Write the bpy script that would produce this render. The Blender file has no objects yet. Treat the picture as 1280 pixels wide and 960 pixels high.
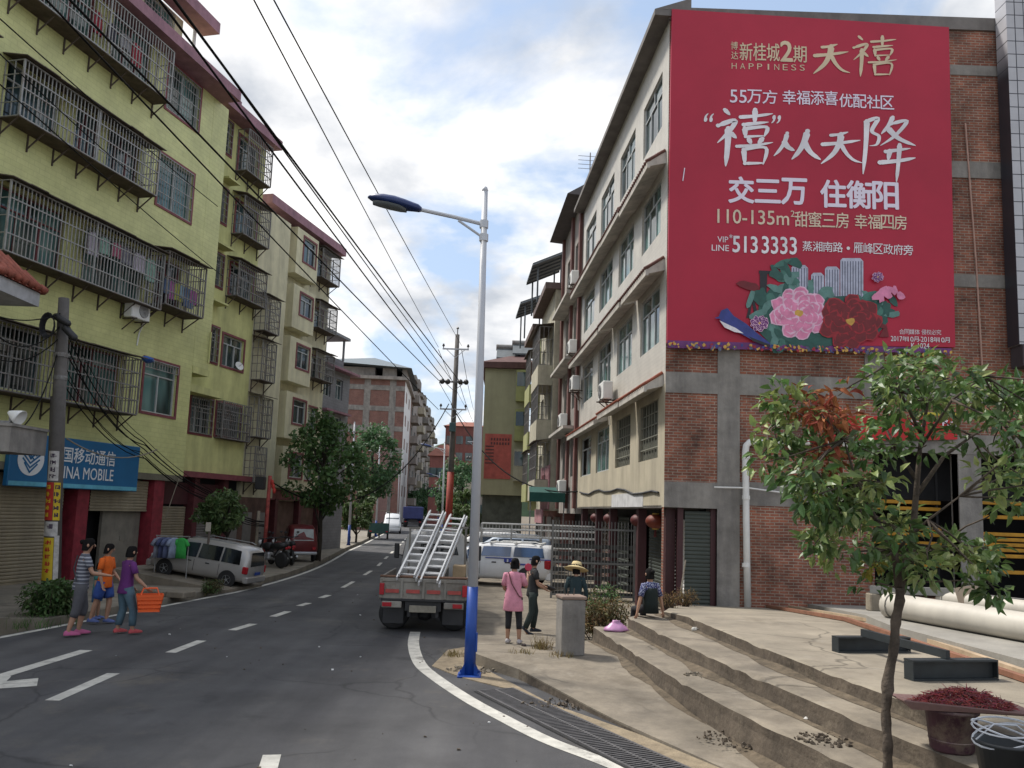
import bpy, math, random
from mathutils import Vector, Matrix, Quaternion
rnd = random.Random(7)
R_ = math.radians
scn = bpy.context.scene
COL = scn.collection
# ---------------------------------------------------------------- camera
CAMH = 2.4; FPX = 1000.0; PITCH = R_(6.8); ROLL = R_(2.0); PPX, PPY = 640.0, 520.0
cam_d = bpy.data.cameras.new('camera'); cam = bpy.data.objects.new('camera', cam_d); COL.objects.link(cam)
cam_d.sensor_width = 36.0; cam_d.sensor_fit = 'HORIZONTAL'
cam_d.lens = 36.0 * FPX / 1280.0
cam_d.shift_y = (PPY - 480.0) / 1280.0
cam_d.clip_start = 0.1; cam_d.clip_end = 3000
CAM_R = Matrix.Rotation(R_(90) + PITCH, 3, 'X') @ Matrix.Rotation(ROLL, 3, 'Z')
cam.matrix_world = Matrix.Translation((0, 0, CAMH)) @ CAM_R.to_4x4()
scn.camera = cam
# ---------------------------------------------------------------- world: hazy blue sky with broken cloud
SUN_EL, SUN_AZ = R_(56), R_(-60)       # azimuth from +Y towards +X
w = bpy.data.worlds.new('World'); scn.world = w; w.use_nodes = True
nt = w.node_tree; nt.nodes.clear()
def N(t, **k):
    n = nt.nodes.new(t)
    for a, v in k.items(): setattr(n, a, v)
    return n
out = N('ShaderNodeOutputWorld'); bg = N('ShaderNodeBackground'); nt.links.new(bg.outputs[0], out.inputs[0])
sky = N('ShaderNodeTexSky', sky_type='NISHITA', sun_disc=False, sun_elevation=SUN_EL, sun_rotation=SUN_AZ, air_density=1.0, dust_density=2.5, ozone_density=1.0)
tc = N('ShaderNodeTexCoord'); sep = N('ShaderNodeSeparateXYZ'); nt.links.new(tc.outputs['Generated'], sep.inputs[0])
def M_(op, a, b=None, c=None):
    n = N('ShaderNodeMath', operation=op)
    for i, v in enumerate((a, b, c)):
        if v is None: continue
        if isinstance(v, (int, float)): n.inputs[i].default_value = v
        else: nt.links.new(v, n.inputs[i])
    return n.outputs[0]
den = M_('ADD', M_('MAXIMUM', sep.outputs[2], 0.0), 0.30)
cx = M_('DIVIDE', sep.outputs[0], den); cy = M_('DIVIDE', sep.outputs[1], den)
cmb = N('ShaderNodeCombineXYZ'); nt.links.new(cx, cmb.inputs[0]); nt.links.new(cy, cmb.inputs[1]); cmb.inputs[2].default_value = 3.7
n1 = N('ShaderNodeTexNoise'); n1.inputs['Scale'].default_value = 1.9; n1.inputs['Detail'].default_value = 9; n1.inputs['Roughness'].default_value = .55; n1.inputs['Distortion'].default_value = .25
n2 = N('ShaderNodeTexNoise'); n2.inputs['Scale'].default_value = 3.1; n2.inputs['Detail'].default_value = 8; n2.inputs['Roughness'].default_value = .55
mp = N('ShaderNodeMapping'); mp.inputs['Location'].default_value = (4.3, 1.9, 8.0)
nt.links.new(cmb.outputs[0], n1.inputs['Vector']); nt.links.new(cmb.outputs[0], mp.inputs[0]); nt.links.new(mp.outputs[0], n2.inputs['Vector'])
r1 = N('ShaderNodeValToRGB'); e = r1.color_ramp.elements
e[0].position = .43; e[0].color = (0, 0, 0, 1); e[1].position = .53; e[1].color = (1, 1, 1, 1)
nt.links.new(n1.outputs[0], r1.inputs[0])
r2 = N('ShaderNodeValToRGB'); e = r2.color_ramp.elements
e[0].position = .37; e[0].color = (.35, .375, .415, 1); e[1].position = .60; e[1].color = (.72, .71, .70, 1)
nt.links.new(n2.outputs[0], r2.inputs[0])
sc1 = N('ShaderNodeVectorMath', operation='SCALE'); sc1.inputs['Scale'].default_value = 10.0   # cloud radiance / strength
nt.links.new(r2.outputs[0], sc1.inputs[0])
sc2 = N('ShaderNodeMixRGB', blend_type='MIX'); sc2.inputs[0].default_value = .45; sc2.inputs[2].default_value = (3.6, 4.7, 6.2, 1)   # thin high veil over the blue
nt.links.new(sky.outputs[0], sc2.inputs[1])
mx = N('ShaderNodeMixRGB'); nt.links.new(r1.outputs[0], mx.inputs[0]); nt.links.new(sc2.outputs[0], mx.inputs[1]); nt.links.new(sc1.outputs[0], mx.inputs[2])
nt.links.new(mx.outputs[0], bg.inputs[0]); bg.inputs[1].default_value = 0.1
# ---------------------------------------------------------------- sun (behind thin cloud)
sd = bpy.data.lights.new('sun', 'SUN'); sd.energy = 2.6; sd.angle = R_(7); sd.color = (1.0, .95, .87)
so = bpy.data.objects.new('sun', sd); COL.objects.link(so)
sdir = Vector((math.sin(SUN_AZ) * math.cos(SUN_EL), math.cos(SUN_AZ) * math.cos(SUN_EL), math.sin(SUN_EL)))
so.rotation_euler = sdir.to_track_quat('Z', 'Y').to_euler(); so.location = sdir * 100
vs = scn.view_settings; vs.view_transform = 'Standard'; vs.look = 'None'; vs.exposure = 0.80; vs.gamma = 1.0; vs.use_curve_mapping = False
scn.cycles.max_bounces = 6; scn.cycles.diffuse_bounces = 3; scn.cycles.glossy_bounces = 3; scn.cycles.caustics_reflective = False; scn.cycles.caustics_refractive = False
scn.cycles.use_denoising = True
# ---------------------------------------------------------------- authoring helpers: a picture point at a known depth or height
def ray(px, py): return CAM_R @ Vector(((px - PPX) / FPX, -(py - PPY) / FPX, -1.0))
def az(px, py, z=0.0):
    d = ray(px, py); return Vector((0, 0, CAMH)) + d * ((z - CAMH) / d.z)
def ay(px, py, Y):
    d = ray(px, py); return Vector((0, 0, CAMH)) + d * (Y / d.y)
# ---------------------------------------------------------------- materials
MATS = {}
def base_mat(name):
    m = bpy.data.materials.new(name); m.use_nodes = True
    nt = m.node_tree; b = nt.nodes['Principled BSDF']
    return m, nt, b
def mat(name, c, rough=.75, var=.22, scale=3.0, metal=0.0, bump=0.0, bscale=40.0, spec=None, stain=.0, island=0.0, detail=6.0):
    if name in MATS: return MATS[name]
    m, nt, b = base_mat(name); L = nt.links
    tc = nt.nodes.new('ShaderNodeTexCoord')
    no = nt.nodes.new('ShaderNodeTexNoise'); no.inputs['Scale'].default_value = scale; no.inputs['Detail'].default_value = detail; no.inputs['Roughness'].default_value = .65
    L.new(tc.outputs['Object'], no.inputs['Vector'])
    rp = nt.nodes.new('ShaderNodeValToRGB')
    rp.color_ramp.elements[0].position = .3; rp.color_ramp.elements[1].position = .72
    rp.color_ramp.elements[0].color = (*[x * (1 - var) for x in c], 1); rp.color_ramp.elements[1].color = (*[min(1, x * (1 + var)) for x in c], 1)
    L.new(no.outputs[0], rp.inputs[0]); col = rp.outputs[0]
    if stain:
        n2 = nt.nodes.new('ShaderNodeTexNoise'); n2.inputs['Scale'].default_value = .55; n2.inputs['Detail'].default_value = 8; n2.inputs['Roughness'].default_value = .7
        mp = nt.nodes.new('ShaderNodeMapping'); mp.inputs['Scale'].default_value = (2.6, 2.6, .45)
        L.new(tc.outputs['Object'], mp.inputs[0]); L.new(mp.outputs[0], n2.inputs['Vector'])
        r2 = nt.nodes.new('ShaderNodeValToRGB'); r2.color_ramp.elements[0].position = .42; r2.color_ramp.elements[1].position = .68
        r2.color_ramp.elements[0].color = (1, 1, 1, 1); r2.color_ramp.elements[1].color = (1 - stain, 1 - stain, 1 - stain * .95, 1)
        L.new(n2.outputs[0], r2.inputs[0])
        mm = nt.nodes.new('ShaderNodeMixRGB'); mm.blend_type = 'MULTIPLY'; mm.inputs[0].default_value = 1
        L.new(col, mm.inputs[1]); L.new(r2.outputs[0], mm.inputs[2]); col = mm.outputs[0]
    if island:
        ge = nt.nodes.new('ShaderNodeNewGeometry'); hs = nt.nodes.new('ShaderNodeHueSaturation')
        mr = nt.nodes.new('ShaderNodeMapRange'); mr.inputs[3].default_value = 1 - island; mr.inputs[4].default_value = 1 + island
        L.new(ge.outputs['Random Per Island'], mr.inputs[0]); L.new(mr.outputs[0], hs.inputs['Value'])
        m2 = nt.nodes.new('ShaderNodeMapRange'); m2.inputs[3].default_value = .475; m2.inputs[4].default_value = .52
        mu = nt.nodes.new('ShaderNodeMath'); mu.operation = 'MULTIPLY'; mu.inputs[1].default_value = 7.31
        fr = nt.nodes.new('ShaderNodeMath'); fr.operation = 'FRACT'
        L.new(ge.outputs['Random Per Island'], mu.inputs[0]); L.new(mu.outputs[0], fr.inputs[0]); L.new(fr.outputs[0], m2.inputs[0]); L.new(m2.outputs[0], hs.inputs['Hue'])
        L.new(col, hs.inputs['Color']); col = hs.outputs[0]
    L.new(col, b.inputs['Base Color'])
    b.inputs['Roughness'].default_value = rough; b.inputs['Metallic'].default_value = metal
    if spec is not None: b.inputs['Specular IOR Level'].default_value = spec
    if bump:
        n3 = nt.nodes.new('ShaderNodeTexNoise'); n3.inputs['Scale'].default_value = bscale; n3.inputs['Detail'].default_value = 5
        L.new(tc.outputs['Object'], n3.inputs['Vector'])
        bp = nt.nodes.new('ShaderNodeBump'); bp.inputs['Strength'].default_value = bump; bp.inputs['Distance'].default_value = .02
        L.new(n3.outputs[0], bp.inputs['Height']); L.new(bp.outputs[0], b.inputs['Normal'])
    MATS[name] = m; return m
def cracks(m, scale=.5, width=.012, dark=.35, amt=.8, warp=.5):
    nt = m.node_tree; b = nt.nodes['Principled BSDF']; L = nt.links; src = b.inputs['Base Color'].links[0].from_socket
    tc = nt.nodes.new('ShaderNodeTexCoord'); no = nt.nodes.new('ShaderNodeTexNoise'); no.inputs['Scale'].default_value = 1.4; no.inputs['Detail'].default_value = 6; L.new(tc.outputs['Object'], no.inputs['Vector'])
    sc = nt.nodes.new('ShaderNodeVectorMath'); sc.operation = 'SCALE'; sc.inputs['Scale'].default_value = warp; L.new(no.outputs['Color'], sc.inputs[0]); ad = nt.nodes.new('ShaderNodeVectorMath'); L.new(tc.outputs['Object'], ad.inputs[0]); L.new(sc.outputs[0], ad.inputs[1])
    vo = nt.nodes.new('ShaderNodeTexVoronoi'); vo.feature = 'DISTANCE_TO_EDGE'; vo.inputs['Scale'].default_value = scale; L.new(ad.outputs[0], vo.inputs['Vector'])
    rp = nt.nodes.new('ShaderNodeValToRGB'); rp.color_ramp.elements[0].color = (dark, dark, dark, 1); rp.color_ramp.elements[1].color = (1, 1, 1, 1); rp.color_ramp.elements[1].position = width; L.new(vo.outputs['Distance'], rp.inputs[0])
    n2 = nt.nodes.new('ShaderNodeTexNoise'); n2.inputs['Scale'].default_value = .35; n2.inputs['Detail'].default_value = 3; L.new(tc.outputs['Object'], n2.inputs['Vector'])
    r2 = nt.nodes.new('ShaderNodeValToRGB'); r2.color_ramp.elements[0].position = .45; r2.color_ramp.elements[1].position = .55; r2.color_ramp.elements[0].color = (0, 0, 0, 1); r2.color_ramp.elements[1].color = (amt, amt, amt, 1); L.new(n2.outputs[0], r2.inputs[0])
    mx = nt.nodes.new('ShaderNodeMixRGB'); mx.blend_type = 'MULTIPLY'; L.new(r2.outputs[0], mx.inputs[0]); L.new(src, mx.inputs[1]); L.new(rp.outputs[0], mx.inputs[2]); L.new(mx.outputs[0], b.inputs['Base Color'])
def blotch(m, c, scale=.6, lo=.55, hi=.7, amt=.8, seed=0.0, rough=.72, st=(1, 1, 1)):
    nt = m.node_tree; b = nt.nodes['Principled BSDF']; L = nt.links; src = b.inputs['Base Color'].links[0].from_socket
    tc = nt.nodes.new('ShaderNodeTexCoord'); mp = nt.nodes.new('ShaderNodeMapping'); mp.inputs['Location'].default_value = (seed, seed * 1.7, seed * .3); mp.inputs['Scale'].default_value = st; no = nt.nodes.new('ShaderNodeTexNoise'); no.inputs['Scale'].default_value = scale; no.inputs['Detail'].default_value = 10; no.inputs['Roughness'].default_value = rough
    L.new(tc.outputs['Object'], mp.inputs[0]); L.new(mp.outputs[0], no.inputs['Vector'])
    rp = nt.nodes.new('ShaderNodeValToRGB'); rp.color_ramp.elements[0].position = lo; rp.color_ramp.elements[1].position = hi; rp.color_ramp.elements[0].color = (0, 0, 0, 1); rp.color_ramp.elements[1].color = (amt, amt, amt, 1); L.new(no.outputs[0], rp.inputs[0])
    mx = nt.nodes.new('ShaderNodeMixRGB'); mx.inputs[2].default_value = (*c, 1); L.new(rp.outputs[0], mx.inputs[0]); L.new(src, mx.inputs[1]); L.new(mx.outputs[0], b.inputs['Base Color'])
def brick_mat(name, c1, c2, mortar, bw=.24, bh=.07, ms=.012, plane='yz', rough=.85, offset=.5, bump=.5, stain=.35, noise=.35):
    """courses laid in object space on a wall that lies in the given plane"""
    if name in MATS: return MATS[name]
    m, nt, b = base_mat(name); L = nt.links
    tc = nt.nodes.new('ShaderNodeTexCoord'); sp = nt.nodes.new('ShaderNodeSeparateXYZ'); cb = nt.nodes.new('ShaderNodeCombineXYZ')
    L.new(tc.outputs['Object'], sp.inputs[0])
    L.new(sp.outputs[1 if plane == 'yz' else 0], cb.inputs[0]); L.new(sp.outputs[2], cb.inputs[1])
    # slight waviness of hand-laid courses
    wn = nt.nodes.new('ShaderNodeTexNoise'); wn.inputs['Scale'].default_value = 1.3; L.new(tc.outputs['Object'], wn.inputs['Vector'])
    ws = nt.nodes.new('ShaderNodeVectorMath'); ws.operation = 'SCALE'; ws.inputs['Scale'].default_value = .03 if bump > .3 else 0.0
    L.new(wn.outputs['Color'], ws.inputs[0])
    ad = nt.nodes.new('ShaderNodeVectorMath'); L.new(cb.outputs[0], ad.inputs[0]); L.new(ws.outputs[0], ad.inputs[1])
    br = nt.nodes.new('ShaderNodeTexBrick'); br.offset = offset
    br.inputs['Color1'].default_value = (*c1, 1); br.inputs['Color2'].default_value = (*c2, 1); br.inputs['Mortar'].default_value = (*mortar, 1)
    br.inputs['Scale'].default_value = 1; br.inputs['Mortar Size'].default_value = ms; br.inputs['Mortar Smooth'].default_value = .15
    br.inputs['Brick Width'].default_value = bw; br.inputs['Row Height'].default_value = bh
    L.new(ad.outputs[0], br.inputs['Vector'])
    n2 = nt.nodes.new('ShaderNodeTexNoise'); n2.inputs['Scale'].default_value = 1.1; n2.inputs['Detail'].default_value = 9; n2.inputs['Roughness'].default_value = .72
    L.new(tc.outputs['Object'], n2.inputs['Vector'])
    r2 = nt.nodes.new('ShaderNodeValToRGB'); r2.color_ramp.elements[0].position = .35; r2.color_ramp.elements[1].position = .68
    r2.color_ramp.elements[0].color = (1 - stain,) * 3 + (1,); r2.color_ramp.elements[1].color = (1 + noise, 1 + noise, 1 + noise, 1)
    L.new(n2.outputs[0], r2.inputs[0])
    mm = nt.nodes.new('ShaderNodeMixRGB'); mm.blend_type = 'MULTIPLY'; mm.inputs[0].default_value = 1
    L.new(br.outputs['Color'], mm.inputs[1]); L.new(r2.outputs[0], mm.inputs[2]); L.new(mm.outputs[0], b.inputs['Base Color'])
    b.inputs['Roughness'].default_value = rough
    if bump:
        bp = nt.nodes.new('ShaderNodeBump'); bp.invert = True; bp.inputs['Strength'].default_value = bump; bp.inputs['Distance'].default_value = .012
        L.new(br.outputs['Fac'], bp.inputs['Height']); L.new(bp.outputs[0], b.inputs['Normal'])
    MATS[name] = m; return m
def glass_mat(name, c=(.03, .055, .06), rough=.07, alpha_var=.5):
    if name in MATS: return MATS[name]
    m, nt, b = base_mat(name); L = nt.links
    tc = nt.nodes.new('ShaderNodeTexCoord'); no = nt.nodes.new('ShaderNodeTexNoise'); no.inputs['Scale'].default_value = .9; no.inputs['Detail'].default_value = 2
    mp = nt.nodes.new('ShaderNodeMapping'); mp.inputs['Scale'].default_value = (1.6, 1.6, .35)
    L.new(tc.outputs['Object'], mp.inputs[0]); L.new(mp.outputs[0], no.inputs['Vector'])
    rp = nt.nodes.new('ShaderNodeValToRGB'); rp.color_ramp.elements[0].position = .4; rp.color_ramp.elements[1].position = .62
    rp.color_ramp.elements[0].color = (*[x * .4 for x in c], 1); rp.color_ramp.elements[1].color = (*[x * (1 + 2.2 * alpha_var) for x in c], 1)
    L.new(no.outputs[0], rp.inputs[0]); L.new(rp.outputs[0], b.inputs['Base Color'])
    b.inputs['Roughness'].default_value = rough; b.inputs['Specular IOR Level'].default_value = .75
    MATS[name] = m; return m
# ---------------------------------------------------------------- mesh builder
class MB:
    def __init__(s, T=None): s.v = []; s.f = []; s.m = []; s.sm = []; s.T = T; s.cur = 0; s.smooth = False
    def add(s, vs, fs):
        o = len(s.v)
        if s.T is not None: vs = [s.T @ Vector(p) for p in vs]
        s.v += [tuple(p) for p in vs]
        for f in fs: s.f.append(tuple(i + o for i in f)); s.m.append(s.cur); s.sm.append(s.smooth)
        return s
    def quad(s, *p): return s.add(p, [tuple(range(len(p)))])
    def box(s, x0, x1, y0, y1, z0, z1):
        if x0 > x1: x0, x1 = x1, x0
        if y0 > y1: y0, y1 = y1, y0
        if z0 > z1: z0, z1 = z1, z0
        return s.add([(x0, y0, z0), (x1, y0, z0), (x1, y1, z0), (x0, y1, z0), (x0, y0, z1), (x1, y0, z1), (x1, y1, z1), (x0, y1, z1)],
                     [(0, 3, 2, 1), (4, 5, 6, 7), (0, 1, 5, 4), (1, 2, 6, 5), (2, 3, 7, 6), (3, 0, 4, 7)])
    def rbox(s, x0, x1, y0, y1, z0, z1, b=.02):
        """box with chamfered vertical and top edges"""
        b = min(b, (x1 - x0) * .45, (y1 - y0) * .45, (z1 - z0) * .45)
        def ring(i, z): return [(x0 + i + b, y0 + i, z), (x1 - i - b, y0 + i, z), (x1 - i, y0 + i + b, z), (x1 - i, y1 - i - b, z), (x1 - i - b, y1 - i, z), (x0 + i + b, y1 - i, z), (x0 + i, y1 - i - b, z), (x0 + i, y0 + i + b, z)]
        rs = [ring(b * .7, z0), ring(0, z0 + b), ring(0, z1 - b), ring(b * .7, z1)]
        return s.rings(rs, True, True)
    def obox(s, c, hx, hy, hz, M):
        vs = [Vector(c) + M @ Vector((a * hx, b_ * hy, d * hz)) for d in (-1, 1) for a, b_ in ((-1, -1), (1, -1), (1, 1), (-1, 1))]
        return s.add(vs, [(0, 3, 2, 1), (4, 5, 6, 7), (0, 1, 5, 4), (1, 2, 6, 5), (2, 3, 7, 6), (3, 0, 4, 7)])
    def beam(s, a, b, wd, ht=None, up=(0, 0, 1)):
        a = Vector(a); b = Vector(b); d = b - a; L = d.length; ht = ht or wd
        if L < 1e-6: return s
        d.normalize(); u = Vector(up)
        if abs(d.dot(u)) > .98: u = Vector((1, 0, 0))
        x = d.cross(u).normalized(); z = x.cross(d)
        M = Matrix((x, d, z)).transposed()
        return s.obox((a + b) / 2, wd / 2, L / 2, ht / 2, M)
    def rings(s, rs, cap0=False, cap1=False, closed=True):
        n = len(rs[0]); vs = [p for r in rs for p in r]; fs = []
        for i in range(len(rs) - 1):
            for j in range(n if closed else n - 1):
                k = (j + 1) % n; fs.append((i * n + j, i * n + k, (i + 1) * n + k, (i + 1) * n + j))
        if cap0: fs.append(tuple(reversed(range(n))))
        if cap1: fs.append(tuple((len(rs) - 1) * n + j for j in range(n)))
        return s.add(vs, fs)
    def tube(s, pts, r, n=8, cap=True):
        pts = [Vector(p) for p in pts]; rs = []
        rad = r if isinstance(r, (list, tuple)) else [r] * len(pts)
        px = None
        for i, p in enumerate(pts):
            d = (pts[min(i + 1, len(pts) - 1)] - pts[max(i - 1, 0)])
            if d.length < 1e-9: d = Vector((0, 0, 1))
            d.normalize()
            if px is None:
                u = Vector((0, 0, 1)) if abs(d.z) < .9 else Vector((1, 0, 0)); x = d.cross(u).normalized()
            else:
                x = (px - d * px.dot(d))
                x = x.normalized() if x.length > 1e-6 else d.cross(Vector((0, 0, 1))).normalized()
            px = x; y = d.cross(x)
            rs.append([p + (x * math.cos(2 * math.pi * k / n) + y * math.sin(2 * math.pi * k / n)) * rad[i] for k in range(n)])
        return s.rings(rs, cap, cap)
    def lathe(s, prof, n=16, c=(0, 0, 0), M=None, cap=True):
        c = Vector(c); rs = []
        for r, z in prof:
            ring = [Vector((r * math.cos(2 * math.pi * k / n), r * math.sin(2 * math.pi * k / n), z)) for k in range(n)]
            if M is not None: ring = [M @ p for p in ring]
            rs.append([c + p for p in ring])
        return s.rings(rs, cap, cap)
    def ell(s, c, rx, ry, rz, n=12, m=8, M=None):
        prof = [(max(1e-4, math.sin(math.pi * i / m)), -math.cos(math.pi * i / m)) for i in range(m + 1)]
        c = Vector(c); rs = []
        for r, z in prof:
            ring = [Vector((rx * r * math.cos(2 * math.pi * k / n), ry * r * math.sin(2 * math.pi * k / n), rz * z)) for k in range(n)]
            rs.append([c + (M @ p if M is not None else p) for p in ring])
        return s.rings(rs, True, True)
    def loft(s, secs, n=14):
        """secs: (centre, rx, ry[, yaw]) horizontal ellipses"""
        rs = []
        for q in secs:
            c, rx, ry = q[:3]; a = q[3] if len(q) > 3 else 0
            ring = []
            for k in range(n):
                t = 2 * math.pi * k / n; x, y = rx * math.cos(t), ry * math.sin(t)
                ring.append((c[0] + x * math.cos(a) - y * math.sin(a), c[1] + x * math.sin(a) + y * math.cos(a), c[2]))
            rs.append(ring)
        return s.rings(rs, True, True)
    def prism(s, poly, z0, z1):
        n = len(poly); z = (lambda f, p: f(p) if callable(f) else f)
        vs = [(p[0], p[1], z(z0, p)) for p in poly] + [(p[0], p[1], z(z1, p)) for p in poly]
        return s.add(vs, [tuple(reversed(range(n))), tuple(range(n, 2 * n))] + [(i, (i + 1) % n, n + (i + 1) % n, n + i) for i in range(n)])
    def build(s, name, m, parent=None, label=None, kind=None):
        me = bpy.data.meshes.new(name); me.from_pydata(s.v, [], s.f)
        ms = m if isinstance(m, (list, tuple)) else [m]
        for x in ms: me.materials.append(x)
        me.polygons.foreach_set('material_index', s.m); me.polygons.foreach_set('use_smooth', s.sm)
        me.validate(); me.update()
        o = bpy.data.objects.new(name, me); COL.objects.link(o)
        if parent is not None: o.parent = parent
        if label: o['label'] = label
        if kind: o['kind'] = kind
        return o
def thing(name, label, cat, loc=(0, 0, 0), rz=0.0, group=None):
    o = bpy.data.objects.new(name, None); COL.objects.link(o); o.location = loc; o.rotation_euler = (0, 0, rz); o.empty_display_size = .2
    o['label'] = label; o['category'] = cat
    if group: o['group'] = group
    return o
def tag(o, label, cat, group=None):
    o['label'] = label; o['category'] = cat
    if group: o['group'] = group
    return o
def center(o):
    """put the origin of a one-mesh thing at its own base"""
    me = o.data; n = len(me.vertices)
    if not n: return o
    xs = [v.co.x for v in me.vertices]; ys = [v.co.y for v in me.vertices]; zs = [v.co.z for v in me.vertices]
    c = Vector(((min(xs) + max(xs)) / 2, (min(ys) + max(ys)) / 2, min(zs)))
    me.transform(Matrix.Translation(-c)); o.location = o.location + c; return o
def copy_tree(o, parent=None, label=None, loc=None, rz=None):
    c = o.copy(); COL.objects.link(c); c.parent = parent
    if label: c['label'] = label
    if loc is not None: c.location = loc
    if rz is not None: c.rotation_euler = (0, 0, rz)
    for ch in list(o.children): copy_tree(ch, c)
    return c
def head_rz(deg): return -R_(deg)      # heading measured from +Y towards +X
# ---------------------------------------------------------------- writing: text fitted to a rectangle (x0,z0)-(x1,z1) in a local xz-plane facing -y
def text_mb(mb, body, x0, z0, x1, z1, y=0.0, bold=0.0, depth=.006, shear=0.0, space=1.0, f=None, wob=0.0, lines=None):
    cu = bpy.data.curves.new('lettering', 'FONT'); cu.body = body; cu.size = 1; cu.offset = min(0, bold); cu.shear = shear; cu.space_character = space
    cu.resolution_u = 3; cu.fill_mode = 'FRONT'
    o = bpy.data.objects.new('lettering', cu); COL.objects.link(o)
    dg = bpy.context.evaluated_depsgraph_get(); me = bpy.data.meshes.new_from_object(o.evaluated_get(dg))
    vs = [v.co.copy() for v in me.vertices]; fs = [tuple(p.vertices) for p in me.polygons]
    bpy.data.objects.remove(o); bpy.data.curves.remove(cu); bpy.data.meshes.remove(me)
    if not vs: return mb
    ax, bx = min(v.x for v in vs), max(v.x for v in vs); ay_, by = min(v.y for v in vs), max(v.y for v in vs)
    q = []
    for v in vs:
        u = (v.x - ax) / max(1e-6, bx - ax); t = (v.y - ay_) / max(1e-6, by - ay_)
        if wob:
            u2 = u + wob * .035 * math.sin(5 * t + 2 * u) + .10 * wob * (t - .5); t2 = t + wob * .05 * math.sin(4.3 * u + 1.3) + wob * .08 * (u - .5)
            u, t = u2, t2
        q.append((x0 + u * (x1 - x0), y, z0 + t * (z1 - z0)))
    if bold and bold > 0:
        hh = (z1 - z0) * bold * .9; k = 0
        for dx, dz in ((0, 0), (1, 0), (-1, 0), (0, 1), (0, -1), (.7, .7), (-.7, -.7), (.7, -.7), (-.7, .7)):
            mb.add([(p[0] + dx * hh, p[1] - .00035 * k, p[2] + dz * hh) for p in q], fs); k += 1
    else: mb.add(q, fs)
    return mb
# ================================================================ SETTING: ground, road, pavements, terrace
m_dirt = mat('dirt', (.16, .13, .095), rough=.95, var=.3, scale=1.2, bump=.5, bscale=9)
m_asph = mat('asphalt', (.074, .074, .078), rough=.88, var=.28, scale=.8, bump=.35, bscale=120, detail=12, spec=.35)
_nt = m_asph.node_tree; _b = _nt.nodes['Principled BSDF']; _src = _b.inputs['Base Color'].links[0].from_socket
_tc = _nt.nodes.new('ShaderNodeTexCoord'); _mp = _nt.nodes.new('ShaderNodeMapping'); _mp.inputs['Scale'].default_value = (1.5, .10, 1); _mp.inputs['Rotation'].default_value = (0, 0, .05)
_n = _nt.nodes.new('ShaderNodeTexNoise'); _n.inputs['Scale'].default_value = .8; _n.inputs['Detail'].default_value = 6; _nt.links.new(_tc.outputs['Object'], _mp.inputs[0]); _nt.links.new(_mp.outputs[0], _n.inputs['Vector'])
_r = _nt.nodes.new('ShaderNodeValToRGB'); _r.color_ramp.elements[0].position = .35; _r.color_ramp.elements[1].position = .7; _r.color_ramp.elements[0].color = (.72, .72, .74, 1); _r.color_ramp.elements[1].color = (1.32, 1.30, 1.26, 1); _nt.links.new(_n.outputs[0], _r.inputs[0])
_m = _nt.nodes.new('ShaderNodeMixRGB'); _m.blend_type = 'MULTIPLY'; _m.inputs[0].default_value = 1; _nt.links.new(_src, _m.inputs[1]); _nt.links.new(_r.outputs[0], _m.inputs[2])
_n2 = _nt.nodes.new('ShaderNodeTexNoise'); _n2.inputs['Scale'].default_value = .33; _n2.inputs['Detail'].default_value = 10; _n2.inputs['Roughness'].default_value = .75; _nt.links.new(_tc.outputs['Object'], _n2.inputs['Vector'])
_r2 = _nt.nodes.new('ShaderNodeValToRGB'); _r2.color_ramp.elements[0].position = .56; _r2.color_ramp.elements[1].position = .78; _r2.color_ramp.elements[0].color = (0, 0, 0, 1); _r2.color_ramp.elements[1].color = (1, 1, 1, 1); _nt.links.new(_n2.outputs[0], _r2.inputs[0])
_m2 = _nt.nodes.new('ShaderNodeMixRGB'); _m2.inputs[2].default_value = (.16, .14, .115, 1); _nt.links.new(_r2.outputs[0], _m2.inputs[0]); _nt.links.new(_m.outputs[0], _m2.inputs[1])
_v = _nt.nodes.new('ShaderNodeTexVoronoi'); _v.inputs['Scale'].default_value = 90; _nt.links.new(_tc.outputs['Object'], _v.inputs['Vector'])
_r3 = _nt.nodes.new('ShaderNodeValToRGB'); _r3.color_ramp.elements[0].color = (1.6, 1.55, 1.5, 1); _r3.color_ramp.elements[1].position = .35; _r3.color_ramp.elements[1].color = (.92, .92, .92, 1); _nt.links.new(_v.outputs['Distance'], _r3.inputs[0])
_m3 = _nt.nodes.new('ShaderNodeMixRGB'); _m3.blend_type = 'MULTIPLY'; _m3.inputs[0].default_value = .8; _nt.links.new(_m2.outputs[0], _m3.inputs[1]); _nt.links.new(_r3.outputs[0], _m3.inputs[2]); _nt.links.new(_m3.outputs[0], _b.inputs['Base Color'])
m_conc = mat('concrete', (.23, .197, .152), rough=.9, var=.3, scale=1.6, bump=.35, bscale=22, detail=12, stain=.35)
m_conc2 = mat('concrete_pale', (.265, .23, .178), rough=.9, var=.26, scale=1.1, bump=.2, bscale=26, detail=10, stain=.2)
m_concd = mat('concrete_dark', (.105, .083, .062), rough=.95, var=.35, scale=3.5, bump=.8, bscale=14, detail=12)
m_wear = mat('marking_paint', (.50, .485, .44), rough=.75, var=.25, scale=5, detail=12)
blotch(m_wear, (.13, .125, .115), 2.2, .54, .66, .8, 3.0)
cracks(m_asph, .32, .010, .5, .8); blotch(m_asph, (.028, .028, .03), .9, .60, .74, .75, 9.0); blotch(m_asph, (.11, .10, .085), 3.2, .64, .74, .7, 5.0)
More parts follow.
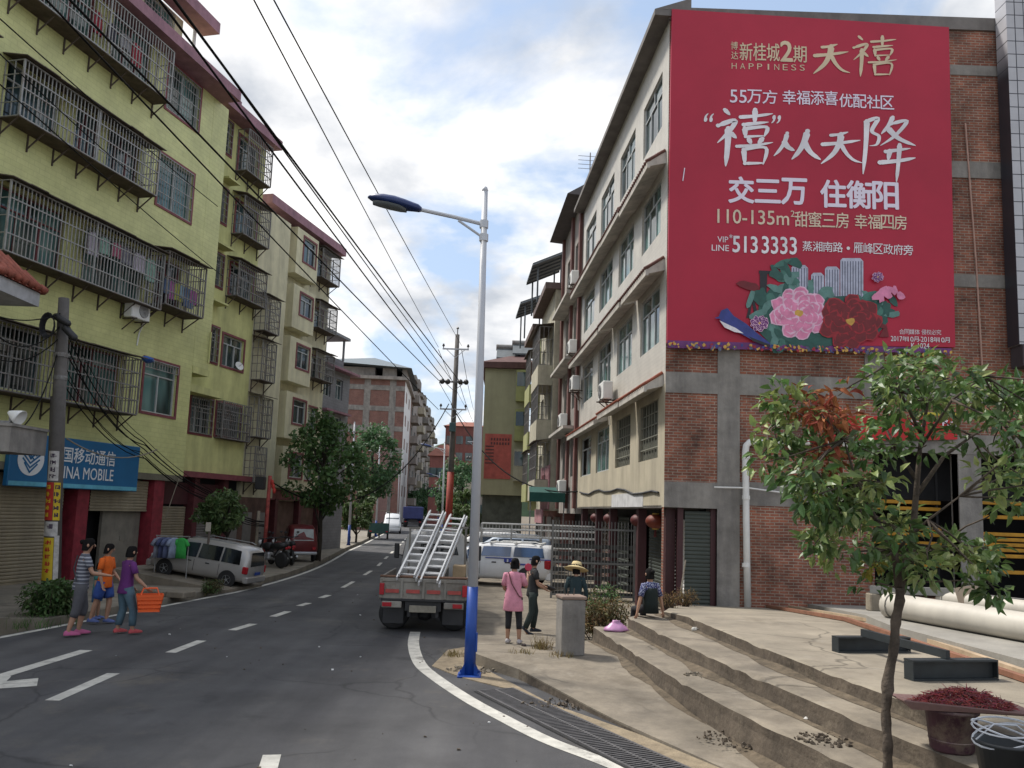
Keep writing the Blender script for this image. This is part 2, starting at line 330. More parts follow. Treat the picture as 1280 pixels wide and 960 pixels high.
for _c in (m_conc, m_conc2): cracks(_c, .42, .012, .35, .9); blotch(_c, (.11, .088, .062), .9, .54, .72, .7, 2.0); blotch(_c, (.055, .045, .035), 2.4, .62, .74, .6, 7.0); blotch(_c, (.36, .33, .28), 1.7, .58, .72, .45, 4.0)
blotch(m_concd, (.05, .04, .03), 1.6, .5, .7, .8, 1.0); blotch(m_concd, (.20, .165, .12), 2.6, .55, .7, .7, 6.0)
MB_ = MB
g = MB(); g.quad((-900, -40, -.35), (900, -40, -.35), (900, 1500, -.35), (-900, 1500, -.35)); g.build('ground', m_dirt, kind='structure')
LEFT = [(-9.6, -6), (-9.5, 6), (-9.2, 10), (-8.46, 13.81), (-7.98, 16.99), (-7.5, 20), (-7.14, 22.6), (-7.05, 27), (-7.3, 32), (-7.9, 38), (-8.5, 43.5), (-9.2, 52), (-11.9, 81), (-16, 130), (-20, 230)]
CENT = [(-5.7, -6), (-5.6, 6), (-5.4, 10.6), (-5.25, 13.6), (-5.0, 16.5), (-4.85, 20), (-4.8, 24.4), (-5.15, 32), (-5.7, 38), (-6.2, 43.8), (-7.0, 53), (-9.6, 81), (-13.6, 130), (-17.6, 230)]
RIGHT = [(6.6, -6), (4.6, 3), (2.9, 5.2), (2.0, 6.7), (1.11, 8.04), (.5, 8.83), (.02, 9.69), (-.42, 10.54), (-.97, 11.83), (-1.31, 12.86), (-1.6, 14.53), (-1.74, 16.01), (-1.82, 18), (-2.05, 22), (-2.45, 28), (-3.1, 36), (-3.8, 45), (-4.6, 54), (-7.3, 81), (-11.2, 130), (-15.2, 230)]
def strip(mb, A, B, z):
    n = min(len(A), len(B))
    for i in range(n - 1): mb.quad((*A[i], z), (*B[i], z), (*B[i + 1], z), (*A[i + 1], z))
def offs(P, d0, d1=None):
    out = []
    for i, p in enumerate(P):
        a = Vector(P[max(0, i - 1)]); b = Vector(P[min(len(P) - 1, i + 1)]); t = (b - a).normalized(); out.append((p[0] + t.y * d0, p[1] - t.x * d0))
    return out
def at_y(P, y):
    for (x0, y0), (x1, y1) in zip(P, P[1:]):
        if y0 <= y <= y1: return x0 + (x1 - x0) * (y - y0) / (y1 - y0)
    return P[-1][0]
ys = [-6, 0, 3, 5.2, 6.6, 8.1, 9.2, 10.4, 12, 13.5, 15.5, 17, 18, 20, 22, 25, 28, 32, 36, 40, 45, 54, 66, 81, 105, 130, 180, 230]
Lx = [(at_y(LEFT, y) - .12, y) for y in ys]; Rx = [(at_y(RIGHT, y) + (2.1 if y < 9 else 1.6 if y < 14 else 1.25 if y < 29 else .3), y) for y in ys]
mb = MB(); strip(mb, Lx, Rx, 0.0); mb.build('road', m_asph, kind='structure')
# painted lines (worn, a few mm proud)
def smooth(P, k=4):
    out = []
    for i in range(len(P) - 1):
        p0 = Vector(P[max(0, i - 1)]); p1 = Vector(P[i]); p2 = Vector(P[i + 1]); p3 = Vector(P[min(len(P) - 1, i + 2)])
        for j in range(k):
            t = j / k; out.append(tuple(.5 * (2 * p1 + (p2 - p0) * t + (2 * p0 - 5 * p1 + 4 * p2 - p3) * t * t + (3 * p1 - p0 - 3 * p2 + p3) * t ** 3)))
    out.append(P[-1]); return out
mb = MB()
SL = smooth(LEFT[2:]); strip(mb, offs(SL, -.06), offs(SL, .07), .005)
SR = smooth([p for p in RIGHT if p[1] <= 16.5]); strip(mb, offs(SR, -.10), offs(SR, .10), .005)
def dash(a, b, wd=.14):
    a = Vector(a); b = Vector(b); t = (b - a).normalized(); n = Vector((t.y, -t.x)) * wd / 2
    mb.quad((*(a - n), .005), (*(a + n), .005), (*(b + n), .005), (*(b - n), .005))
def pz(*p): return az(*p)[:2]
# the dashes read off the photograph: near/far end of each
for a, b in [((65, 876), (142, 842)), ((213, 816), (252, 801)), ((290, 788), (317, 780)), ((341, 771), (360, 764.5)), ((374, 757.5), (386, 754)), ((401, 747.5), (411, 744))]:
    dash(pz(*a), pz(*b), .17)
y = 24.0
while y < 140:
    dash((at_y(CENT, y), y), (at_y(CENT, y + 2), y + 2), .13); y += 4.6
a, b = pz(321, 1010), pz(340, 944); dash((a[0], a[1]), b, .17)
# turn arrow in the left lane
A1, A2 = pz(-40, 858), pz(108, 813)
dash(A1, A2, .2)
mb.quad(*[(*pz(*p), .006) for p in ((-80, 868), (-20, 838), (14, 846), (8, 852))][::-1])
mb.quad(*[(*pz(*p), .006) for p in ((-70, 866), (8, 852), (48, 848), (46, 858))])
mb.build('road_markings', m_wear, kind='structure')
# left pavement: concrete apron from the line to the shop fronts
mb = MB()
yy = [15.3, 17, 18.5, 20, 22, 24, 27, 30, 34, 38, 44, 52, 66, 81]
for i in range(len(yy) - 1):
    y0, y1 = yy[i], yy[i + 1]; e0, e1 = at_y(LEFT, y0) - .34, at_y(LEFT, y1) - .34
    z = .08 if y0 > 26 else .1
    mb.prism([(e0, y0), (e1, y1), (-24 - y1 * .2, y1), (-24 - y0 * .2, y0)], -.3, z + .004 * (i % 2))
mb.build('pavement', mat('apron', (.24, .212, .168), rough=.92, var=.25, scale=1.2, bump=.4, bscale=15, stain=.4, detail=12), kind='structure')
# right forecourt: dusty concrete falling gently away behind the steps
mb = MB()
kerb_t = [az(586, 800, .08), az(598, 811, .10), az(606, 816, .12), az(650, 838, .13), az(700, 862, .11), az(735, 880, .09), az(769, 898, .06)]
pl = [(p.x, p.y) for p in kerb_t]
def zf(p):
    y = p[1]
    return .012 + .042 * max(0, y - 8.8) if y < 13 else max(.02, .188 - (y - 13) * .05)
_q = az(960, 985, .01); poly = pl + [(_q.x, _q.y), (_q.x + 1.2, _q.y), (6, 9.0), (6, 12.99)]
mb.prism(list(poly) + [(-.62, 12.99)] if False else [p for p in poly if p[1] < 13] + [(-.55, 12.99)], -.3, zf); mb.prism([(-.55, 13.0), (9.5, 13.0), (9.5, 16.3), (-.70, 16.3)], -.3, zf)
mb.prism([(-.70, 16.3), (9.5, 16.3), (9.5, 30), (-1.7, 30), (-.78, 20)], -.3, zf)
mb.prism([(-1.7, 30), (9.5, 30), (9.5, 75), (-5.5, 75)], -.3, zf)
mb.build('forecourt_pavement', m_conc, kind='structure')
# rough verge of the kerb (dark broken concrete face is the prism side); sandy gutter strip
mb = MB()
gp = [az(*p, .012) for p in ((540, 832), (560, 812), (586, 808), (606, 836), (690, 880), (757, 903), (800, 918), (960, 985), (1000, 1010), (900, 985), (760, 918), (640, 862), (575, 846))]
mb.prism([(p.x, p.y) for p in gp], -.2, .012)
mb.build('gutter_strip', mat('sand', (.25, .20, .135), rough=.95, var=.35, scale=5, bump=.6, bscale=30, detail=12), kind='structure')
# terrace: three broad concrete steps and a slab against the brick wall
def wob(P, amp, zt, seed):
    r = random.Random(seed); out = []
    for (x0, y0), (x1, y1) in zip(P, P[1:]):
        L = math.hypot(x1 - x0, y1 - y0); n = max(1, int(L / .16))
        for i in range(n):
            t = i / n; out.append((x0 + (x1 - x0) * t + r.uniform(-amp, amp), y0 + (y1 - y0) * t + r.uniform(-amp, amp)))
    out.append(P[-1]); return out
mb = MB(); KP = wob(pl + [(_q.x - .25, _q.y + .35)], .008, 0, 4)
for i in range(len(KP) - 1):
    (xa, ya), (xb, yb) = [offs(KP, .012)[j] for j in (i, i + 1)]; ta, tb = zf(KP[i]) - .012, zf(KP[i + 1]) - .012
    mb.quad((xa, ya, -.05), (xa, ya, max(.0, ta)), (xb, yb, max(.0, tb)), (xb, yb, -.05))
mb.build('kerb_face', m_concd, kind='structure')
ZA, ZB, ZC = .36, .58, .75
def edge(pts, z): return [tuple(az(px, py, z)[:2]) for px, py in pts]
def clip2(P, y0):
    out = []
    for sg in (1, -1):
        R = []
        for i in range(len(P)):
            a, b = P[i], P[(i + 1) % len(P)]; da, db = sg * (a[1] - y0), sg * (b[1] - y0)
            if da <= 0: R.append(a)
            if da * db < 0: t = da / (da - db); R.append((a[0] + (b[0] - a[0]) * t, y0))
        if len(R) > 2: out.append(R)
    return out
def step(name, front, zt, back, seed, m):
    """a slab with a rounded, chipped nosing; front edge listed from its left end to the right"""
    P = wob(front, .005, zt, seed); r = random.Random(seed + 9)
    n = len(P); mb = MB()
    lo = offs([(p[0], p[1]) for p in P], .05)
    v = []
    for i, p in enumerate(P):
        c = r.uniform(0, 1); ch = .014 + .035 * c ** 7
        q = lo[i]
        zz = zt if not callable(zt) else zt(p)
        inn = offs([P[max(0, i - 1)], p, P[min(n - 1, i + 1)]], -ch - .02)[1]
        jut = offs([P[max(0, i - 1)], p, P[min(n - 1, i + 1)]], -.002 + .003 * math.sin(i * .53 + seed) + r.uniform(-.005, .005) - (.03 * r.random() if r.random() < .06 else 0))[1]
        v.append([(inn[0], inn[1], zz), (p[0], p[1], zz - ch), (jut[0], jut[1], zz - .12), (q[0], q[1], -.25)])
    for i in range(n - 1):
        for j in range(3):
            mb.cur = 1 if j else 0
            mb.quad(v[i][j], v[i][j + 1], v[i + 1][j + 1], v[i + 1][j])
    mb.cur = 0
    bk = [(x, y, zt if not callable(zt) else zt((x, y))) for x, y in back]
    if callable(zt):
        full = [(k[0][0], k[0][1]) for k in v] + list(back)
        for part in clip2(full, 13.8): mb.add([(x, y, zt((x, y))) for x, y in part], [tuple(range(len(part)))])
    else:
        top = [k[0] for k in v]; mb.add(top + bk, [tuple(range(len(top) + len(bk)))])
    # left end face
    b0 = bk[-1]; mb.cur = 1
    mb.quad(b0, (b0[0], b0[1], -.25), v[0][3], v[0][0])
    return mb.build(name, m, kind='structure')
eA = smooth(edge([(742, 783), (822, 834), (900, 878), (1055, 952), (1160, 998), (1420, 1115)], ZA), 5)
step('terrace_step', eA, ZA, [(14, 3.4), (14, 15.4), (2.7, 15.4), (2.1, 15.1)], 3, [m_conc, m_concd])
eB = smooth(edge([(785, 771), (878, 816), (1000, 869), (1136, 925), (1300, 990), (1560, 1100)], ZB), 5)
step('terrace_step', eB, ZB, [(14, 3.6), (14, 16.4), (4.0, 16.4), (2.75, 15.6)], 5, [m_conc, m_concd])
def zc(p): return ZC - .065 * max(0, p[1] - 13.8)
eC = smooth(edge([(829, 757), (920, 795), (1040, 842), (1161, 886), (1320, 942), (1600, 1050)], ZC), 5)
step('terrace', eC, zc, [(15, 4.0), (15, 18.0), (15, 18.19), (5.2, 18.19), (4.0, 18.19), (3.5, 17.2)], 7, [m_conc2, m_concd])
def zd(p): return zc(p) + .12
def onto(px, py, f):
    z = .7
    for _ in range(12): p = az(px, py, z); z = f((p.x, p.y))
    return az(px, py, z)
dd = [onto(971, 747, zd), onto(1111, 781, zd), onto(1290, 828, zd), onto(1400, 858, zd), onto(1560, 900, zd)]
mb = MB(); poly = [(p.x, p.y) for p in dd] + [(14.5, 8.3), (14.5, 18.18)]
for part in clip2([(dd[0].x, 18.18)] + [(p.x, p.y) for p in dd[0:]] + [(14.5, 18.18)], 13.8): mb.prism(part, lambda p: zc(p) - .02, zd)
mb.build('terrace_slab', mat('slab', (.28, .265, .235), rough=.9, var=.15, scale=1.5, bump=.2, bscale=20, stain=.2), kind='structure')
# hills on the horizon
mb = MB(); mb.smooth = True
m_hill = mat('hill_woods', (.045, .075, .04), rough=1, var=.4, scale=.08, bump=1, bscale=.25)
def hill(cx, cy, rx, ry, h):
    n, k = 20, 6; vs = []; fs = []
    for i in range(k + 1):
        t = i / k
        for j in range(n):
            a = 2 * math.pi * j / n; q = 1 - t; wv = 1 + .15 * math.sin(3 * a + cx)
            vs.append((cx + rx * q * wv * math.cos(a), cy + ry * q * math.sin(a), -1 + h * (1 - q * q) * (1 + .1 * math.sin(5 * a))))
    for i in range(k):
        for j in range(n): fs.append((i * n + j, i * n + (j + 1) % n, (i + 1) * n + (j + 1) % n, (i + 1) * n + j))
    mb.add(vs, fs)
hill(-20, 520, 80, 50, 46); hill(-120, 600, 120, 60, 50); hill(90, 560, 120, 60, 45); hill(-320, 620, 220, 80, 45)
mb.build('hills', m_hill, kind='structure')
# cast-iron drain grate set in the gutter (one long grating)
mb = MB()
a = az(597, 864, .014); b = az(818, 975, .014); d = (b - a); L = d.length; d.normalize(); nn = Vector((-d.y, d.x, 0))
a0, wd = a, .52
for k in range(int(L / .055)):
    p = a0 + d * (k * .055); q = p + nn * wd
    mb.beam(p, q, .022, .02)
for o_ in (0, wd * .5, wd): mb.beam(a0 + nn * o_, a0 + d * L + nn * o_, .03, .026)
gt = mb.build('drain_grate', mat('rusty_iron', (.085, .082, .085), rough=.7, var=.3, scale=8))
tag(gt, 'long grey iron drain grate lying in the road edge by the white line', 'drain grate'); center(gt)
mb = MB(); q = [a0 - d * .05 - nn * .04, a0 + d * (L + .05) - nn * .04, a0 + d * (L + .05) + nn * (wd + .04), a0 - d * .05 + nn * (wd + .04)]
mb.quad(*[(p.x, p.y, .0135 - .006) for p in q]); mb.build('drain_pit', mat('pit', (.02, .02, .021), rough=1), kind='structure')

VD = (math.cos(R_(170)), math.sin(R_(170))); VP = (-7.35, 21.9)
def zr_(p): 
    k = (p[0] - VP[0]) * VD[0] + (p[1] - VP[1]) * VD[1]; return .07 + max(0, min(3.4, k)) * .125
mb = MB(); nv = (-VD[1], VD[0])
def rp_(k, o): return (VP[0] + VD[0] * k + nv[0] * o, VP[1] + VD[1] * k + nv[1] * o)
for k0, k1 in ((0, 1.1), (1.1, 2.2), (2.2, 3.4)): mb.prism([rp_(k0, -1.7), rp_(k1, -1.7), rp_(k1, .35), rp_(k0, .35)], -.2, zr_)
mb.build('driveway_ramp', m_conc, kind='structure')

# packed dirt lying in the angle of each step
m_dirt2 = mat('packed_dirt', (.115, .09, .062), rough=1, var=.5, scale=6, bump=.8, bscale=25, detail=12)
def dirt_line(front, z, seed, w0=.04, w1=.17):
    r = random.Random(seed); mb = MB(); P = wob(front, .002, 0, seed); prev = None
    for i, p in enumerate(P):
        k = abs(math.sin(i * .31 + seed) * math.sin(i * .13 + seed * 2)); o = offs([P[max(0, i - 1)], p, P[min(len(P) - 1, i + 1)]], .045 + w0 + (w1 - w0) * k * r.uniform(.7, 1.1))[1]; c = offs([P[max(0, i - 1)], p, P[min(len(P) - 1, i + 1)]], .02)[1]
        cur = ((c[0], c[1], z(c) + .035 * k + .012), (o[0], o[1], z(o) + .005))
        if prev: mb.quad(prev[0], prev[1], cur[1], cur[0])
        prev = cur
    o = mb.build('dirt', m_dirt2, kind='stuff', label='packed brown dirt lying along the foot of a step'); return o
dirt_line(eC, lambda p: ZB, 2); dirt_line(eB, lambda p: ZA, 4); dirt_line(eA, lambda p: max(.02, zf(p)) if p[1] > 8.9 else .02, 6)
# ================================================================ BUILDING KIT (wall plane local: x = out of the wall * o, y = along it, z up)
m_glass = glass_mat('window_glass', (.030, .052, .056))
m_glassg = glass_mat('window_glass_green', (.05, .105, .10), rough=.06)
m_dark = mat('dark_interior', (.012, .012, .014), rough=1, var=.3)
m_cage = mat('cage_iron', (.19, .185, .18), rough=.6, var=.35, scale=9)
m_cagelt = mat('cage_steel', (.29, .29, .285), rough=.45, var=.15, scale=9)
m_rust = mat('rusty_sheet', (.085, .065, .052), rough=.85, var=.4, scale=4)
m_maroon = mat('maroon_trim', (.185, .05, .058), rough=.7, var=.25, scale=5)
m_mauve = mat('mauve_fascia', (.31, .16, .20), rough=.75, var=.2, scale=3, stain=.3)
m_alu = mat('aluminium_frame', (.42, .44, .44), rough=.45, var=.1, scale=6)
m_white = mat('white_paint', (.72, .72, .70), rough=.6, var=.08, scale=4, stain=.1)
m_black = mat('black_plastic', (.02, .02, .022), rough=.5, var=.3)
m_red = mat('red_paint', (.25, .025, .04), rough=.6, var=.35, scale=5, stain=.4)
def rotT(deg, loc=(0, 0, 0)): return Matrix.Translation(loc) @ Matrix.Rotation(-R_(deg), 4, 'Z')
def facade(par, T, x, o, y0, y1, z0, z1, holes, m, dep=.16, name='wall', back=None):
    """wall sheet at x with real openings and reveals; o=+1 when the street is on +x. `back` closes the body behind it to a depth"""
    mb = MB(T); ysx = sorted({y0, y1} | {h[0] for h in holes} | {h[1] for h in holes}); zs = sorted({z0, z1} | {h[2] for h in holes} | {h[3] for h in holes})
    ysx = [q for q in ysx if y0 <= q <= y1]; zs = [q for q in zs if z0 <= q <= z1]
    for a, b in zip(ysx, ysx[1:]):
        for c, d in zip(zs, zs[1:]):
            my, mz = (a + b) / 2, (c + d) / 2
            if any(h[0] < my < h[1] and h[2] < mz < h[3] for h in holes): continue
            p = [(x, a, c), (x, b, c), (x, b, d), (x, a, d)]; mb.quad(*(p if o > 0 else p[::-1]))
    xi = x - o * dep
    for h in holes:
        a, b, c, d = h[:4]
        mb.quad((x, a, c), (xi, a, c), (xi, a, d), (x, a, d)); mb.quad((x, b, c), (x, b, d), (xi, b, d), (xi, b, c))
        mb.quad((x, a, c), (x, b, c), (xi, b, c), (xi, a, c)); mb.quad((x, a, d), (xi, a, d), (xi, b, d), (x, b, d))
    if back:
        xb = x - o * back; xs = x - o * (dep + .12)
        for yy_ in (y0, y1): mb.quad((x, yy_, z0), (xb, yy_, z0), (xb, yy_, z1), (x, yy_, z1))
        mb.quad((x, y0, z1), (x, y1, z1), (xb, y1, z1), (xb, y0, z1)); mb.quad((xb, y0, z0), (xb, y1, z0), (xb, y1, z1), (xb, y0, z1)); mb.quad((x, y0, z0), (xb, y0, z0), (xb, y1, z0), (x, y1, z0))
        if holes: mb.quad((xs, y0 + .03, z0 + .03), (xs, y1 - .03, z0 + .03), (xs, y1 - .03, z1 - .03), (xs, y0 + .03, z1 - .03))  # extra sheet added behind the openings to block light
    return mb.build(name, m, par)
def window(par, T, x, o, a, b, c, d, fr=None, trim=None, cols=2, transom=.7, dep=.13, gm=None, sill=False, open_=None, lab=None):
    """frame (with trim ring and mullions) > pane (> not further)"""
    fr = fr or m_alu; f = MB(T); xi = x - o * dep; t = .045
    ms = [fr, trim or fr]
    def bar(y0, y1, z0, z1): f.box(xi - .02, xi + .035, y0, y1, z0, z1)
    bar(a, b, c, c + t); bar(a, b, d - t, d); bar(a, a + t, c + t, d - t); bar(b - t, b, c + t, d - t)
    zt = c + (d - c) * transom if transom else None
    if zt: bar(a + t, b - t, zt, zt + .04)
    for k in range(1, cols):
        yk = a + (b - a) * k / cols; bar(yk - .022, yk + .022, c + t, (zt or d - t))
    if zt and cols > 2: bar((a + b) / 2 - .02, (a + b) / 2 + .02, zt + .04, d - t)
    if trim:
        f.cur = 1; q = .085; xo = x + o * .03
        for y0, y1, z0, z1 in ((a - q, b + q, d, d + q), (a - q, b + q, c - q, c), (a - q, a, c, d), (b, b + q, c, d)): f.box(x - o * .01, xo, y0, y1, z0, z1)
    w_ = f.build('window', ms, par, label=lab)
    p = MB(T); xp = xi - o * .012
    sp = [(a + t, b - t)] if open_ is None else [(a + t, a + (b - a) * open_)]
    for (ya, yb) in sp:
        n = max(1, cols); 
        for k in range(n):
            u0 = ya + (yb - ya) * k / n; u1 = ya + (yb - ya) * (k + 1) / n; tl = rnd.uniform(-.012, .012)
            p.quad((xp + tl, u0, c + t), (xp - tl, u1, c + t), (xp - tl, u1, d - t), (xp + tl, u0, d - t))
    p.build('pane', gm or m_glass, w_)
    return w_
def grille(par, T, x, o, a, b, c, d, m=None, nx=None, nz=4, off=.05):
    g_ = MB(T); nx = nx or max(3, int((b - a) / .13)); xo = x + o * off
    for k in range(nx + 1):
        y = a + (b - a) * k / nx; g_.box(xo - .009, xo + .009, y - .009, y + .009, c, d)
    for k in range(nz + 1):
        z = c + (d - c) * k / nz; g_.box(xo - .012, xo + .012, a, b, z - .012, z + .012)
    return g_.build('window_grille', m or m_cagelt, par)
def cage(par, T, x, o, a, b, c, d, dep=.6, m=None, step_=.125, nz=4, roof=True, hang=True, open_top=.08, lab=None, thick=.011):
    """iron security cage standing off the wall: bars > cage_roof, cage_tray with its brackets"""
    m = m or m_cage; g_ = MB(T); xo = x + o * dep; n = max(2, int(round((b - a) / step_))); r = thick
    for k in range(n + 1):
        y = a + (b - a) * k / n; g_.box(xo - r, xo + r, y - r, y + r, c, d)
    for k in range(nz + 1):
        z = c + (d - c) * k / nz; g_.box(xo - r * 1.5, xo + r * 1.5, a, b, z - r * 1.4, z + r * 1.4)
    for ye in (a, b):
        kx = max(2, int(dep / .2))
        for k in range(kx): xx = x + o * dep * (k + .1) / kx; g_.box(xx - r, xx + r, ye - r, ye + r, c, d)
        for k in range(nz + 1):
            z = c + (d - c) * k / nz; g_.box(x, xo, ye - r, ye + r, z - r, z + r)
    kk = max(1, int((b - a) / 2.4))
    for k in range(kk + 1):
        y = a + (b - a) * k / kk; g_.box(xo - .022, xo + .022, y - .022, y + .022, c, d)
    cg = g_.build('security_cage', m, par, label=lab)
    if roof:
        q = MB(T); n = max(2, int((b - a) / .5)); 
        for k in range(n):
            y0 = a - .1 + (b - a + .2) * k / n; y1 = a - .1 + (b - a + .2) * (k + 1) / n; s_ = rnd.uniform(-.015, .015)
            q.add([(x, y0, d + .17), (x, y1, d + .17), (xo + o * .16, y1, d + .03 + s_), (xo + o * .16, y0, d + .03 + s_), (x, y0, d + .195), (x, y1, d + .195), (xo + o * .16, y1, d + .055 + s_), (xo + o * .16, y0, d + .055 + s_)],
                  [(0, 1, 2, 3), (4, 5, 6, 7), (3, 2, 6, 7), (0, 3, 7, 4), (1, 2, 6, 5)])
        q.build('cage_roof', m_rust, cg)
    q = MB(T); q.box(x, xo, a, b, c - .035, c - .014)
    if hang:
        n = max(1, int((b - a) / .85))
        for k in range(n + 1):
            y = a + .05 + (b - a - .1) * k / n
            q.beam((x + o * .02, y, c - .42), (x + o * dep * .85, y, c - .03), .03); q.beam((x + o * .02, y, c - .5), (x + o * .02, y, c - .04), .035)
    q.build('cage_tray', m_rust, cg)
    return cg
def clothes(T, x, a, b, z, n, cols, label, group=None, rail=True):
    """washing on a rail: one thing, a garment per part"""
    t = thing('laundry', label, 'laundry', (T @ Vector((x, (a + b) / 2, z))), 0, group)
    I = t.matrix_basis.copy(); TT = Matrix.Translation(-Vector(t.location)) @ T
    if rail: r_ = MB(TT); r_.tube([(x, a, z), (x, b, z)], .012, 6); r_.build('rail', m_cagelt, t)
    for k in range(n):
        y = a + (b - a) * (k + .5) / n + rnd.uniform(-.05, .05); wd = rnd.uniform(.16, .24); h = rnd.uniform(.4, .7); c_ = cols[k % len(cols)]
        q = MB(TT); rows = 5; cs = 5; vs = []; fs = []; th = .025
        for sgn in (-1, 1):
            for i in range(rows + 1):
                for j in range(cs + 1):
                    u = j / cs - .5; v = i / rows; ww = wd * (1.0 if v > .25 else .75 + v)
                    vs.append((x + sgn * th * (.4 + v) + .03 * math.sin(9 * u + k), y + u * 2 * ww, z - v * h - .04 * u * u))
        nn = (rows + 1) * (cs + 1)
        for s_ in range(2):
            for i in range(rows):
                for j in range(cs):
                    p = s_ * nn + i * (cs + 1) + j; fs.append((p, p + 1, p + cs + 2, p + cs + 1))
        for i in range(rows):
            for j in (0, cs): p = i * (cs + 1) + j; fs.append((p, p + cs + 1, nn + p + cs + 1, nn + p))
        q.smooth = True; q.add(vs, fs); q.build('garment', mat('cloth_%d_%d_%d' % tuple(int(99 * i) for i in c_), c_, rough=.9, var=.25, scale=6), t)
    return t
def ac_unit(T, x, o, y, z, label, group='air conditioner units on the walls', wdt=.8, h=.55):
    loc = T @ Vector((x, y, z)); t = thing('air_conditioner', label, 'air conditioner', loc, 0, group)
    Q = Matrix.Translation(-loc) @ T
    b = MB(Q); b.rbox(min(x + o * .12, x + o * .42), max(x + o * .12, x + o * .42), y - wdt / 2, y + wdt / 2, z, z + h, .025); b.build('body', m_white, t)
    f = MB(Q); M = Matrix.Rotation(R_(90) * o, 3, 'Y')
    f.lathe([(.205, .0), (.205, .02), (.19, .03), (.17, .022)], 16, (x + o * .42, y + wdt * .12, z + h / 2), M)
    for k in range(6):
        a_ = math.pi * k / 6; v = Vector((0, math.cos(a_), math.sin(a_))) * .2; c = Vector((x + o * .445, y + wdt * .12, z + h / 2)); f.beam(c - v, c + v, .012)
    f.build('fan_grille', mat('ac_grille', (.25, .25, .25), rough=.6), t)
    k_ = MB(Q)
    for s_ in (-1, 1):
        yy_ = y + s_ * wdt * .33; k_.beam((x, yy_, z - .02), (x + o * .5, yy_, z - .02), .035); k_.beam((x, yy_, z - .35), (x + o * .42, yy_, z - .03), .025)
    k_.build('bracket', m_rust, t)
    p = MB(Q); p.tube([(x + o * .25, y + wdt * .42, z + .1), (x + o * .2, y + wdt * .55, z + .05), (x + o * .05, y + wdt * .55, z - .3), (x + o * .04, y + wdt * .5, z - .7)], .022, 6); p.build('hose', m_white, t)
    return t
def shutter(par, T, x, o, a, b, c, d, m, pitch=.09, name='roller_shutter'):
    s_ = MB(T); n = int((d - c) / pitch)
    prof = []
    for k in range(n):
        z = c + k * pitch; prof += [(x, z), (x + o * .018, z + pitch * .3), (x + o * .018, z + pitch * .7)]
    prof.append((x, c + n * pitch))
    for (xa, za), (xb, zb) in zip(prof, prof[1:]): s_.quad((xa, a, za), (xa, b, za), (xb, b, zb), (xb, a, zb))
    s_.box(x - .02, x + .03, a, b, c - .05, c)
    return s_.build(name, m, par)
def canopy(par, T, x, o, a, b, z, dep, th, m, name='awning_slab'):
    q = MB(T); q.box(x, x + o * dep, a, b, z, z + th); return q.build(name, m, par)
# ================================================================ LEFT: the long yellow tiled block
m_yel = brick_mat('yellow_wall_tile', (.60, .605, .27), (.565, .575, .25), (.49, .50, .22), bw=.36, bh=.145, ms=.008, plane='yz', rough=.5, offset=.5, bump=.18, stain=.2, noise=.08)
m_yel2 = mat('yellow_render', (.58, .58, .255), rough=.85, var=.13, scale=1.4, stain=.3, detail=10)
m_cream = mat('cream_render', (.64, .60, .41), rough=.85, var=.13, scale=1.4, stain=.32, detail=10)
for _c, _a in ((m_yel, .5), (m_yel2, .55), (m_cream, .5)): blotch(_c, (.22, .20, .10), 1.0, .60, .82, _a * .8, 3.0, st=(3.2, 3.2, .28))
blotch(m_cagelt, (.13, .06, .03), 2.5, .52, .66, .7, 2.0); blotch(m_cage, (.12, .055, .03), 2.5, .5, .66, .6, 5.0)
PA = Vector((-11.19, 25.83, 0)); HA = 13.36
bA = thing('apartment_block', 'yellow tiled apartment block with long barred balconies above a blue shop sign', 'building', PA, -R_(HA))
TI = None
W5 = (-1.4, .3, 14.95, 16.5); W4 = (-1.43, .3, 11.72, 13.38); W2 = (-1.28, .34, 5.1, 6.74)
bal = [(-7.1, -4.6, 15.0, 16.6), (-3.9, -2.2, 15.0, 16.6), (-7.2, -5.5, 11.65, 13.2), (-4.9, -4.0, 11.65, 13.2), (-3.7, -2.3, 11.65, 13.2), (-7.1, -4.9, 8.3, 10.0), (-4.2, -1.7, 8.3, 10.0), (-1.2, .1, 8.5, 10.1), (-7.8, -5.2, 5.0, 6.6), (-4.4, -2.3, 5.0, 6.6), (-12.5, -8.8, 15, 16.6), (-12.5, -8.8, 11.7, 13.3), (-12.5, -8.8, 8.4, 10), (-12.5, -8.8, 5.0, 6.6)]
facade(bA, TI, 0, 1, -15, 1.1, 3.2, 16.6, [W5, W4, W2] + bal, [m_yel], dep=.2, back=9)
facade(bA, TI, .003, 1, 1.1, 1.98, 6.95, 16.6, [], [m_yel], back=5, name='corner_bay')
for h in (W5, W4, W2):
    wv = window(bA, TI, 0, 1, *h, trim=m_maroon, cols=2, transom=.72 if h is W2 else .0, dep=.12, gm=m_glassg)
    grille(wv, TI, 0, 1, *h, nz=4, off=.02) if h is not W2 else grille(wv, TI, 0, 1, h[0], h[1], h[3] - .25, h[3], nz=1, off=.03)
for h in bal: window(bA, TI, 0, 1, *h, trim=None, fr=m_maroon if rnd.random() < .4 else m_alu, cols=3, transom=.7, dep=.15, gm=m_glassg if rnd.random() < .6 else m_glass)
cage(bA, TI, 0, 1, -7.45, -1.97, 14.75, 16.42, .6, m_cagelt, roof=False)
cage(bA, TI, 0, 1, -7.3, -2.2, 11.6, 13.05, .6, m_cagelt)
cage(bA, TI, 0, 1, -7.3, -1.55, 8.2, 9.95, .6, m_cagelt)
cage(bA, TI, 0, 1, -1.5, .42, 8.42, 10.1, .72, m_cage)
cage(bA, TI, 0, 1, -8.0, -2.2, 4.86, 6.5, .6, m_cage)
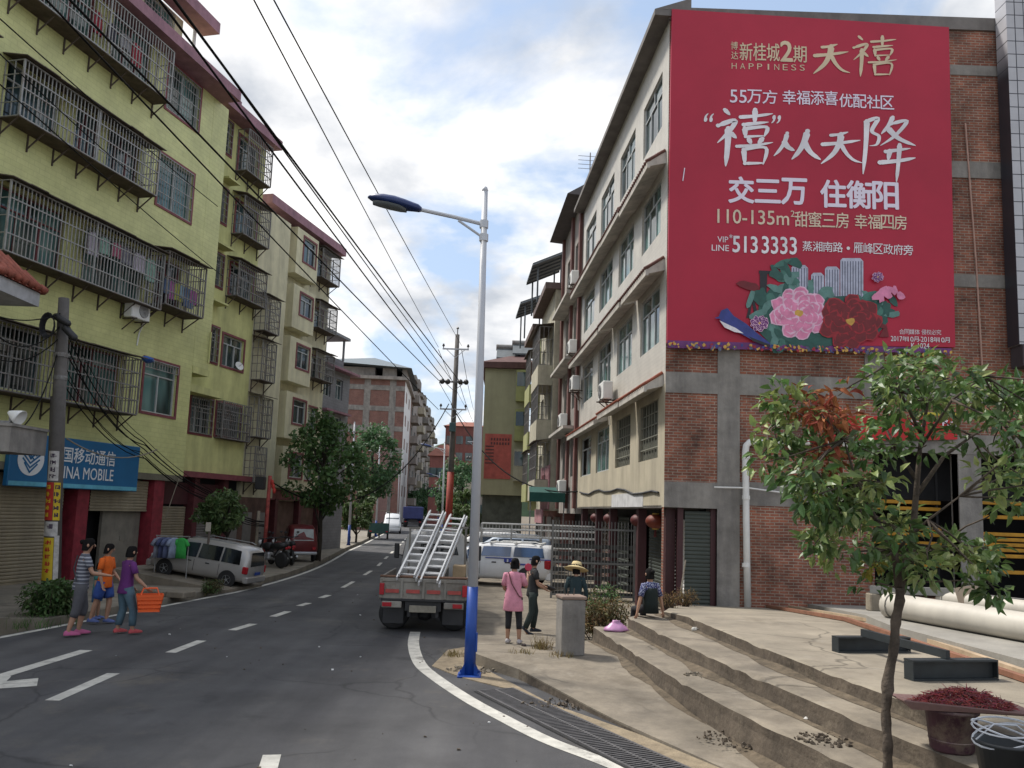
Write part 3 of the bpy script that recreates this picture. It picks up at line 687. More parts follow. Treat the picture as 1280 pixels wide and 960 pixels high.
cage(bA, TI, 0, 1, -13, -8.2, 11.6, 13.05, .6, m_cage); cage(bA, TI, 0, 1, -13, -8.6, 8.2, 9.95, .6, m_cage)
canopy(bA, TI, 0, 1, -15, 1.5, 16.6, .78, .36, m_mauve, 'roof_fascia')
facade(bA, TI, -.35, 1, -15, -.45, 16.95, 18.55, [(-2.35, -.95, 17.2, 18.45), (-5.5, -3.6, 17.2, 18.45)], [m_cream], back=8, name='attic_wall')
for h in ((-2.35, -.95, 17.2, 18.45), (-5.5, -3.6, 17.2, 18.45)): wv = window(bA, TI, -.35, 1, *h, cols=3, transom=0, gm=m_glassg); grille(wv, TI, -.35, 1, *h, nz=3)
canopy(bA, TI, -.3, 1, -15, .45, 18.55, .75, .4, m_mauve, 'roof_fascia')
q = MB(); q.tube([(-.25, .05, 16.96), (-.25, .05, 18.6)], .06, 8); q.build('downpipe', m_white, bA)
q = MB(); q.tube([(-.12, 1.06, 3.3), (-.12, 1.06, 6.9)], .05, 8); q.tube([(.06, 1.9, 7.2), (.06, 1.9, 8.3)], .03, 6); q.build('downpipe', m_yel2, bA)
q = MB(); q.box(-.6, .02, 1.1, 2.05, 6.72, 6.95); q.box(-.75, -.1, 1.1, 3.2, 6.1, 6.35); q.build('beam', m_yel2, bA)
# set-back wing
XB = -.7
h2 = [(2.9, 3.3, 15.5, 16.75), (3.85, 5.2, 15.2, 16.6), (2.95, 3.33, 12.8, 14.1), (3.95, 5.4, 12.75, 14.0), (2.3, 3.4, 10.35, 11.55), (3.9, 5.5, 10.3, 11.5), (3.02, 3.46, 7.5, 8.78), (3.78, 5.2, 7.5, 8.68), (2.15, 3.45, 4.8, 6.08), (3.72, 5.35, 4.85, 6.06)]
facade(bA, TI, XB, 1, 1.1, 5.75, 3.4, 16.9, h2, [m_yel2], dep=.18, back=8, name='wing_wall')
for i, h in enumerate(h2):
    wv = window(bA, TI, XB, 1, *h, trim=m_maroon, cols=1 if h[1] - h[0] < .6 else 3, transom=.72)
    if i in (0, 2, 4, 6, 8, 9): grille(wv, TI, XB, 1, *h, m=m_cage, nz=5, off=.06)
cage(bA, TI, XB, 1, 3.7, 5.45, 15.1, 16.75, .5, m_cage, roof=False, nz=5)
cage(bA, TI, XB, 1, 3.75, 5.65, 12.6, 14.1, .5, m_cage); cage(bA, TI, XB, 1, 3.7, 5.7, 10.15, 11.5, .5, m_cage)
cage(bA, TI, XB, 1, 3.7, 5.6, 4.75, 6.12, .3, m_cage, roof=False, hang=False)
for (y0, y1, z) in ((2.7, 3.45, 14.35), (2.2, 3.4, 11.75), (2.0, 3.3, 9.6)):
    canopy(bA, TI, XB, 1, y0, y1, z, .45, .07, m_yel2, 'window_hood')
canopy(bA, TI, XB, 1, 1.95, 5.95, 16.9, .62, .38, m_mauve, 'roof_fascia'); canopy(bA, TI, XB, 1, 1.5, 3.2, 17.28, .4, .3, m_mauve, 'roof_fascia')
canopy(bA, TI, XB, 1, 1.1, 6.0, 3.2, .4, .2, m_maroon, 'shop_beam')
cage(bA, TI, XB, 1, 5.8, 6.9, 9.3, 10.7, .5, m_cage, nz=5); cage(bA, TI, XB, 1, 5.85, 6.9, 7.3, 8.9, .45, m_cage, nz=5); cage(bA, TI, XB, 1, 5.85, 6.9, 5.0, 6.6, .45, m_cage, nz=5); cage(bA, TI, XB, 1, 5.85, 6.7, 3.2, 4.6, .45, m_cage, nz=5, roof=False)
facade(bA, TI, XB - .02, 1, 5.75, 8.2, 2.6, 14.6, [], [m_cream], back=6, name='link_wall')
# shops below
m_shut = mat('shutter_tan', (.30, .255, .175), rough=.6, var=.15, scale=2, stain=.25)
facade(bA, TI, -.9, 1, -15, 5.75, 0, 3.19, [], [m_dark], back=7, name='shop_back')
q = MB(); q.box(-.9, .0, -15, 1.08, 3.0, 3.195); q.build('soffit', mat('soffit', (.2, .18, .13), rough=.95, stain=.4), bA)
for a, b in ((-14, -10.6), (-10.2, -6.9), (-6.6, -3.75)): shutter(bA, TI, -.25, 1, a, b, .15, 3.0, m_shut)
shutter(bA, TI, -.25, 1, -2.75, -.3, 2.05, 3.0, m_shut)
q = MB(); q.box(-.5, -.4, -2.0, -.35, .1, 2.05); q.box(-.42, -.38, -1.2, -.9, 1.1, 1.25); q.build('door', mat('door_grey', (.22, .2, .165), rough=.7, stain=.3), bA)
for a, b in ((-3.45, -3.0), (-.25, .25)):
    q = MB(); q.box(-.5, -.05, a, b, .08, 3.0); q.build('pillar', m_red, bA)
shutter(bA, TI, -.75, 1, 1.0, 2.4, .1, 2.2, m_shut); q = MB(); q.box(-.86, -.74, .35, 4.3, 2.25, 3.0); q.build('shop_fascia', mat('maroon_dark', (.07, .02, .025), rough=.6), bA)
m_maroon2 = mat('maroon_pillar', (.11, .025, .03), rough=.7, var=.4, scale=4, stain=.4)
for ya in (2.5, 4.3): q = MB(); q.box(-.9, -.5, ya, ya + .28, .05, 3.2); q.build('pillar', m_maroon2, bA)
shutter(bA, TI, -.7, 1, 2.85, 4.25, .1, 2.2, mat('shutter_grey', (.16, .15, .14), rough=.6, stain=.3))
q = MB(); q.box(-.85, -.68, 4.7, 7.9, .05, 2.6); q.build('shop_front', mat('shop_dim', (.12, .07, .055), rough=.8, var=.5, scale=2.0), bA)
for k in range(3):
    q = MB(); q.box(-.67, -.62, 5.0 + k * 1.0, 5.55 + k * 1.0, .5, 2.0); q.build('shop_door', mat('shop_door', (.2, .19, .18), rough=.5), bA)
# sign on the facade: a thing of its own
sg = thing('shop_sign', 'blue mobile phone shop sign with white characters above the tan shutters', 'sign', bA.matrix_basis @ Vector((0, -3.6, 2.6)), -R_(HA - 90) if False else -R_(HA))
M_s = Matrix.Identity(4)
q = MB(); q.rbox(.01, .16, -2.45, 2.28, 0, 1.36, .015); q.build('board', mat('sign_blue', (.010, .135, .31), rough=.45, var=.10, scale=1.5, stain=.15), sg)
q = MB(); q.box(.155, .165, -2.42, 2.25, .02, .13); q.build('base_stripe', mat('sign_cyan', (.12, .42, .56), rough=.5), sg)
TS = Matrix(((0, -1, 0, 0), (1, 0, 0, 0), (0, 0, 1, 0), (0, 0, 0, 1)))   # text plane xz facing -y  ->  local plane yz facing +x
m_let = mat('sign_white', (.74, .76, .78), rough=.5, var=.05)
q = MB(TS); text_mb(q, '中国移动通信', -1.16, .70, 1.22, 1.12, y=-.172, bold=.012); text_mb(q, 'CHINA MOBILE', -1.2, .27, 1.2, .60, y=-.172, bold=.008); q.build('lettering', m_let, sg)
q = MB(TS); cx_, cz_, rr = -1.80, .70, .42
n = 40; ring = [(cx_ + rr * math.cos(2 * math.pi * k / n), -.170, cz_ + rr * math.sin(2 * math.pi * k / n)) for k in range(n)]; q.add(ring, [tuple(range(n))])
q.build('emblem', m_let, sg)
q = MB(TS)
def chev(pts, wd=.048, y=-.174):
    for (a, b) in zip(pts, pts[1:]): 
        a = Vector((a[0], y, a[1])); b = Vector((b[0], y, b[1])); d = (b - a).normalized(); nn = Vector((d.z, 0, -d.x)) * wd / 2; e_ = d * wd * .35
        q.quad(a - nn - e_, b - nn + e_, b + nn + e_, a + nn - e_)
for i, off in enumerate((-.20, -.085, .03, .145)):
    L = (.20, .26, .26, .2)[i]
    chev([(cx_ - L, cz_ - off * 0 + off + .10), (cx_ - .02, cz_ + off - .13), (cx_ + L, cz_ + off + .08)], .046, -.174 - .001 * i)
chev([(cx_ - .05, cz_ + .30), (cx_ + .16, cz_ + .10)], .04, -.179); chev([(cx_ - .16, cz_ + .22), (cx_ + .08, cz_ - .0)], .04, -.180)
q.build('emblem_lines', mat('sign_blue', (0, 0, 0)), sg)
TA = bA.matrix_basis.copy()
ac_unit(TA, 0, 1, -2.15, 7.75, 'white air conditioner on the yellow wall under the long barred balcony')
clothes(TA, .38, -4.6, -1.7, 9.7, 6, [(.55, .5, .6), (.3, .5, .42), (.45, .12, .2), (.2, .2, .25)], 'washing hung behind bars of the long balcony above the air conditioner', 'washing on the balconies')
clothes(TA, .45, -1.3, .3, 9.3, 6, [(.1, .16, .3), (.4, .12, .35), (.4, .42, .08), (.25, .4, .5)], 'colourful clothes hung in the small corner cage above the maroon framed window', 'washing on the balconies')
clothes(TA, .35, -5.2, -3.0, 15.9, 4, [(.35, .03, .05), (.04, .04, .06), (.3, .3, .32)], 'dark and red washing in the topmost barred balcony', 'washing on the balconies')
# satellite dish on the wing
d_ = thing('satellite_dish', 'small white satellite dish beside the wing window of the yellow block', 'satellite dish', bA.matrix_basis @ Vector((XB, 4.75, 7.55)), -R_(HA)); d_.scale = (.5, .5, .5)
q = MB(); Md = Matrix.Rotation(R_(65), 3, 'Y') @ Matrix.Rotation(R_(20), 3, 'X'); q.smooth = True
q.lathe([(.01, 0), (.15, .02), (.28, .07), (.36, .13), (.355, .14), (.27, .08), (.01, .02)], 18, (.25, 0, .1), Md); q.build('reflector', m_white, d_)
q = MB(); q.beam((0, 0, 0), (.25, 0, .1), .04); q.beam((.25, 0, .1), (.62, .05, .35), .02); q.build('arm', m_cage, d_)
# ---- block B: cream block with boxed-out windows
bB = thing('apartment_block', 'cream apartment block with boxed-out bays, behind the big dark green street tree', 'building', PA + Vector((math.cos(R_(HA)) * -2, math.sin(R_(HA)) * 2, 0)), -R_(HA))
rows = [(13.75, 14.9), (11.2, 12.2), (8.7, 9.75), (6.1, 7.2), (3.6, 4.7)]
hB = [(8.95, 9.65, c, d) for c, d in rows] + [(12.75, 14.2, c, d) for c, d in rows]
facade(bB, TI, 0, 1, 8.0, 14.75, 0, 15.4, hB, [m_cream], back=9)
for h in hB: window(bB, TI, 0, 1, *h, trim=m_maroon, cols=2, transom=.72)
canopy(bB, TI, -.2, 1, 7.6, 15.1, 15.4, .85, .4, m_mauve, 'roof_fascia')
for i, (c, d) in enumerate(rows):
    q = MB(); zt = d + .28; zb = c - .75 if i < 4 else c - .5
    # box with a front opening
    y0, y1 = 10.0, 12.1; bx = .62
    facade(bB, TI, bx, 1, y0, y1, zb, zt, [(10.65, 11.85, c, d)], [m_cream], dep=.1, back=.6, name='window_bay')
    window(bB, TI, bx, 1, 10.65, 11.85, c, d, trim=m_maroon, cols=2, transom=.72, dep=.08)
for i in (0, 1, 2): cage(bB, TI, 0, 1, 12.6, 14.55, rows[i][0] - .15, rows[i][1] + .15, .62, m_cage, nz=4)
q = MB(); q.box(-.1, .25, 8.0, 14.75, 2.55, 3.0); q.build('shop_beam', m_maroon, bB)
for k, (a, b) in enumerate(((8.4, 10.2), (10.6, 12.4), (12.8, 14.4))):
    q = MB(); q.box(.0, .05, a, b, .1, 2.5); q.build('shop_door', mat('shop_dim', (0, 0, 0)), bB)
    q = MB(); q.box(0, .3, b + .05, b + .3, .05, 2.6); q.build('pillar', m_maroon2, bB)
# ---- block C: narrow grey house
bC = thing('grey_house', 'narrow grey tiled house with pink eaves and a rooftop shed', 'building', bB.location, -R_(HA))
m_gry = brick_mat('grey_wall_tile', (.215, .215, .235), (.19, .19, .21), (.15, .15, .16), bw=.3, bh=.15, ms=.008, plane='yz', rough=.7, bump=.1, stain=.2, noise=.08)
m_gryx = brick_mat('grey_wall_tile_x', (.215, .215, .235), (.19, .19, .21), (.15, .15, .16), bw=.3, bh=.15, ms=.008, plane='xz', rough=.7, bump=.1, stain=.2, noise=.08)
rc = [(8.1, 9.2), (6.1, 7.15), (4.0, 5.1)]
hC = [(a, a + .85, c, d) for a in (15.35, 16.8) for c, d in rc]
facade(bC, TI, -.3, 1, 14.8, 18.5, 0, 9.7, hC, [m_gry], back=9)
for h in hC: window(bC, TI, -.3, 1, *h, cols=2, transom=.7)
for z in (7.3, 5.25): canopy(bC, TI, -.3, 1, 15.2, 18.2, z, .35, .1, m_mauve, 'awning_slab')
q = MB(); q.add([(-9.5, 14.78, 9.72), (.15, 14.78, 9.6), (.15, 18.9, 9.6), (-9.5, 18.9, 9.72), (-9.5, 14.78, 10.5), (.15, 14.78, 9.72), (.15, 18.9, 9.72), (-9.5, 18.9, 10.5)], [(0, 3, 2, 1), (4, 5, 6, 7), (0, 1, 5, 4), (1, 2, 6, 5), (2, 3, 7, 6), (3, 0, 4, 7)]); q.build('roof', m_mauve, bC)
q = MB(); q.box(-6, -.6, 15.2, 18.2, 9.9, 10.4); q.build('parapet', m_gryx, bC)
q = MB(); q.box(-1.9, -1.0, 15.8, 16.8, 10.4, 11.55); q.box(-2.4, -.3, 15.2, 18.3, 11.55, 11.7); q.beam((-.6, 18.1, 10.4), (-.6, 18.1, 11.6), .1); q.build('roof_shed', mat('shed_grey', (.22, .23, .25), rough=.8), bC)
# ================================================================ RIGHT: brick gable with the billboard, white street front
KX, KY = 3.505, 18.2
m_brk = brick_mat('old_brick', (.29, .10, .058), (.17, .062, .042), (.29, .235, .185), bw=.21, bh=.066, ms=.0095, plane='xz', bump=1.0, stain=.62, noise=.6)
m_wtile = brick_mat('white_wall_tile', (.58, .55, .49), (.55, .52, .465), (.44, .41, .365), bw=.21, bh=.10, ms=.004, plane='yz', rough=.45, bump=.1, stain=.2, noise=.06)
m_crm2 = mat('beige_render', (.47, .42, .315), rough=.85, var=.12, scale=1.2, stain=.28, detail=10)
m_cb = mat('raw_concrete', (.25, .235, .215), rough=.95, var=.28, scale=2.2, bump=.35, bscale=18, stain=.4, detail=12)
for _c in (m_wtile, m_crm2): blotch(_c, (.20, .175, .13), 1.0, .57, .8, .5, 4.0, st=(3.0, 3.0, .25))
bJ = thing('brick_building', 'bare brick building with white tiled street front carrying the red billboard', 'building', (KX, KY, 0))
TS_ = rotT(-3.96); TF = rotT(90)
rj = [(3.78, 5.2), (6.55, 8.0), (9.3, 10.68), (12.0, 13.45)]
cj = [(.62, 2.6), (3.6, 5.65), (6.62, 8.9), (9.9, 12.15)]
hJ = [(a, b, c, d) for a, b in cj for c, d in rj]
facade(bJ, TS_, 0, -1, .0, 12.75, 5.45, 14.45, [h for h in hJ if h[2] > 5.4], [m_wtile], dep=.11, name='street_wall')
facade(bJ, TS_, 0, -1, .0, 12.75, 2.62, 5.45, [h for h in hJ if h[2] < 5.4], [m_crm2], dep=.11, name='street_wall')
q = MB(TS_); q.box(.95, 9, .3, 12.7, 3.0, 14.4); q.build('light_block', m_dark, bJ)  # dark box added inside the street front to block light
q = MB(TS_); q.box(.02, 9, 12.62, 12.745, 2.7, 14.4); q.build('party_wall', m_cb, bJ)
q = MB(TS_)
for z in (3.0, 5.6, 8.4, 11.1, 14.3): q.box(.06, .95, .3, 12.6, z, z + .12)
q.build('floor_edge', m_cb, bJ)
for (a, b) in cj:
    for (c, d) in rj:
        if c < 5 and b < 6:
            p_ = MB(TS_); p_.quad((.10, a, c), (.10, b, c), (.10, b, d), (.10, a, d)); wv = p_.build('window', mat('mesh_grey', (.085, .085, .065), rough=.8, var=.3, scale=3), bJ)
            grille(wv, TS_, .08, -1, a, b, c, d, m=mat('grille_dull', (.22, .22, .18), rough=.7), nx=7, nz=5, off=.02)
        else: window(bJ, TS_, 0, -1, a, b, c, d, cols=3 if b < 9 else 2, transom=.68, gm=m_glassg if c < 12 else m_glass, dep=.07, open_=.45 if (a > 9 and c < 4) else None)
m_awn = mat('awning_tile', (.13, .055, .045), rough=.7, var=.35, scale=9); m_awc = mat('awning_conc', (.50, .47, .42), rough=.85, stain=.35)
def tile_awning(par, T, a, b, z, o=-1, dep=.44, bright=False):
    q = MB(T); q.add([(0, a, z), (0, b, z), (o * dep, b, z - .12), (o * dep, a, z - .12), (0, a, z + .30), (0, b, z + .30), (o * dep, b, z - .02), (o * dep, a, z - .02)], [(0, 1, 2, 3), (4, 7, 6, 5), (3, 2, 6, 7), (0, 3, 7, 4), (1, 5, 6, 2)])
    q.box(o * (dep + .015), o * (dep - .05), a - .01, b + .01, z - .15, z + .0); ob = q.build('awning', m_awc, par)
    r_ = MB(T); n = int((b - a) / .16); r_.smooth = True
    for k in range(n + 1):
        y = a + (b - a) * k / n; r_.tube([(o * .02, y, z + .32), (o * (dep + .05), y, z + .01)], .04, 6)
    r_.build('tiles', mat('awning_tile_new', (.30, .085, .05), rough=.6, var=.3, scale=9) if bright else m_awn, ob)
    return ob
for (a, b, z, br) in ((.2, 3.0, 5.42, 1), (3.2, 6.3, 5.44, 1), (6.9, 12.9, 5.36, 1), (.2, 3.5, 10.86, 0), (3.55, 6.4, 10.96, 0), (6.5, 12.9, 11.0, 0), (3.3, 6.4, 8.22, 0), (6.6, 12.9, 8.2, 0), (.2, 3.0, 8.2, 0)): tile_awning(bJ, TS_, a, b, z, bright=br)
q = MB(TS_); q.box(-.4, .3, -.12, 12.95, 14.45, 14.6); q.add([(-.4, -.12, 14.6), (-.4, 12.95, 14.6), (.5, 12.95, 14.95), (.5, -.12, 14.95), (.5, -.12, 14.62), (.5, 12.95, 14.62)], [(0, 1, 2, 3), (0, 3, 4), (1, 5, 2)]); q.build('roof_eave', mat('eave_grey', (.17, .155, .145), rough=.85, stain=.3), bJ)
q = MB(); q.add([(0, 0, 14.5), (9, 0, 14.4), (9, 12, 14.4), (-.6, 12, 14.5)], [(0, 1, 2, 3)]); q.build('roof', m_cb, bJ)
# brick gable, facing the camera: openings for the shop corner and the garage
g1 = (0.0, 1.2, 0.2, 2.62); g2 = (4.75, 6.68, .5, 4.05); g3 = (7.2, 11.5, .5, 4.05)
facade(bJ, TF, 0, 1, 0.0, 12, .2, 14.4, [g1, g2, g3], [m_brk], dep=.24, name='brick_wall')
q = MB()
q.box(1.2, 1.71, -.03, .2, .1, 6.9); q.box(0.0, 1.2, -.035, .2, 2.62, 3.2); q.box(1.71, 4.7, -.02, .2, 2.72, 3.25); q.box(0.0, 12, -.032, .2, 5.24, 5.72)
q.box(4.6, 5.05, -.025, .2, 5.72, 7.2); q.box(4.7, 12, -.05, .3, 4.05, 4.5); q.box(6.68, 7.2, -.04, .3, .5, 4.05); q.box(6.5, 12, -.03, .2, 7.98, 8.28); q.box(6.5, 12, -.03, .2, 10.65, 11.05); q.box(6.5, 12, -.02, .2, 13.25, 13.5)
q.build('concrete_frame', m_cb, bJ); blotch(m_brk, (.30, .25, .21), 1.6, .60, .72, .45, 2.0, .8); blotch(m_brk, (.06, .035, .028), .8, .55, .74, .6, 6.0, .75)
q = MB(); q.box(-.02, 12, -.06, .35, 14.4, 14.72); q.build('coping', mat('eave_grey', (0, 0, 0)), bJ)
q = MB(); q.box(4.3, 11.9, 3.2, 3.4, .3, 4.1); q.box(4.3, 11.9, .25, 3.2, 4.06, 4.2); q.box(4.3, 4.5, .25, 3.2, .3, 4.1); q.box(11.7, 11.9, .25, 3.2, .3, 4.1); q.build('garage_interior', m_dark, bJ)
q = MB(); q.box(4.5, 11.7, .0, 3.2, .45, .60); q.build('garage_floor', mat('red_soil', (.17, .075, .035), rough=.95, var=.3, scale=3), bJ)
# ground floor under the overhang
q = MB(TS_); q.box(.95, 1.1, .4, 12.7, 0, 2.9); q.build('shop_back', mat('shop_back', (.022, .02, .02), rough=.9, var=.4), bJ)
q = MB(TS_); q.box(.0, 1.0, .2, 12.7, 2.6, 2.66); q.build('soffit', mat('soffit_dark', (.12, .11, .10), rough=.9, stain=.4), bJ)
q = MB(); shutter(bJ, TF, -.12, 1, .5, 1.12, .3, 2.6, mat('shutter_green', (.048, .058, .05), rough=.65, var=.15))
for x in (.33, 1.08): 
    q = MB(); q.box(x, x + .13, .08, .2, .2, 2.62); q.build('door_post', mat('dark_red_post', (.048, .013, .016), rough=.6, var=.2), bJ)
for (a, b, mm) in ((1.0, 1.8, m_white), (1.9, 2.9, mat('grey_door', (.33, .33, .32), rough=.7, stain=.2)), (3.2, 4.6, mat('shutter_green', (0, 0, 0))), (5.0, 6.6, mat('shop_dim', (0, 0, 0))), (7.2, 9.0, mat('shutter_green', (0, 0, 0))), (9.6, 11.5, mat('shop_dim', (0, 0, 0)))):
    shutter(bJ, TS_, .82, -1, a, b, .1, 2.35, mm, name='shop_door')
for y in (.25, 3.0, 6.8, 9.2, 12.2):
    q = MB(TS_); q.box(.12, .34, y, y + .25, 0, 2.62); q.build('pillar', mat('dark_red_post', (0, 0, 0)), bJ)
q = MB(TS_); q.box(-.012, .0, 2.0, 6.0, 2.63, 3.0); q.build('patch', mat('patch_white', (.55, .55, .56), rough=.7), bJ)
cb_ = MB(TS_); cb_.tube([(-.03, y, 3.15 + .06 * math.sin(y * 1.7) - .25 * (y < 6) * (6 - y) / 6) for y in [12, 11, 10, 9, 8, 7, 6, 5, 4, 3, 2, 1, .4]], .028, 5); cb_.build('wall_cable', m_black, bJ)
TJ = bJ.matrix_basis @ TS_
for i, (s_, z, lb) in enumerate(((5.95, 5.85, 'air conditioner on the white tiled front above the orange tiled awning'), (12.4, 7.1, 'air conditioner at the far end of the white tiled front'))):
    ac_unit(TJ, 0, -1, s_, z, lb)
# drainpipe on the brick
dp = thing('drainpipe', 'white plastic drainpipe with elbow against the brick wall', 'pipe', (KX + 1.86, KY - .12, .45))
q = MB(); q.smooth = True; q.tube([(0, 0, 0), (-.03, 0, 1.9), (-.05, 0, 3.45), (-.03, 0, 3.62), (.05, 0, 3.70), (.2, 0, 3.72), (1.5, 0, 3.75), (2.6, 0, 3.72)], .075, 10); q.build('pipe', m_white, dp)
q = MB()
for z in (.9, 2.4, 3.32): q = MB(); q.lathe([(.09, z), (.09, z + .09)], 10, (-.035, 0, 0)); q.build('collar', m_white, dp)
q = MB(); q.tube([(-.75, -.0, 2.65), (0, -.02, 2.66), (.8, -.0, 2.58), (1.6, .02, 2.55)], .018, 5); q.build('conduit', m_white, dp)
# ---------------------------------------------------------------- billboard
BY = KY - .16
def bp(px, py):
    p = ay(px, py, BY); return p.x - KX, p.z
def zb(x, y): return bp(820 + x / 2.087, y / 2.087)      # coordinates of a 2.087x crop
bb = thing('billboard', 'huge red property billboard with gold and white lettering on the brick gable', 'billboard', (KX, BY, 6.36))
Z0 = 6.36
m_bred = mat('billboard_red', (.40, .017, .046), rough=.5, var=.14, scale=.35, spec=.35, bump=.5, bscale=1.1)
q = MB(); q.add([(.0, .0, .02), (6.63, 0, .14), (6.72, 0, 8.02), (.02, 0, 8.24), (.0, .1, .02), (6.63, .1, .14), (6.72, .1, 8.02), (.02, .1, 8.24)], [(0, 1, 2, 3), (7, 6, 5, 4), (0, 4, 5, 1), (1, 5, 6, 2), (2, 6, 7, 3), (3, 7, 4, 0)]); q.build('sheet', m_bred, bb)
m_gold = mat('billboard_gold', (.62, .50, .34), rough=.5, var=.12, scale=2); m_ltw = mat('billboard_white', (.74, .68, .80), rough=.5, var=.03)
m_pale = mat('billboard_pale', (.72, .70, .74), rough=.5, var=.22, scale=1.2)
def T_(mb, body, x0, y0, x1, y1, **k):
    a = zb(x0, y1); b = zb(x1, y0); text_mb(mb, body, a[0], a[1] - Z0, b[0], b[1] - Z0, y=k.pop('y', -.012), **k)

BR = {'天': [((.22, .74), (.42, .77), (.64, .84)), ((.03, .50), (.45, .55), (.94, .64)), ((.47, .78), (.43, .55), (.29, .27), (.0, .0)), ((.46, .54), (.60, .30), (.78, .13), (1.0, .06))],
 '从': [((.27, .86), (.22, .6), (.12, .36), (.0, .18)), ((.21, .58), (.31, .44), (.44, .36)), ((.70, .94), (.63, .6), (.52, .32), (.38, .10)), ((.63, .62), (.78, .32), (1.0, .12))],
 '禧': [((.13, .98), (.23, .89)), ((.0, .70), (.30, .80), (.22, .62), (.0, .40)), ((.19, .66), (.19, .35), (.17, .0)), ((.24, .58), (.35, .49)), ((.41, .86), (.70, .89), (1.0, .94)), ((.69, 1.0), (.68, .74)), ((.48, .73), (.94, .79)), ((.50, .67), (.51, .52)), ((.50, .66), (.89, .70), (.85, .53)), ((.51, .52), (.86, .55)), ((.57, .48), (.62, .40)), ((.82, .50), (.74, .40)), ((.36, .35), (.7, .38), (1.02, .44)), ((.48, .30), (.50, .04)), ((.48, .30), (.89, .34), (.85, .05)), ((.50, .06), (.86, .08))],
 '降': [((.04, .90), (.28, .97), (.17, .75), (.31, .66), (.27, .52), (.13, .49)), ((.07, .92), (.06, .5), (.02, .0)), ((.57, 1.0), (.48, .84), (.35, .70)), ((.54, .88), (.84, .94), (.62, .68), (.34, .50)), ((.48, .80), (.70, .63), (1.02, .52)), ((.44, .40), (.92, .47)), ((.52, .42), (.48, .25)), ((.34, .21), (.7, .25), (1.02, .31)), ((.71, .53), (.69, .2), (.66, -.12))]}
def brush(mb, ch, x0, y0, x1, y1, wd=.075, y=-.012):
    a = zb(x0, y1); b = zb(x1, y0); W_, H_ = b[0] - a[0], b[1] - a[1]; r = random.Random(ord(ch))
    for si, st in enumerate(BR[ch]):
        P = smooth([(a[0] + u * W_ + (v - .5) * .04 * H_, a[1] - Z0 + v * H_) for u, v in st], 6) if len(st) > 2 else [(a[0] + (st[0][0] + (st[1][0] - st[0][0]) * k / 6) * W_, a[1] - Z0 + (st[0][1] + (st[1][1] - st[0][1]) * k / 6) * H_) for k in range(7)]
        n = len(P); L_, R2 = [], []; base = wd * H_ * r.uniform(.8, 1.25)
        for i, p in enumerate(P):
            t = i / (n - 1); q0 = Vector(P[max(0, i - 1)]); q1 = Vector(P[min(n - 1, i + 1)]); d = (q1 - q0).normalized(); nn = Vector((-d.y, d.x)); ang = .65 + .45 * abs(d.y)
            w_ = base * ang * (.75 + .5 * (1 - t) ** 2) * (1 if t < .75 else max(.12, 1 - (t - .75) * 3.2)) * (1 if t > .06 else .6); pv = Vector(p); L_.append(pv + nn * w_ * .55); R2.append(pv - nn * w_ * .55)
        yy_ = y - .0006 * si
        for i in range(n - 1): mb.quad((L_[i].x, yy_, L_[i].y), (R2[i].x, yy_, R2[i].y), (R2[i + 1].x, yy_, R2[i + 1].y), (L_[i + 1].x, yy_, L_[i + 1].y))
        for c_, k_ in ((P[0], .62),): mb.add([(c_[0] + base * k_ * math.cos(q_) * .8, yy_ - .0002, c_[1] + base * k_ * .7 * math.sin(q_)) for q_ in [2 * math.pi * j / 10 for j in range(10)]], [tuple(range(10))])
def TL(mb, body, x0, y0, x1, y1, dy, **k):
    """a line that drops dy over its length, character by character"""
    import re as _re
    chs = _re.findall(r'[\x00-\x7f]+|[^\x00-\x7f]', body) if dy or len(body) > 3 else [body]
    wds = [.55 * len(c) if ord(c[0]) < 256 else 1.0 for c in chs]; tot = sum(wds); u = 0
    for c, wd in zip(chs, wds):
        a = u / tot; b = (u + wd * (.94 if ord(c[0]) > 255 else .97)) / tot; u += wd
        if not c.strip(): continue
        xa = x0 + (x1 - x0) * a; xb = x0 + (x1 - x0) * b; dd = dy * a
        yt, yb_ = y0 + dd, y1 + dd
        if c in '三': yt, yb_ = yt + (yb_ - yt) * .08, yb_ - (yb_ - yt) * .04
        if ord(c[0]) < 256: yt += (yb_ - yt) * .06
        T_(mb, c, xa, yt, xb, yb_, **dict(k))
q = MB(); T_(q, '博', 195, 110, 213, 130, bold=.005); T_(q, '达', 196, 135, 214, 155, bold=.005); TL(q, '新桂城', 218, 113, 324, 158, 3, bold=.008); T_(q, '2', 325, 109, 355, 160, bold=.03); T_(q, '期', 358, 121, 392, 163, bold=.01)
[T_(q, c_, 197 + i_ * 22.2 + (5 if c_ == 'I' else 0), 165 + i_ * .6, 197 + i_ * 22.2 + (9 if c_ == 'I' else 13), 180 + i_ * .6, bold=-.006) for i_, c_ in enumerate('HAPPINESS')]; q.build('lettering', m_gold, bb)
mx_112 = m_gold
q = MB(); brush(q, '天', 412, 102, 506, 193, .10); q.build('lettering', mx_112, bb)
q = MB(); brush(q, '禧', 516, 97, 624, 200, .062); q.build('lettering', mx_112, bb)
mx_115 = m_ltw
q = MB(); TL(q, '55万方', 193, 234, 318, 268, 4, bold=.01); q.build('lettering', mx_115, bb)
q = MB(); TL(q, '幸福添喜', 330, 237, 476, 272, 3, bold=.01); q.build('lettering', mx_115, bb)
q = MB(); TL(q, '优配社区', 478, 246, 622, 280, 7, bold=.01); q.build('lettering', mx_115, bb)
mx_119 = m_pale
q = MB(); T_(q, '“', 125, 297, 150, 318, bold=.03, shear=.3); q.build('lettering', mx_119, bb)
q = MB(); brush(q, '禧', 160, 288, 302, 434, .07); q.build('lettering', mx_119, bb)
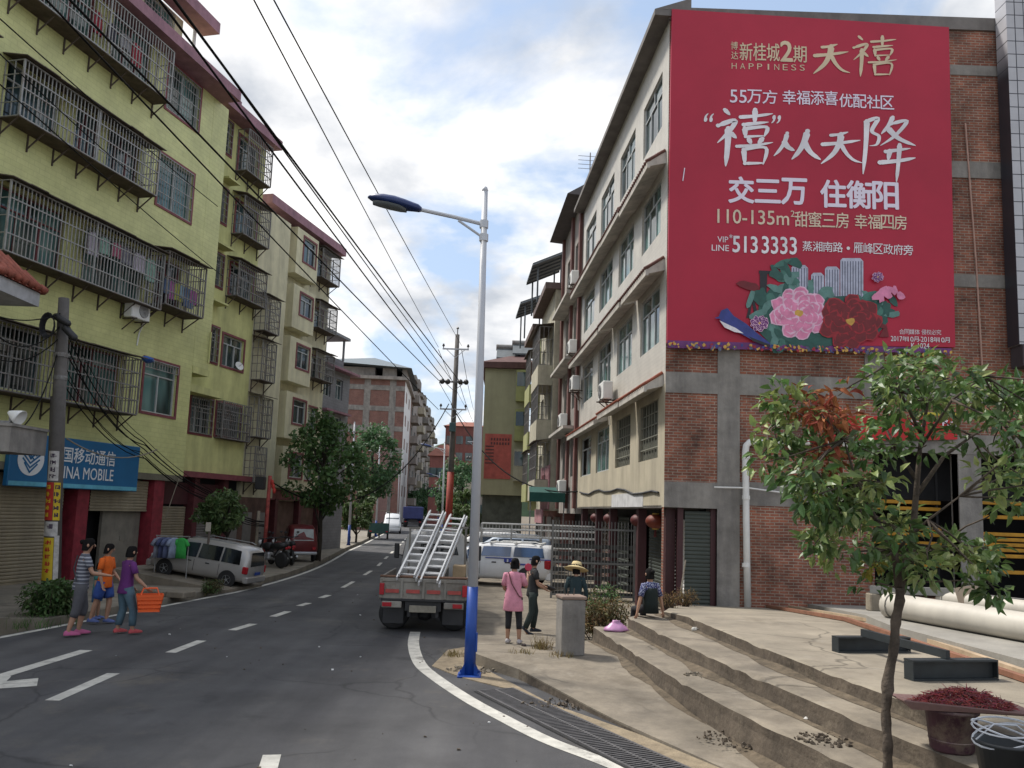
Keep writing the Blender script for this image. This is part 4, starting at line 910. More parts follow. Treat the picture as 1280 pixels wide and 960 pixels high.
q = MB(); T_(q, '”', 301, 302, 325, 322, bold=.03, shear=.3); q.build('lettering', mx_119, bb)
q = MB(); brush(q, '从', 308, 338, 430, 424, .12); q.build('lettering', mx_119, bb)
q = MB(); brush(q, '天', 432, 330, 538, 428, .10); q.build('lettering', mx_119, bb)
q = MB(); brush(q, '降', 540, 308, 672, 455, .07); q.build('lettering', mx_119, bb)
mx_126 = m_ltw
q = MB(); TL(q, '交三万', 190, 464, 396, 528, 6, bold=.032); q.build('lettering', mx_126, bb)
q = MB(); TL(q, '住衡阳', 430, 472, 634, 540, 7, bold=.03); q.build('lettering', mx_126, bb)
mx_129 = mat('billboard_gold2', (.66, .55, .42), rough=.5)
q = MB(); TL(q, '110-135m', 160, 550, 352, 582, 0, bold=.012); q.build('lettering', mx_129, bb)
q = MB(); T_(q, '2', 351, 550, 361, 566, bold=.01); q.build('lettering', mx_129, bb)
q = MB(); TL(q, '甜蜜三房', 362, 553, 504, 592, 4, bold=.008); q.build('lettering', mx_129, bb)
q = MB(); TL(q, '幸福四房', 518, 560, 655, 596, 4, bold=.008); q.build('lettering', mx_129, bb)
mx_134 = m_pale
q = MB(); T_(q, 'VIP', 160, 618, 188, 632, bold=.0); q.build('lettering', mx_134, bb)
q = MB(); T_(q, '*', 191, 612, 199, 622, bold=.02); q.build('lettering', mx_134, bb)
q = MB(); T_(q, 'LINE', 145, 640, 190, 654, bold=.0); q.build('lettering', mx_134, bb)
q = MB(); T_(q, '513', 200, 618, 264, 658, bold=.025); q.build('lettering', mx_134, bb)
q = MB(); T_(q, '3333', 276, 620, 366, 661, bold=.02); q.build('lettering', mx_134, bb)
q = MB(); TL(q, '蒸湘南路', 382, 630, 488, 655, 4, bold=.006); q.build('lettering', mx_134, bb)
q = MB(); T_(q, '·', 497, 644, 505, 652, bold=.05); q.build('lettering', mx_134, bb)
q = MB(); TL(q, '雁峰区政府旁', 515, 634, 671, 660, 7, bold=.006); q.build('lettering', mx_134, bb)
mx_143 = m_pale
q = MB(); TL(q, '合同媒体', 634, 859, 688, 872, 1); q.build('lettering', mx_143, bb)
q = MB(); TL(q, '侵权必究', 692, 860, 744, 873, 1); q.build('lettering', mx_143, bb)
q = MB(); TL(q, '2017年10月-2018年10月', 612, 877, 766, 890, 4, bold=.01); q.build('lettering', mx_143, bb)
q = MB(); T_(q, 'K-1024', 665, 896, 712, 908, bold=.01); q.build('lettering', mx_143, bb)
# picture at the foot of the board: peonies, towers, leaves, bird (flat print, layered by millimetres)
lay = [-.016]
def nl(): lay[0] -= .00015; return lay[0]
def flat(mb, pts):
    y = nl(); P = [zb(*p) for p in pts]; mb.add([(a, y, b - Z0) for a, b in P], [tuple(range(len(P)))])
def blob(mb, cx, cy, rx, ry, n=14, jag=0.0, rot=0.0, seed=0):
    r = random.Random(seed); pts = []
    for k in range(n):
        a = 2 * math.pi * k / n; q_ = 1 + r.uniform(-jag, jag); x, y = rx * q_ * math.cos(a), ry * q_ * math.sin(a)
        pts.append((cx + x * math.cos(rot) - y * math.sin(rot), cy + x * math.sin(rot) + y * math.cos(rot)))
    flat(mb, pts)
BM = [mat('print_' + n_, c_, rough=.55, var=.25, scale=6) for n_, c_ in (('green', (.02, .09, .075)), ('pink', (.66, .22, .38)), ('palepink', (.72, .46, .60)), ('red', (.30, .012, .022)), ('darkred', (.15, .008, .014)), ('blue', (.03, .045, .22)), ('white', (.72, .70, .74)), ('gold', (.55, .32, .06)), ('tower', (.42, .44, .55)), ('towerdark', (.09, .10, .16)), ('black', (.015, .015, .02)), ('purple', (.14, .03, .16)), ('green2', (.05, .16, .13)), ('green3', (.10, .22, .20)))]
q = MB()
def C_(i): q.cur = i
r = random.Random(5)
C_(10); flat(q, [(270, 708), (290, 708), (286, 820), (272, 830)]); flat(q, [(268, 706), (320, 708), (318, 716), (268, 714)]); flat(q, [(235, 830), (250, 760), (268, 830), (258, 830), (250, 790), (244, 830)])
for (x0, x1, y0, y1) in ((353, 396, 692, 770), (404, 438, 712, 780), (440, 478, 696, 790), (480, 540, 674, 800)):
    C_(8); flat(q, [(x0, y0 + 6), (x0 + 6, y0), (x1 - 8, y0), (x1, y0 + 8), (x1, y1), (x0, y1)])
    C_(9)
    for k in range(int((x1 - x0) / 7)): xx = x0 + 4 + k * 7; flat(q, [(xx, y0 + 8), (xx + 2.4, y0 + 8), (xx + 2.4, y1), (xx, y1)])
C_(0)
flat(q, [(268, 790), (300, 750), (330, 765), (400, 790), (440, 775), (500, 772), (560, 785), (600, 800), (604, 840), (570, 880), (440, 905), (300, 900), (262, 860)])
for k in range(85):
    cx, cy = r.choice(((330, 735), (350, 760), (290, 770), (440, 800), (560, 790), (590, 820), (410, 880), (320, 860), (375, 745), (460, 780), (440, 870), (330, 890), (280, 830), (270, 800), (595, 800), (335, 705), (545, 780))); C_(r.choice((0, 0, 12, 13))); a = r.uniform(0, 6.28)
    blob(q, cx + r.uniform(-28, 28), cy + r.uniform(-20, 20), r.uniform(14, 26), r.uniform(7, 13), 8, .2, a, k)
C_(4); blob(q, 243, 748, 30, 12, 12, .25, .2, 4); flat(q, [(560, 830), (600, 850), (606, 880), (580, 880), (592, 858), (556, 846)])
def peony(cx, cy, R, cols, seed):
    rp = random.Random(seed)
    for ring, (rr, n, s_) in enumerate(((R * .74, 9, .40), (R * .60, 9, .36), (R * .46, 8, .33), (R * .32, 7, .28), (R * .2, 6, .22))):
        for k in range(n):
            a = 2 * math.pi * k / n + ring * .5 + rp.uniform(-.2, .2); px_, py_ = cx + rr * math.cos(a), cy + rr * .82 * math.sin(a)
            C_(cols[0]); blob(q, px_, py_, R * s_, R * s_ * .8, 12, .13, a, seed + k + ring * 20)
            C_(cols[1]); blob(q, px_ + R * .07 * math.cos(a), py_ + R * .07 * math.sin(a), R * s_ * .72, R * s_ * .62, 11, .16, a, seed + k + ring * 31)
    C_(7); blob(q, cx, cy, R * .15, R * .14, 9, .3, 0, seed)
peony(372, 818, 70, (2, 1), 10); peony(505, 840, 74, (3, 4), 50); peony(268, 845, 22, (2, 11), 90); peony(575, 725, 14, (2, 11), 120)
C_(1)
for k in range(9): blob(q, 600 + r.uniform(-28, 36), 772 + r.uniform(-14, 14), 14, 9, 9, .3, r.uniform(0, 3), k)
C_(5); flat(q, [(160, 830), (168, 812), (184, 806), (200, 826), (232, 846), (262, 872), (296, 898), (286, 904), (250, 890), (218, 872), (182, 858)])
C_(6); flat(q, [(163, 838), (180, 846), (206, 858), (226, 872), (202, 868), (176, 856)]); C_(5); flat(q, [(166, 826), (160, 834), (150, 832)])
C_(10); flat(q, [(240, 880), (292, 900), (296, 908), (250, 892)])
# ornate strip along the foot
for k in range(230):
    x = r.uniform(34, 768); C_(r.choice((7, 7, 11, 7, 5, 9, 3))); yb_ = 892 + (x - 34) * .03; blob(q, x, yb_ + r.uniform(3, 17), r.uniform(2, 6), r.uniform(2, 5), 6, .4, k, k)
C_(11); a, b = (30, 889), (770, 908); 
q.cur = 11; y_ = -.0135; P = [zb(*p) for p in ((30, 888), (770, 909), (770, 922), (30, 908))]; q.add([(u, y_, v - Z0) for u, v in P], [(0, 1, 2, 3)])
q.build('picture', BM, bb)
q = MB(); q.beam((.32, -.01, 3.9), (.36, -.015, 4.22), .02); q.build('scratch', m_ltw, bb)
# red banner over the garage
bn = thing('banner', 'red cloth banner with white letters sagging over the dark garage opening', 'banner', (KX + 3.65, KY - .12, 4.3))
q = MB(); vs = []; fs = []
for i in range(17):
    u = i / 16
    for j in range(5):
        v = j / 4; vs.append((u * 3.0, -.03 * math.sin(u * 17 + v * 2), -.05 + .55 * v + .1 * u + .12 * (u - .5) ** 2))
for i in range(16):
    for j in range(4): k = i * 5 + j; fs.append((k, k + 5, k + 6, k + 1))
q.smooth = True; q.add(vs, fs); q.build('cloth', mat('banner_red', (.46, .02, .022), rough=.7, var=.15), bn)
q = MB(); text_mb(q, 'Bri', 2.62, .30, 2.95, .58, y=-.06, bold=.0); rg = random.Random(3)
for k in range(26): x = 1.2 + (k // 5) * .27 + rg.uniform(0, .14); z = .22 + .025 * (k // 5) + rg.uniform(0, .2); q.beam((x, -.06, z), (x + rg.uniform(.03, .1), -.06, z + rg.uniform(-.05, .05)), .018)
q.build('lettering', m_ltw, bn)
q = MB(); q.box(2.0, 2.95, -.05, -.04, .60, .67); q.build('trim', mat('banner_yellow', (.5, .42, .05), rough=.7), bn)
# stacked yellow boards seen in the garage
m_ybd = mat('yellow_board', (.48, .24, .02), rough=.7, var=.25, scale=5)
sb = 0
for (x0, x1, zs) in ((4.6, 6.64, (1.45, 1.95, 2.15, 2.28, 2.75, 2.9)), (7.25, 11.4, (1.35, 1.72, 1.86, 1.98, 2.1, 2.22, 2.62, 2.95))):
    t = thing('yellow_racking', 'yellow slatted racking inside the garage %s the grey column' % ('left of' if sb == 0 else 'right of'), 'rack', (KX + x0, KY + .7, .6), 0); sb += 1
    for z in zs: q = MB(); q.rbox(0, x1 - x0, -.03, .03, z - .6, z - .6 + .085, .01); q.build('slat', m_ybd, t)
    for x in (.02, x1 - x0 - .08): q = MB(); q.box(x, x + .05, .04, .1, 0, 3.2); q.build('upright', m_black, t)
# tiled building whose corner enters at the far right
TYY = 17.7
e0 = ay(1257, 0, TYY); e1 = ay(1274, 430, TYY)
bT = thing('tiled_building', 'pale tiled building corner with dark grid joints at the right edge', 'building', (e1.x, TYY, 0))
m_grid = brick_mat('grid_tile', (.47, .47, .50), (.44, .44, .47), (.03, .03, .04), bw=.21, bh=.33, ms=.012, plane='xz', rough=.35, offset=0, bump=.05, stain=.12, noise=.05)
zt_ = e1.z; xt = (e0.x - e1.x) / (e0.z - e1.z) * (17.6 - e1.z)
q = MB(); q.add([(0, 0, zt_), (6, 0, zt_), (6, 0, 17.6), (xt, 0, 17.6), (0, .42, zt_), (6, .42, zt_), (6, .42, 17.6), (xt, .42, 17.6)], [(0, 1, 2, 3), (4, 7, 6, 5), (0, 3, 7, 4), (0, 4, 5, 1), (3, 2, 6, 7)]); q.build('wall', m_grid, bT)
q = MB(); q.box(.05, 6, -.04, .40, zt_ - .5, zt_ - .02); q.build('base_beam', mat('dark_band', (.05, .04, .045), rough=.8), bT)
wire = MB(); wire.tube([(KX + 7.3, KY - .05, 6.0), (KX + 7.25, KY - .04, 8.5), (KX + 7.1, KY - .05, 12.0)], .02, 5); ow = wire.build('hanging_conduit', mat('conduit', (.4, .25, .2), rough=.7)); tag(ow, 'thin pale conduit running down the bare brick right of the billboard', 'conduit'); center(ow)
# ---------------------------------------------------------------- H: narrow grey house behind the white front
bH = thing('narrow_house', 'narrow tall grey house with maroon pilasters and clutter of air conditioners', 'building', (KX, KY, 0)); TH = TS_
m_gH = mat('weathered_render', (.33, .30, .27), rough=.9, var=.2, scale=1.3, stain=.45, detail=10); m_pil = mat('pilaster_brown', (.16, .07, .06), rough=.75, stain=.2)
hh = [(a, b, c, d) for a, b in ((13.7, 14.9), (16.1, 17.3)) for c, d in ((3.9, 5.5), (6.7, 8.3), (9.4, 11.0), (12.1, 13.7))]
facade(bH, TH, 0, -1, 13.0, 18.6, 2.4, 15.2, hh, [m_gH], dep=.2, back=8)
for h in hh: window(bH, TH, 0, -1, *h, cols=2, transom=.7, gm=m_glassg)
for y in (13.05, 15.3, 18.2): q = MB(TH); q.box(-.12, .02, y, y + .35, 2.6, 15.2); q.build('pilaster', m_pil, bH)
for z in (5.75, 8.55, 11.25): canopy(bH, TH, 0, -1, 13.4, 18.2, z, .55, .12, m_awc, 'awning_slab')
q = MB(TH); q.add([(-.7, 12.8, 15.2), (-.7, 18.8, 15.2), (.6, 18.8, 16.0), (.6, 12.8, 16.0), (4, 18.8, 16.0), (4, 12.8, 16.0), (.6, 12.8, 15.1), (.6, 18.8, 15.1)], [(0, 1, 2, 3), (3, 2, 4, 5), (0, 3, 6), (1, 7, 2), (0, 6, 7, 1)]); q.build('roof_eave', mat('roof_slate', (.10, .09, .09), rough=.85), bH)
facade(bH, TH, .8, -1, 13, 18.6, 0, 2.4, [], [m_dark], back=3, name='shop_front')
q = MB(TH); q.tube([(.3, 13.5, 16), (.3, 13.5, 17.3)], .025, 5)
for k in range(4): q.beam((-.2, 13.5, 16.6 + k * .18), (.8, 13.5, 16.6 + k * .18), .015)
q.build('antenna', m_cage, bH)
TJH = bH.matrix_basis @ TH
for s_, z, lb in ((13.25, 11.5, 'highest air conditioner on the narrow grey house'), (13.3, 8.7, 'middle air conditioner on the narrow grey house'), (15.5, 6.0, 'air conditioner on the narrow grey house above its lowest awning'), (15.3, 3.2, 'lowest air conditioner on the narrow grey house, over the bare ledge')): ac_unit(TJH, -.02, -1, s_, z, lb)
# ---------------------------------------------------------------- G, F, E further along the row
m_gr = mat('greenish_render', (.35, .36, .16), rough=.85, var=.15, stain=.35, detail=9); m_cr3 = mat('cream_old', (.45, .42, .32), rough=.85, var=.15, stain=.35, detail=9)
def row_house(name, label, s0, s1, x, top, m, rows, bal_d, lo=2.5, gm=None, roofm=None):
    b = thing(name, label, 'building', (KX, KY, 0))
    mid = (s0 + s1) / 2
    hs = [(s0 + .5, s0 + 1.7, c, d) for c, d in rows] + [(s1 - 2.0, s1 - .7, c, d) for c, d in rows]
    facade(b, TS_, x, -1, s0, s1, lo, top, hs, [m], dep=.18, back=8)
    for h in hs: window(b, TS_, x, -1, *h, cols=2, transom=.7, trim=None, gm=gm)
    for i, (c, d) in enumerate(rows):
        q = MB(TS_); q.box(x - bal_d, x - .005, s0 + .3, mid + .6, c - .85, c - .72); q.box(x - bal_d, x - bal_d + .1, s0 + .3, mid + .6, c - .72, c + .1); q.box(x - bal_d + .1, x, s0 + .3, s0 + .4, c - .72, c + .1); q.box(x - bal_d + .1, x, mid + .5, mid + .6, c - .72, c + .1)
        q.build('balcony', m, b)
        cage(b, TS_, x, -1, s0 + .35, mid + .55, c + .12, d + .35, bal_d - .04, m_cage, nz=3, roof=(i % 2 == 0), hang=False, step_=.16)
    q = MB(TS_); q.box(x - .5, x + 3, s0 - .1, s1 + .1, top, top + .3); q.build('roof_fascia', roofm or mat('row_roof', (.15, .11, .10), rough=.85, stain=.3), b)
    facade(b, TS_, x + .6, -1, s0, s1, 0, lo, [], [mat('shop_pink', (.20, .09, .085), rough=.8, var=.4, scale=1.5)], back=3, name='shop_front')
    for k in range(2):
        q = MB(TS_); ya = s0 + .6 + k * (s1 - s0) / 2; q.box(x + .52, x + .58, ya, ya + 1.9, .1, 2.2); q.build('shop_door', mat('shutter_grey', (0, 0, 0)), b)
    return b
rowsG = [(3.8, 5.3), (6.6, 8.2), (9.2, 10.8)]
bG = row_house('terraced_house', 'cream terraced house with grey slatted balcony cages beside the narrow grey house', 18.7, 24.6, -.35, 12.9, m_cr3, rowsG, .7)
bF = row_house('terraced_house', 'yellow-green terraced house with stacked balconies and rooftop shelter', 24.7, 29.6, -.35, 12.3, m_gr, rowsG, .55)
q = MB(TS_); q.box(-.65, -.58, 19.2, 22.4, 1.9, 2.55); q.build('pink_fascia', mat('pink_tile', (.40, .20, .22), rough=.7, stain=.3), bG)
q = MB(TS_); q.box(-.42, -.36, 18.75, 22.2, 2.55, 4.6); q.build('pink_wall', mat('pink_tile', (0, 0, 0)), bG)
q = MB(TS_); q.box(-.45, -.425, 20.2, 21.5, 3.3, 4.2); q.build('maroon_panel', mat('maroon_panel', (.13, .02, .03), rough=.7), bG)
def shelter(par, s0, s1, x0, x1, z, rise, m, lb):
    q = MB(TS_); q.add([(x0, s0, z - rise), (x1, s0, z), (x1, s1, z), (x0, s1, z - rise), (x0, s0, z - rise + .09), (x1, s0, z + .09), (x1, s1, z + .09), (x0, s1, z - rise + .09)], [(0, 3, 2, 1), (4, 5, 6, 7), (0, 1, 5, 4), (1, 2, 6, 5), (2, 3, 7, 6), (3, 0, 4, 7)])
    for s_ in (s0 + .3, s1 - .3): q.beam((x0 + .3, s_, z - 2.6), (x0 + .3, s_, z - rise + .03), .08); q.beam((x1 - .3, s_, z - 2.6), (x1 - .3, s_, z), .08)
    for k in range(6): q.tube([(x0, s0 + (s1 - s0) * k / 5, z - rise - .03), (x1, s0 + (s1 - s0) * k / 5, z - .03)], .04, 5)
    return q.build('roof_shelter', m, par)
m_shl = mat('shelter_sheet', (.10, .115, .125), rough=.6, var=.2)
shelter(bG, 20.2, 23.6, -1.35, .4, 15.3, .8, m_shl, ''); shelter(bF, 25.4, 28.8, -1.5, .2, 14.6, .7, m_shl, '')
bE = thing('olive_house', 'olive rendered house end with red painted advert panel and brown hipped roof', 'building', (-1.72, 48, 0))
m_olv = mat('olive_render', (.38, .365, .24), rough=.9, var=.1, scale=.8, stain=.15)
q = MB(); q.box(0, 2.6, 0, 9, 3.35, 11.0); q.build('wall', m_olv, bE)
q = MB(); q.add([(-.25, -.3, 11), (2.9, -.3, 11), (2.9, 9.3, 11), (-.25, 9.3, 11), (2.4, 2, 12.4), (2.4, 7, 12.4), (-.25, -.3, 11.35), (2.9, -.3, 11.4), (2.9, 9.3, 11.4), (-.25, 9.3, 11.35)], [(0, 3, 2, 1), (0, 1, 7, 6), (1, 2, 8, 7), (2, 3, 9, 8), (3, 0, 6, 9), (6, 7, 4), (7, 8, 5, 4), (8, 9, 5), (9, 6, 4, 5)]); q.build('roof', mat('roof_brown', (.12, .06, .055), rough=.85, stain=.2), bE)
q = MB(); q.box(.15, 1.75, -.05, -.01, 4.3, 7.0); q.build('advert_panel', mat('advert_red', (.50, .12, .10), rough=.8, var=.2, scale=3, stain=.3), bE)
q = MB()
for k in range(7):
    for j in range(2): q.box(.5 + k * .17, .6 + k * .17, -.075, -.055, 6.35 + j * .25, 6.5 + j * .25)
for k in range(6): q.box(.2 + k * 0, .7, -.07, -.055, 5.2 + k * .2, 5.28 + k * .2)
q.build('advert_marks', mat('advert_mark', (.12, .05, .05), rough=.8), bE)
q = MB(); q.box(.1, 2.5, .5, 8, 0, 3.35); q.build('ground_floor', mat('shop_green_grey', (.09, .10, .085), rough=.8, var=.4), bE)
for i, z in enumerate((4.2, 6.6, 9.0)): 
    q = MB(); q.box(1.9, 2.6, -.45, .0, z, z + 1.9); q.build('balcony', m_gr if i else m_cr3, bE)
    q = MB(); q.box(1.95, 2.55, -.47, -.455, z + .9, z + 1.75); q.build('balcony_glass', m_glass, bE)
for i, (px_, z) in enumerate(((.6, 12.2), (1.6, 12.5))):
    t = thing('solar_heater', ('left' if i == 0 else 'right') + ' of two dark solar water heaters on the olive house roof', 'solar heater', (-1.0 + px_, 49.5, z - .5), 0, 'solar heaters on the olive house')
    q = MB(); q.add([(-.7, -.5, .1), (.7, -.5, .1), (.7, .6, .9), (-.7, .6, .9), (-.7, -.5, .2), (.7, -.5, .2), (.7, .6, 1.0), (-.7, .6, 1.0)], [(0, 3, 2, 1), (4, 5, 6, 7), (0, 1, 5, 4), (1, 2, 6, 5), (2, 3, 7, 6), (3, 0, 4, 7)]); q.build('panel', m_shl, t)
    q = MB(); q.tube([(-.75, .65, 1.05), (.75, .65, 1.05)], .2, 10); q.build('tank', m_cage, t)
    q = MB(); q.beam((-.6, .6, -.4), (-.6, .6, .9), .05); q.beam((.6, .6, -.4), (.6, .6, .9), .05); q.build('stand', m_cage, t)
# ================================================================ FAR END OF THE STREET
m_brfar = brick_mat('far_brick', (.20, .075, .06), (.16, .06, .05), (.22, .16, .13), bw=.26, bh=.09, ms=.014, plane='xz', bump=0, stain=.3, noise=.25)
# six-storey brick block with a shallow metal roof
YD = 112
def wx(px, Y): return ay(px, 560, Y).x
def wz(px, py, Y): return ay(px, py, Y).z
bD = thing('brick_block', 'six storey brick block with concrete frame, white narrow side and shallow metal roof', 'building', (wx(437, YD), YD, 0), R_(4.0))
W_ = wx(502, YD) - wx(437, YD); topD = wz(470, 474, YD)
q = MB(); q.box(-5, W_, 0, 20, 0, topD); q.build('wall', m_brfar, bD)
q = MB()
fz = [wz(470, y, YD) for y in (484, 510, 535, 562, 590)]
for z in fz: q.box(-5, W_ + .02, -.08, .0, z - .35, z + .35)
for px_ in (455, 487): x = wx(px_, YD) - bD.location.x; q.box(x - .45, x + .45, -.07, .0, 0, topD)
q.build('concrete_frame', m_cb, bD)
q = MB(); zt = topD
q.add([(-6, -1.5, zt + 2.2), (W_ + .9, -1.5, zt + 1.6), (W_ + .9, 21, zt + 1.6), (-6, 21, zt + 2.2), (W_ * .3, 6, zt + 4.2), (W_ * .3, 14, zt + 4.2)], [(0, 1, 4), (1, 2, 5, 4), (2, 3, 5), (3, 0, 4, 5), (0, 3, 2, 1)]); q.build('roof', mat('metal_roof', (.12, .15, .17), rough=.5, var=.2), bD)
q = MB(); q.box(-5.3, W_ + .5, -.7, 20.4, zt + .003, zt + .45); q.build('roof_ledge', m_gH, bD)
for (a, b) in ((-4.8, W_ * .4), (W_ * .55, W_ * .82), (W_ * .93, W_ + .1)): q = MB(); q.box(a, b, .3, 19, zt + .45, zt + 1.75); q.build('penthouse', m_gH, bD)
TD = Matrix.Translation((W_ + .02, 0, 0))
fl = [(z + 1.0, z + 2.6) for z in (3.0, 6.4, 9.8, 13.2, 16.6) if z + 2.7 < topD]
hD = [(a, a + 2.6, c, d) for a in (3.0, 10.0) for c, d in fl]
facade(bD, TD, 0, 1, 0, 16, 0, topD, hD, [m_white], dep=.25, name='side_wall')
for h in hD: window(bD, TD, 0, 1, *h, cols=1, transom=0, gm=m_glass)
# weathered grey block behind it
d2 = ay(511, 560, 130)
bD2 = thing('grey_block', 'long weathered grey block with stepped balconies behind the brick block', 'building', (d2.x, 130, 0))
TD2 = rotT(-3.0); top2 = wz(520, 478, 135)
fl2 = [(z + 1.0, z + 2.7) for z in (2.8, 6.2, 9.6, 13.0, 16.4, 19.8, 23.2) if z + 3 < top2]
s2 = [2 + 8 * k for k in range(11)]
hD2 = [(a, a + 3.6, c, d) for a in s2 for c, d in fl2]
facade(bD2, TD2, .0, 1, 0, 92, 0, top2, hD2, [m_gH], dep=.4, back=12)
for h in hD2: window(bD2, TD2, .0, 1, *h, cols=2, transom=0)
for k, a in enumerate(s2[::2]):
    for c, d in fl2:
        q = MB(TD2); q.box(.01, 1.2, a - .6, a + 4.6, c - 1.0, c - .8); q.box(1.08, 1.2, a - .6, a + 4.6, c - .8, c + .2); q.box(.01, 1.08, a - .6, a - .48, c - .8, c + .2); q.build('balcony', (m_gH, m_cr3, m_cb)[k % 3], bD2)
for k in range(9):
    q = MB(TD2); a = 2 + k * 10; q.box(-4, .5, a, a + 5, top2, top2 + .8 + .9 * (k % 2)); q.build('roof_hut', m_cb, bD2)
# low brick house in front of it, half hidden by trees
bD3 = thing('low_house', 'low brick house with white gable strip half hidden behind the street trees', 'building', (wx(431, 80), 80, 0), 0)
q = MB(); q.box(-2, wx(476, 80) - wx(431, 80), 0, 6, 0, wz(450, 540, 80)); q.build('wall', m_brfar, bD3)
q = MB(); z_ = wz(450, 540, 80); x_ = wx(476, 80) - wx(431, 80); q.box(-2.2, x_ + .15, -.2, 6.2, z_, z_ + .2); q.box(x_ - .8, x_, -.05, .1, z_ - 1.4, z_ + .9); q.build('roof', m_conc2, bD3)
# red-brown houses at the far end and beyond
def far_house(name, label, px0, px1, pyt, Y, m, roofm=None, hip=0.0, nwin=(3, 3), dep=8):
    x0, x1 = wx(px0, Y), wx(px1, Y); zt = wz((px0 + px1) / 2, pyt, Y); w_ = x1 - x0
    b = thing(name, label, 'building', (x0, Y, 0))
    q = MB(); q.box(0, w_, 0, dep, -.3, zt); q.build('wall', m, b)
    q = MB()
    if hip: q.add([(-.4, -.4, zt), (w_ + .4, -.4, zt), (w_ + .4, dep + .4, zt), (-.4, dep + .4, zt), (w_ * .3, dep / 2, zt + hip), (w_ * .7, dep / 2, zt + hip)], [(0, 1, 5, 4), (1, 2, 5), (2, 3, 4, 5), (3, 0, 4), (0, 3, 2, 1)])
    else: q.box(-.3, w_ + .3, -.3, dep + .3, zt, zt + .4)
    q.build('roof', roofm or m, b)
    nx, nz = nwin
    for i in range(nx):
        for j in range(nz):
            x = w_ * (i + .5) / nx; z = zt - 1.0 - (j + .5) * 2.9; 
            if z < 1: continue
            q = MB(); q.box(x - .6, x + .6, -.06, .02, z - .7, z + .7); q.build('window', m_glass, b)
    return b
m_redh = mat('red_house', (.24, .09, .075), rough=.85, var=.2, scale=.5, stain=.25); m_roofr = mat('red_roof', (.25, .085, .055), rough=.8, var=.25, scale=.6)
far_house('far_house', 'red brown four storey house far down the street left of the lamp post', 556, 604, 533, 140, m_redh, m_roofr, 1.2, (4, 4))
far_house('far_house', 'pinkish hipped-roof house far behind the blue street lamp head', 538, 566, 570, 118, m_redh, m_roofr, 2.0, (3, 2))
far_house('far_house', 'pale house low beyond the trees left of the lamp post', 566, 600, 600, 105, m_cr3, m_roofr, 0, (3, 2))
far_house('far_house', 'grey house beside the olive house end under its advert', 598, 622, 606, 70, m_gH, m_gH, 0, (2, 2))
# ================================================================ POLES AND LAMPS
m_pole = mat('pole_concrete', (.12, .11, .103), rough=.9, var=.25, scale=3, stain=.3); m_galv = mat('galvanised', (.52, .54, .58), rough=.5, var=.08, scale=3, metal=0.1)
m_blue = mat('lamp_blue', (.012, .06, .30), rough=.45, var=.15, scale=3)
LX, LY = -.49, 12.02
t = thing('street_lamp', 'tall street lamp with blue painted foot and dark blue lamp head by the grate', 'street lamp', (LX, LY, 0))
q = MB(); q.smooth = True; q.tube([(0, 0, 1.28), (-.02, 0, 4.2), (-.055, 0, 7.36)], [.078, .062, .045], 14); q.lathe([(.046, 7.36), (.05, 7.37), (.035, 7.42), (.01, 7.44)], 12, (-.055, 0, 0)); q.build('pole', mat('lamp_white', (.46, .475, .51), rough=.5, var=.05), t)
q = MB(); q.smooth = True; q.tube([(0, 0, .02), (0, 0, 1.28)], [.088, .08], 14); q.smooth = False; q.rbox(-.17, .17, -.17, .17, 0, .03, .01)
for k in range(4):
    a = k * math.pi / 2 + .78; v = Vector((math.cos(a), math.sin(a), 0)); q.add([v * .08 + Vector((0, 0, .03)), v * .2 + Vector((0, 0, .03)), v * .08 + Vector((0, 0, .22))], [(0, 1, 2)]); q.beam(v * .19, v * .19 + Vector((0, 0, .06)), .03)
q.rbox(.07, .1, -.05, .05, .35, .62, .005); q.build('painted_foot', m_blue, t)
q = MB(); q.tube([(-.05, 0, 6.82), (-.5, 0, 6.92), (-1.08, 0, 7.03)], .032, 8); q.tube([(-.045, 0, 6.6), (-.45, 0, 6.87)], .02, 6); q.lathe([(.07, 6.55), (.07, 6.66)], 10, (-.045, 0, 0)); q.lathe([(.068, 6.76), (.068, 6.88)], 10, (-.05, 0, 0)); q.build('arm', m_galv, t)
q = MB(); q.smooth = True; hd = []
P0 = Vector((-1.03, 0, 7.02)); P1 = Vector((-1.88, 0, 7.19))
for u, wy, hz in ((0, .05, .04), (.06, .085, .075), (.15, .10, .085), (.3, .15, .10), (.5, .175, .115), (.7, .165, .105), (.85, .13, .08), (.95, .08, .05), (1, .02, .015)):
    c = P0.lerp(P1, u); hd.append([(c.x, wy * math.cos(a), c.z + hz * (math.sin(a) if math.sin(a) > 0 else .55 * math.sin(a))) for a in [2 * math.pi * k / 16 for k in range(16)]])
q.rings(hd, True, True); q.build('lamp_head', mat('lamp_head_blue', (.012, .03, .12), rough=.4, var=.15, scale=4), t)
q = MB(); q.smooth = True; hd = []
for u, wy in ((.28, .05), (.4, .13), (.6, .15), (.8, .11), (.9, .04)):
    c = P0.lerp(P1, u); hd.append([(c.x, wy * math.cos(a), c.z - .045 - .055 * max(0, math.sin(a))) for a in [math.pi * k / 8 for k in range(9)]])
q.rings(hd, closed=False); q.build('lens', mat('lamp_lens', (.13, .15, .16), rough=.2, var=.1), t)
LAMP = t
blotch(MATS['lamp_white'], (.30, .26, .22), 3.0, .60, .72, .6, 1.0, st=(1, 1, .35)); blotch(m_blue, (.10, .09, .09), 4.0, .60, .70, .7, 3.0)
q = MB(); q.smooth = True; q.rings([[(.071 * math.cos(a) - .004, .071 * math.sin(a), z) for a in [-2.4 + .2 * k for k in range(7)]] for z in (1.62, 1.86)], closed=False); q.build('sticker', mat('poster_white', (.5, .48, .46), rough=.8, var=.3, scale=9), t)
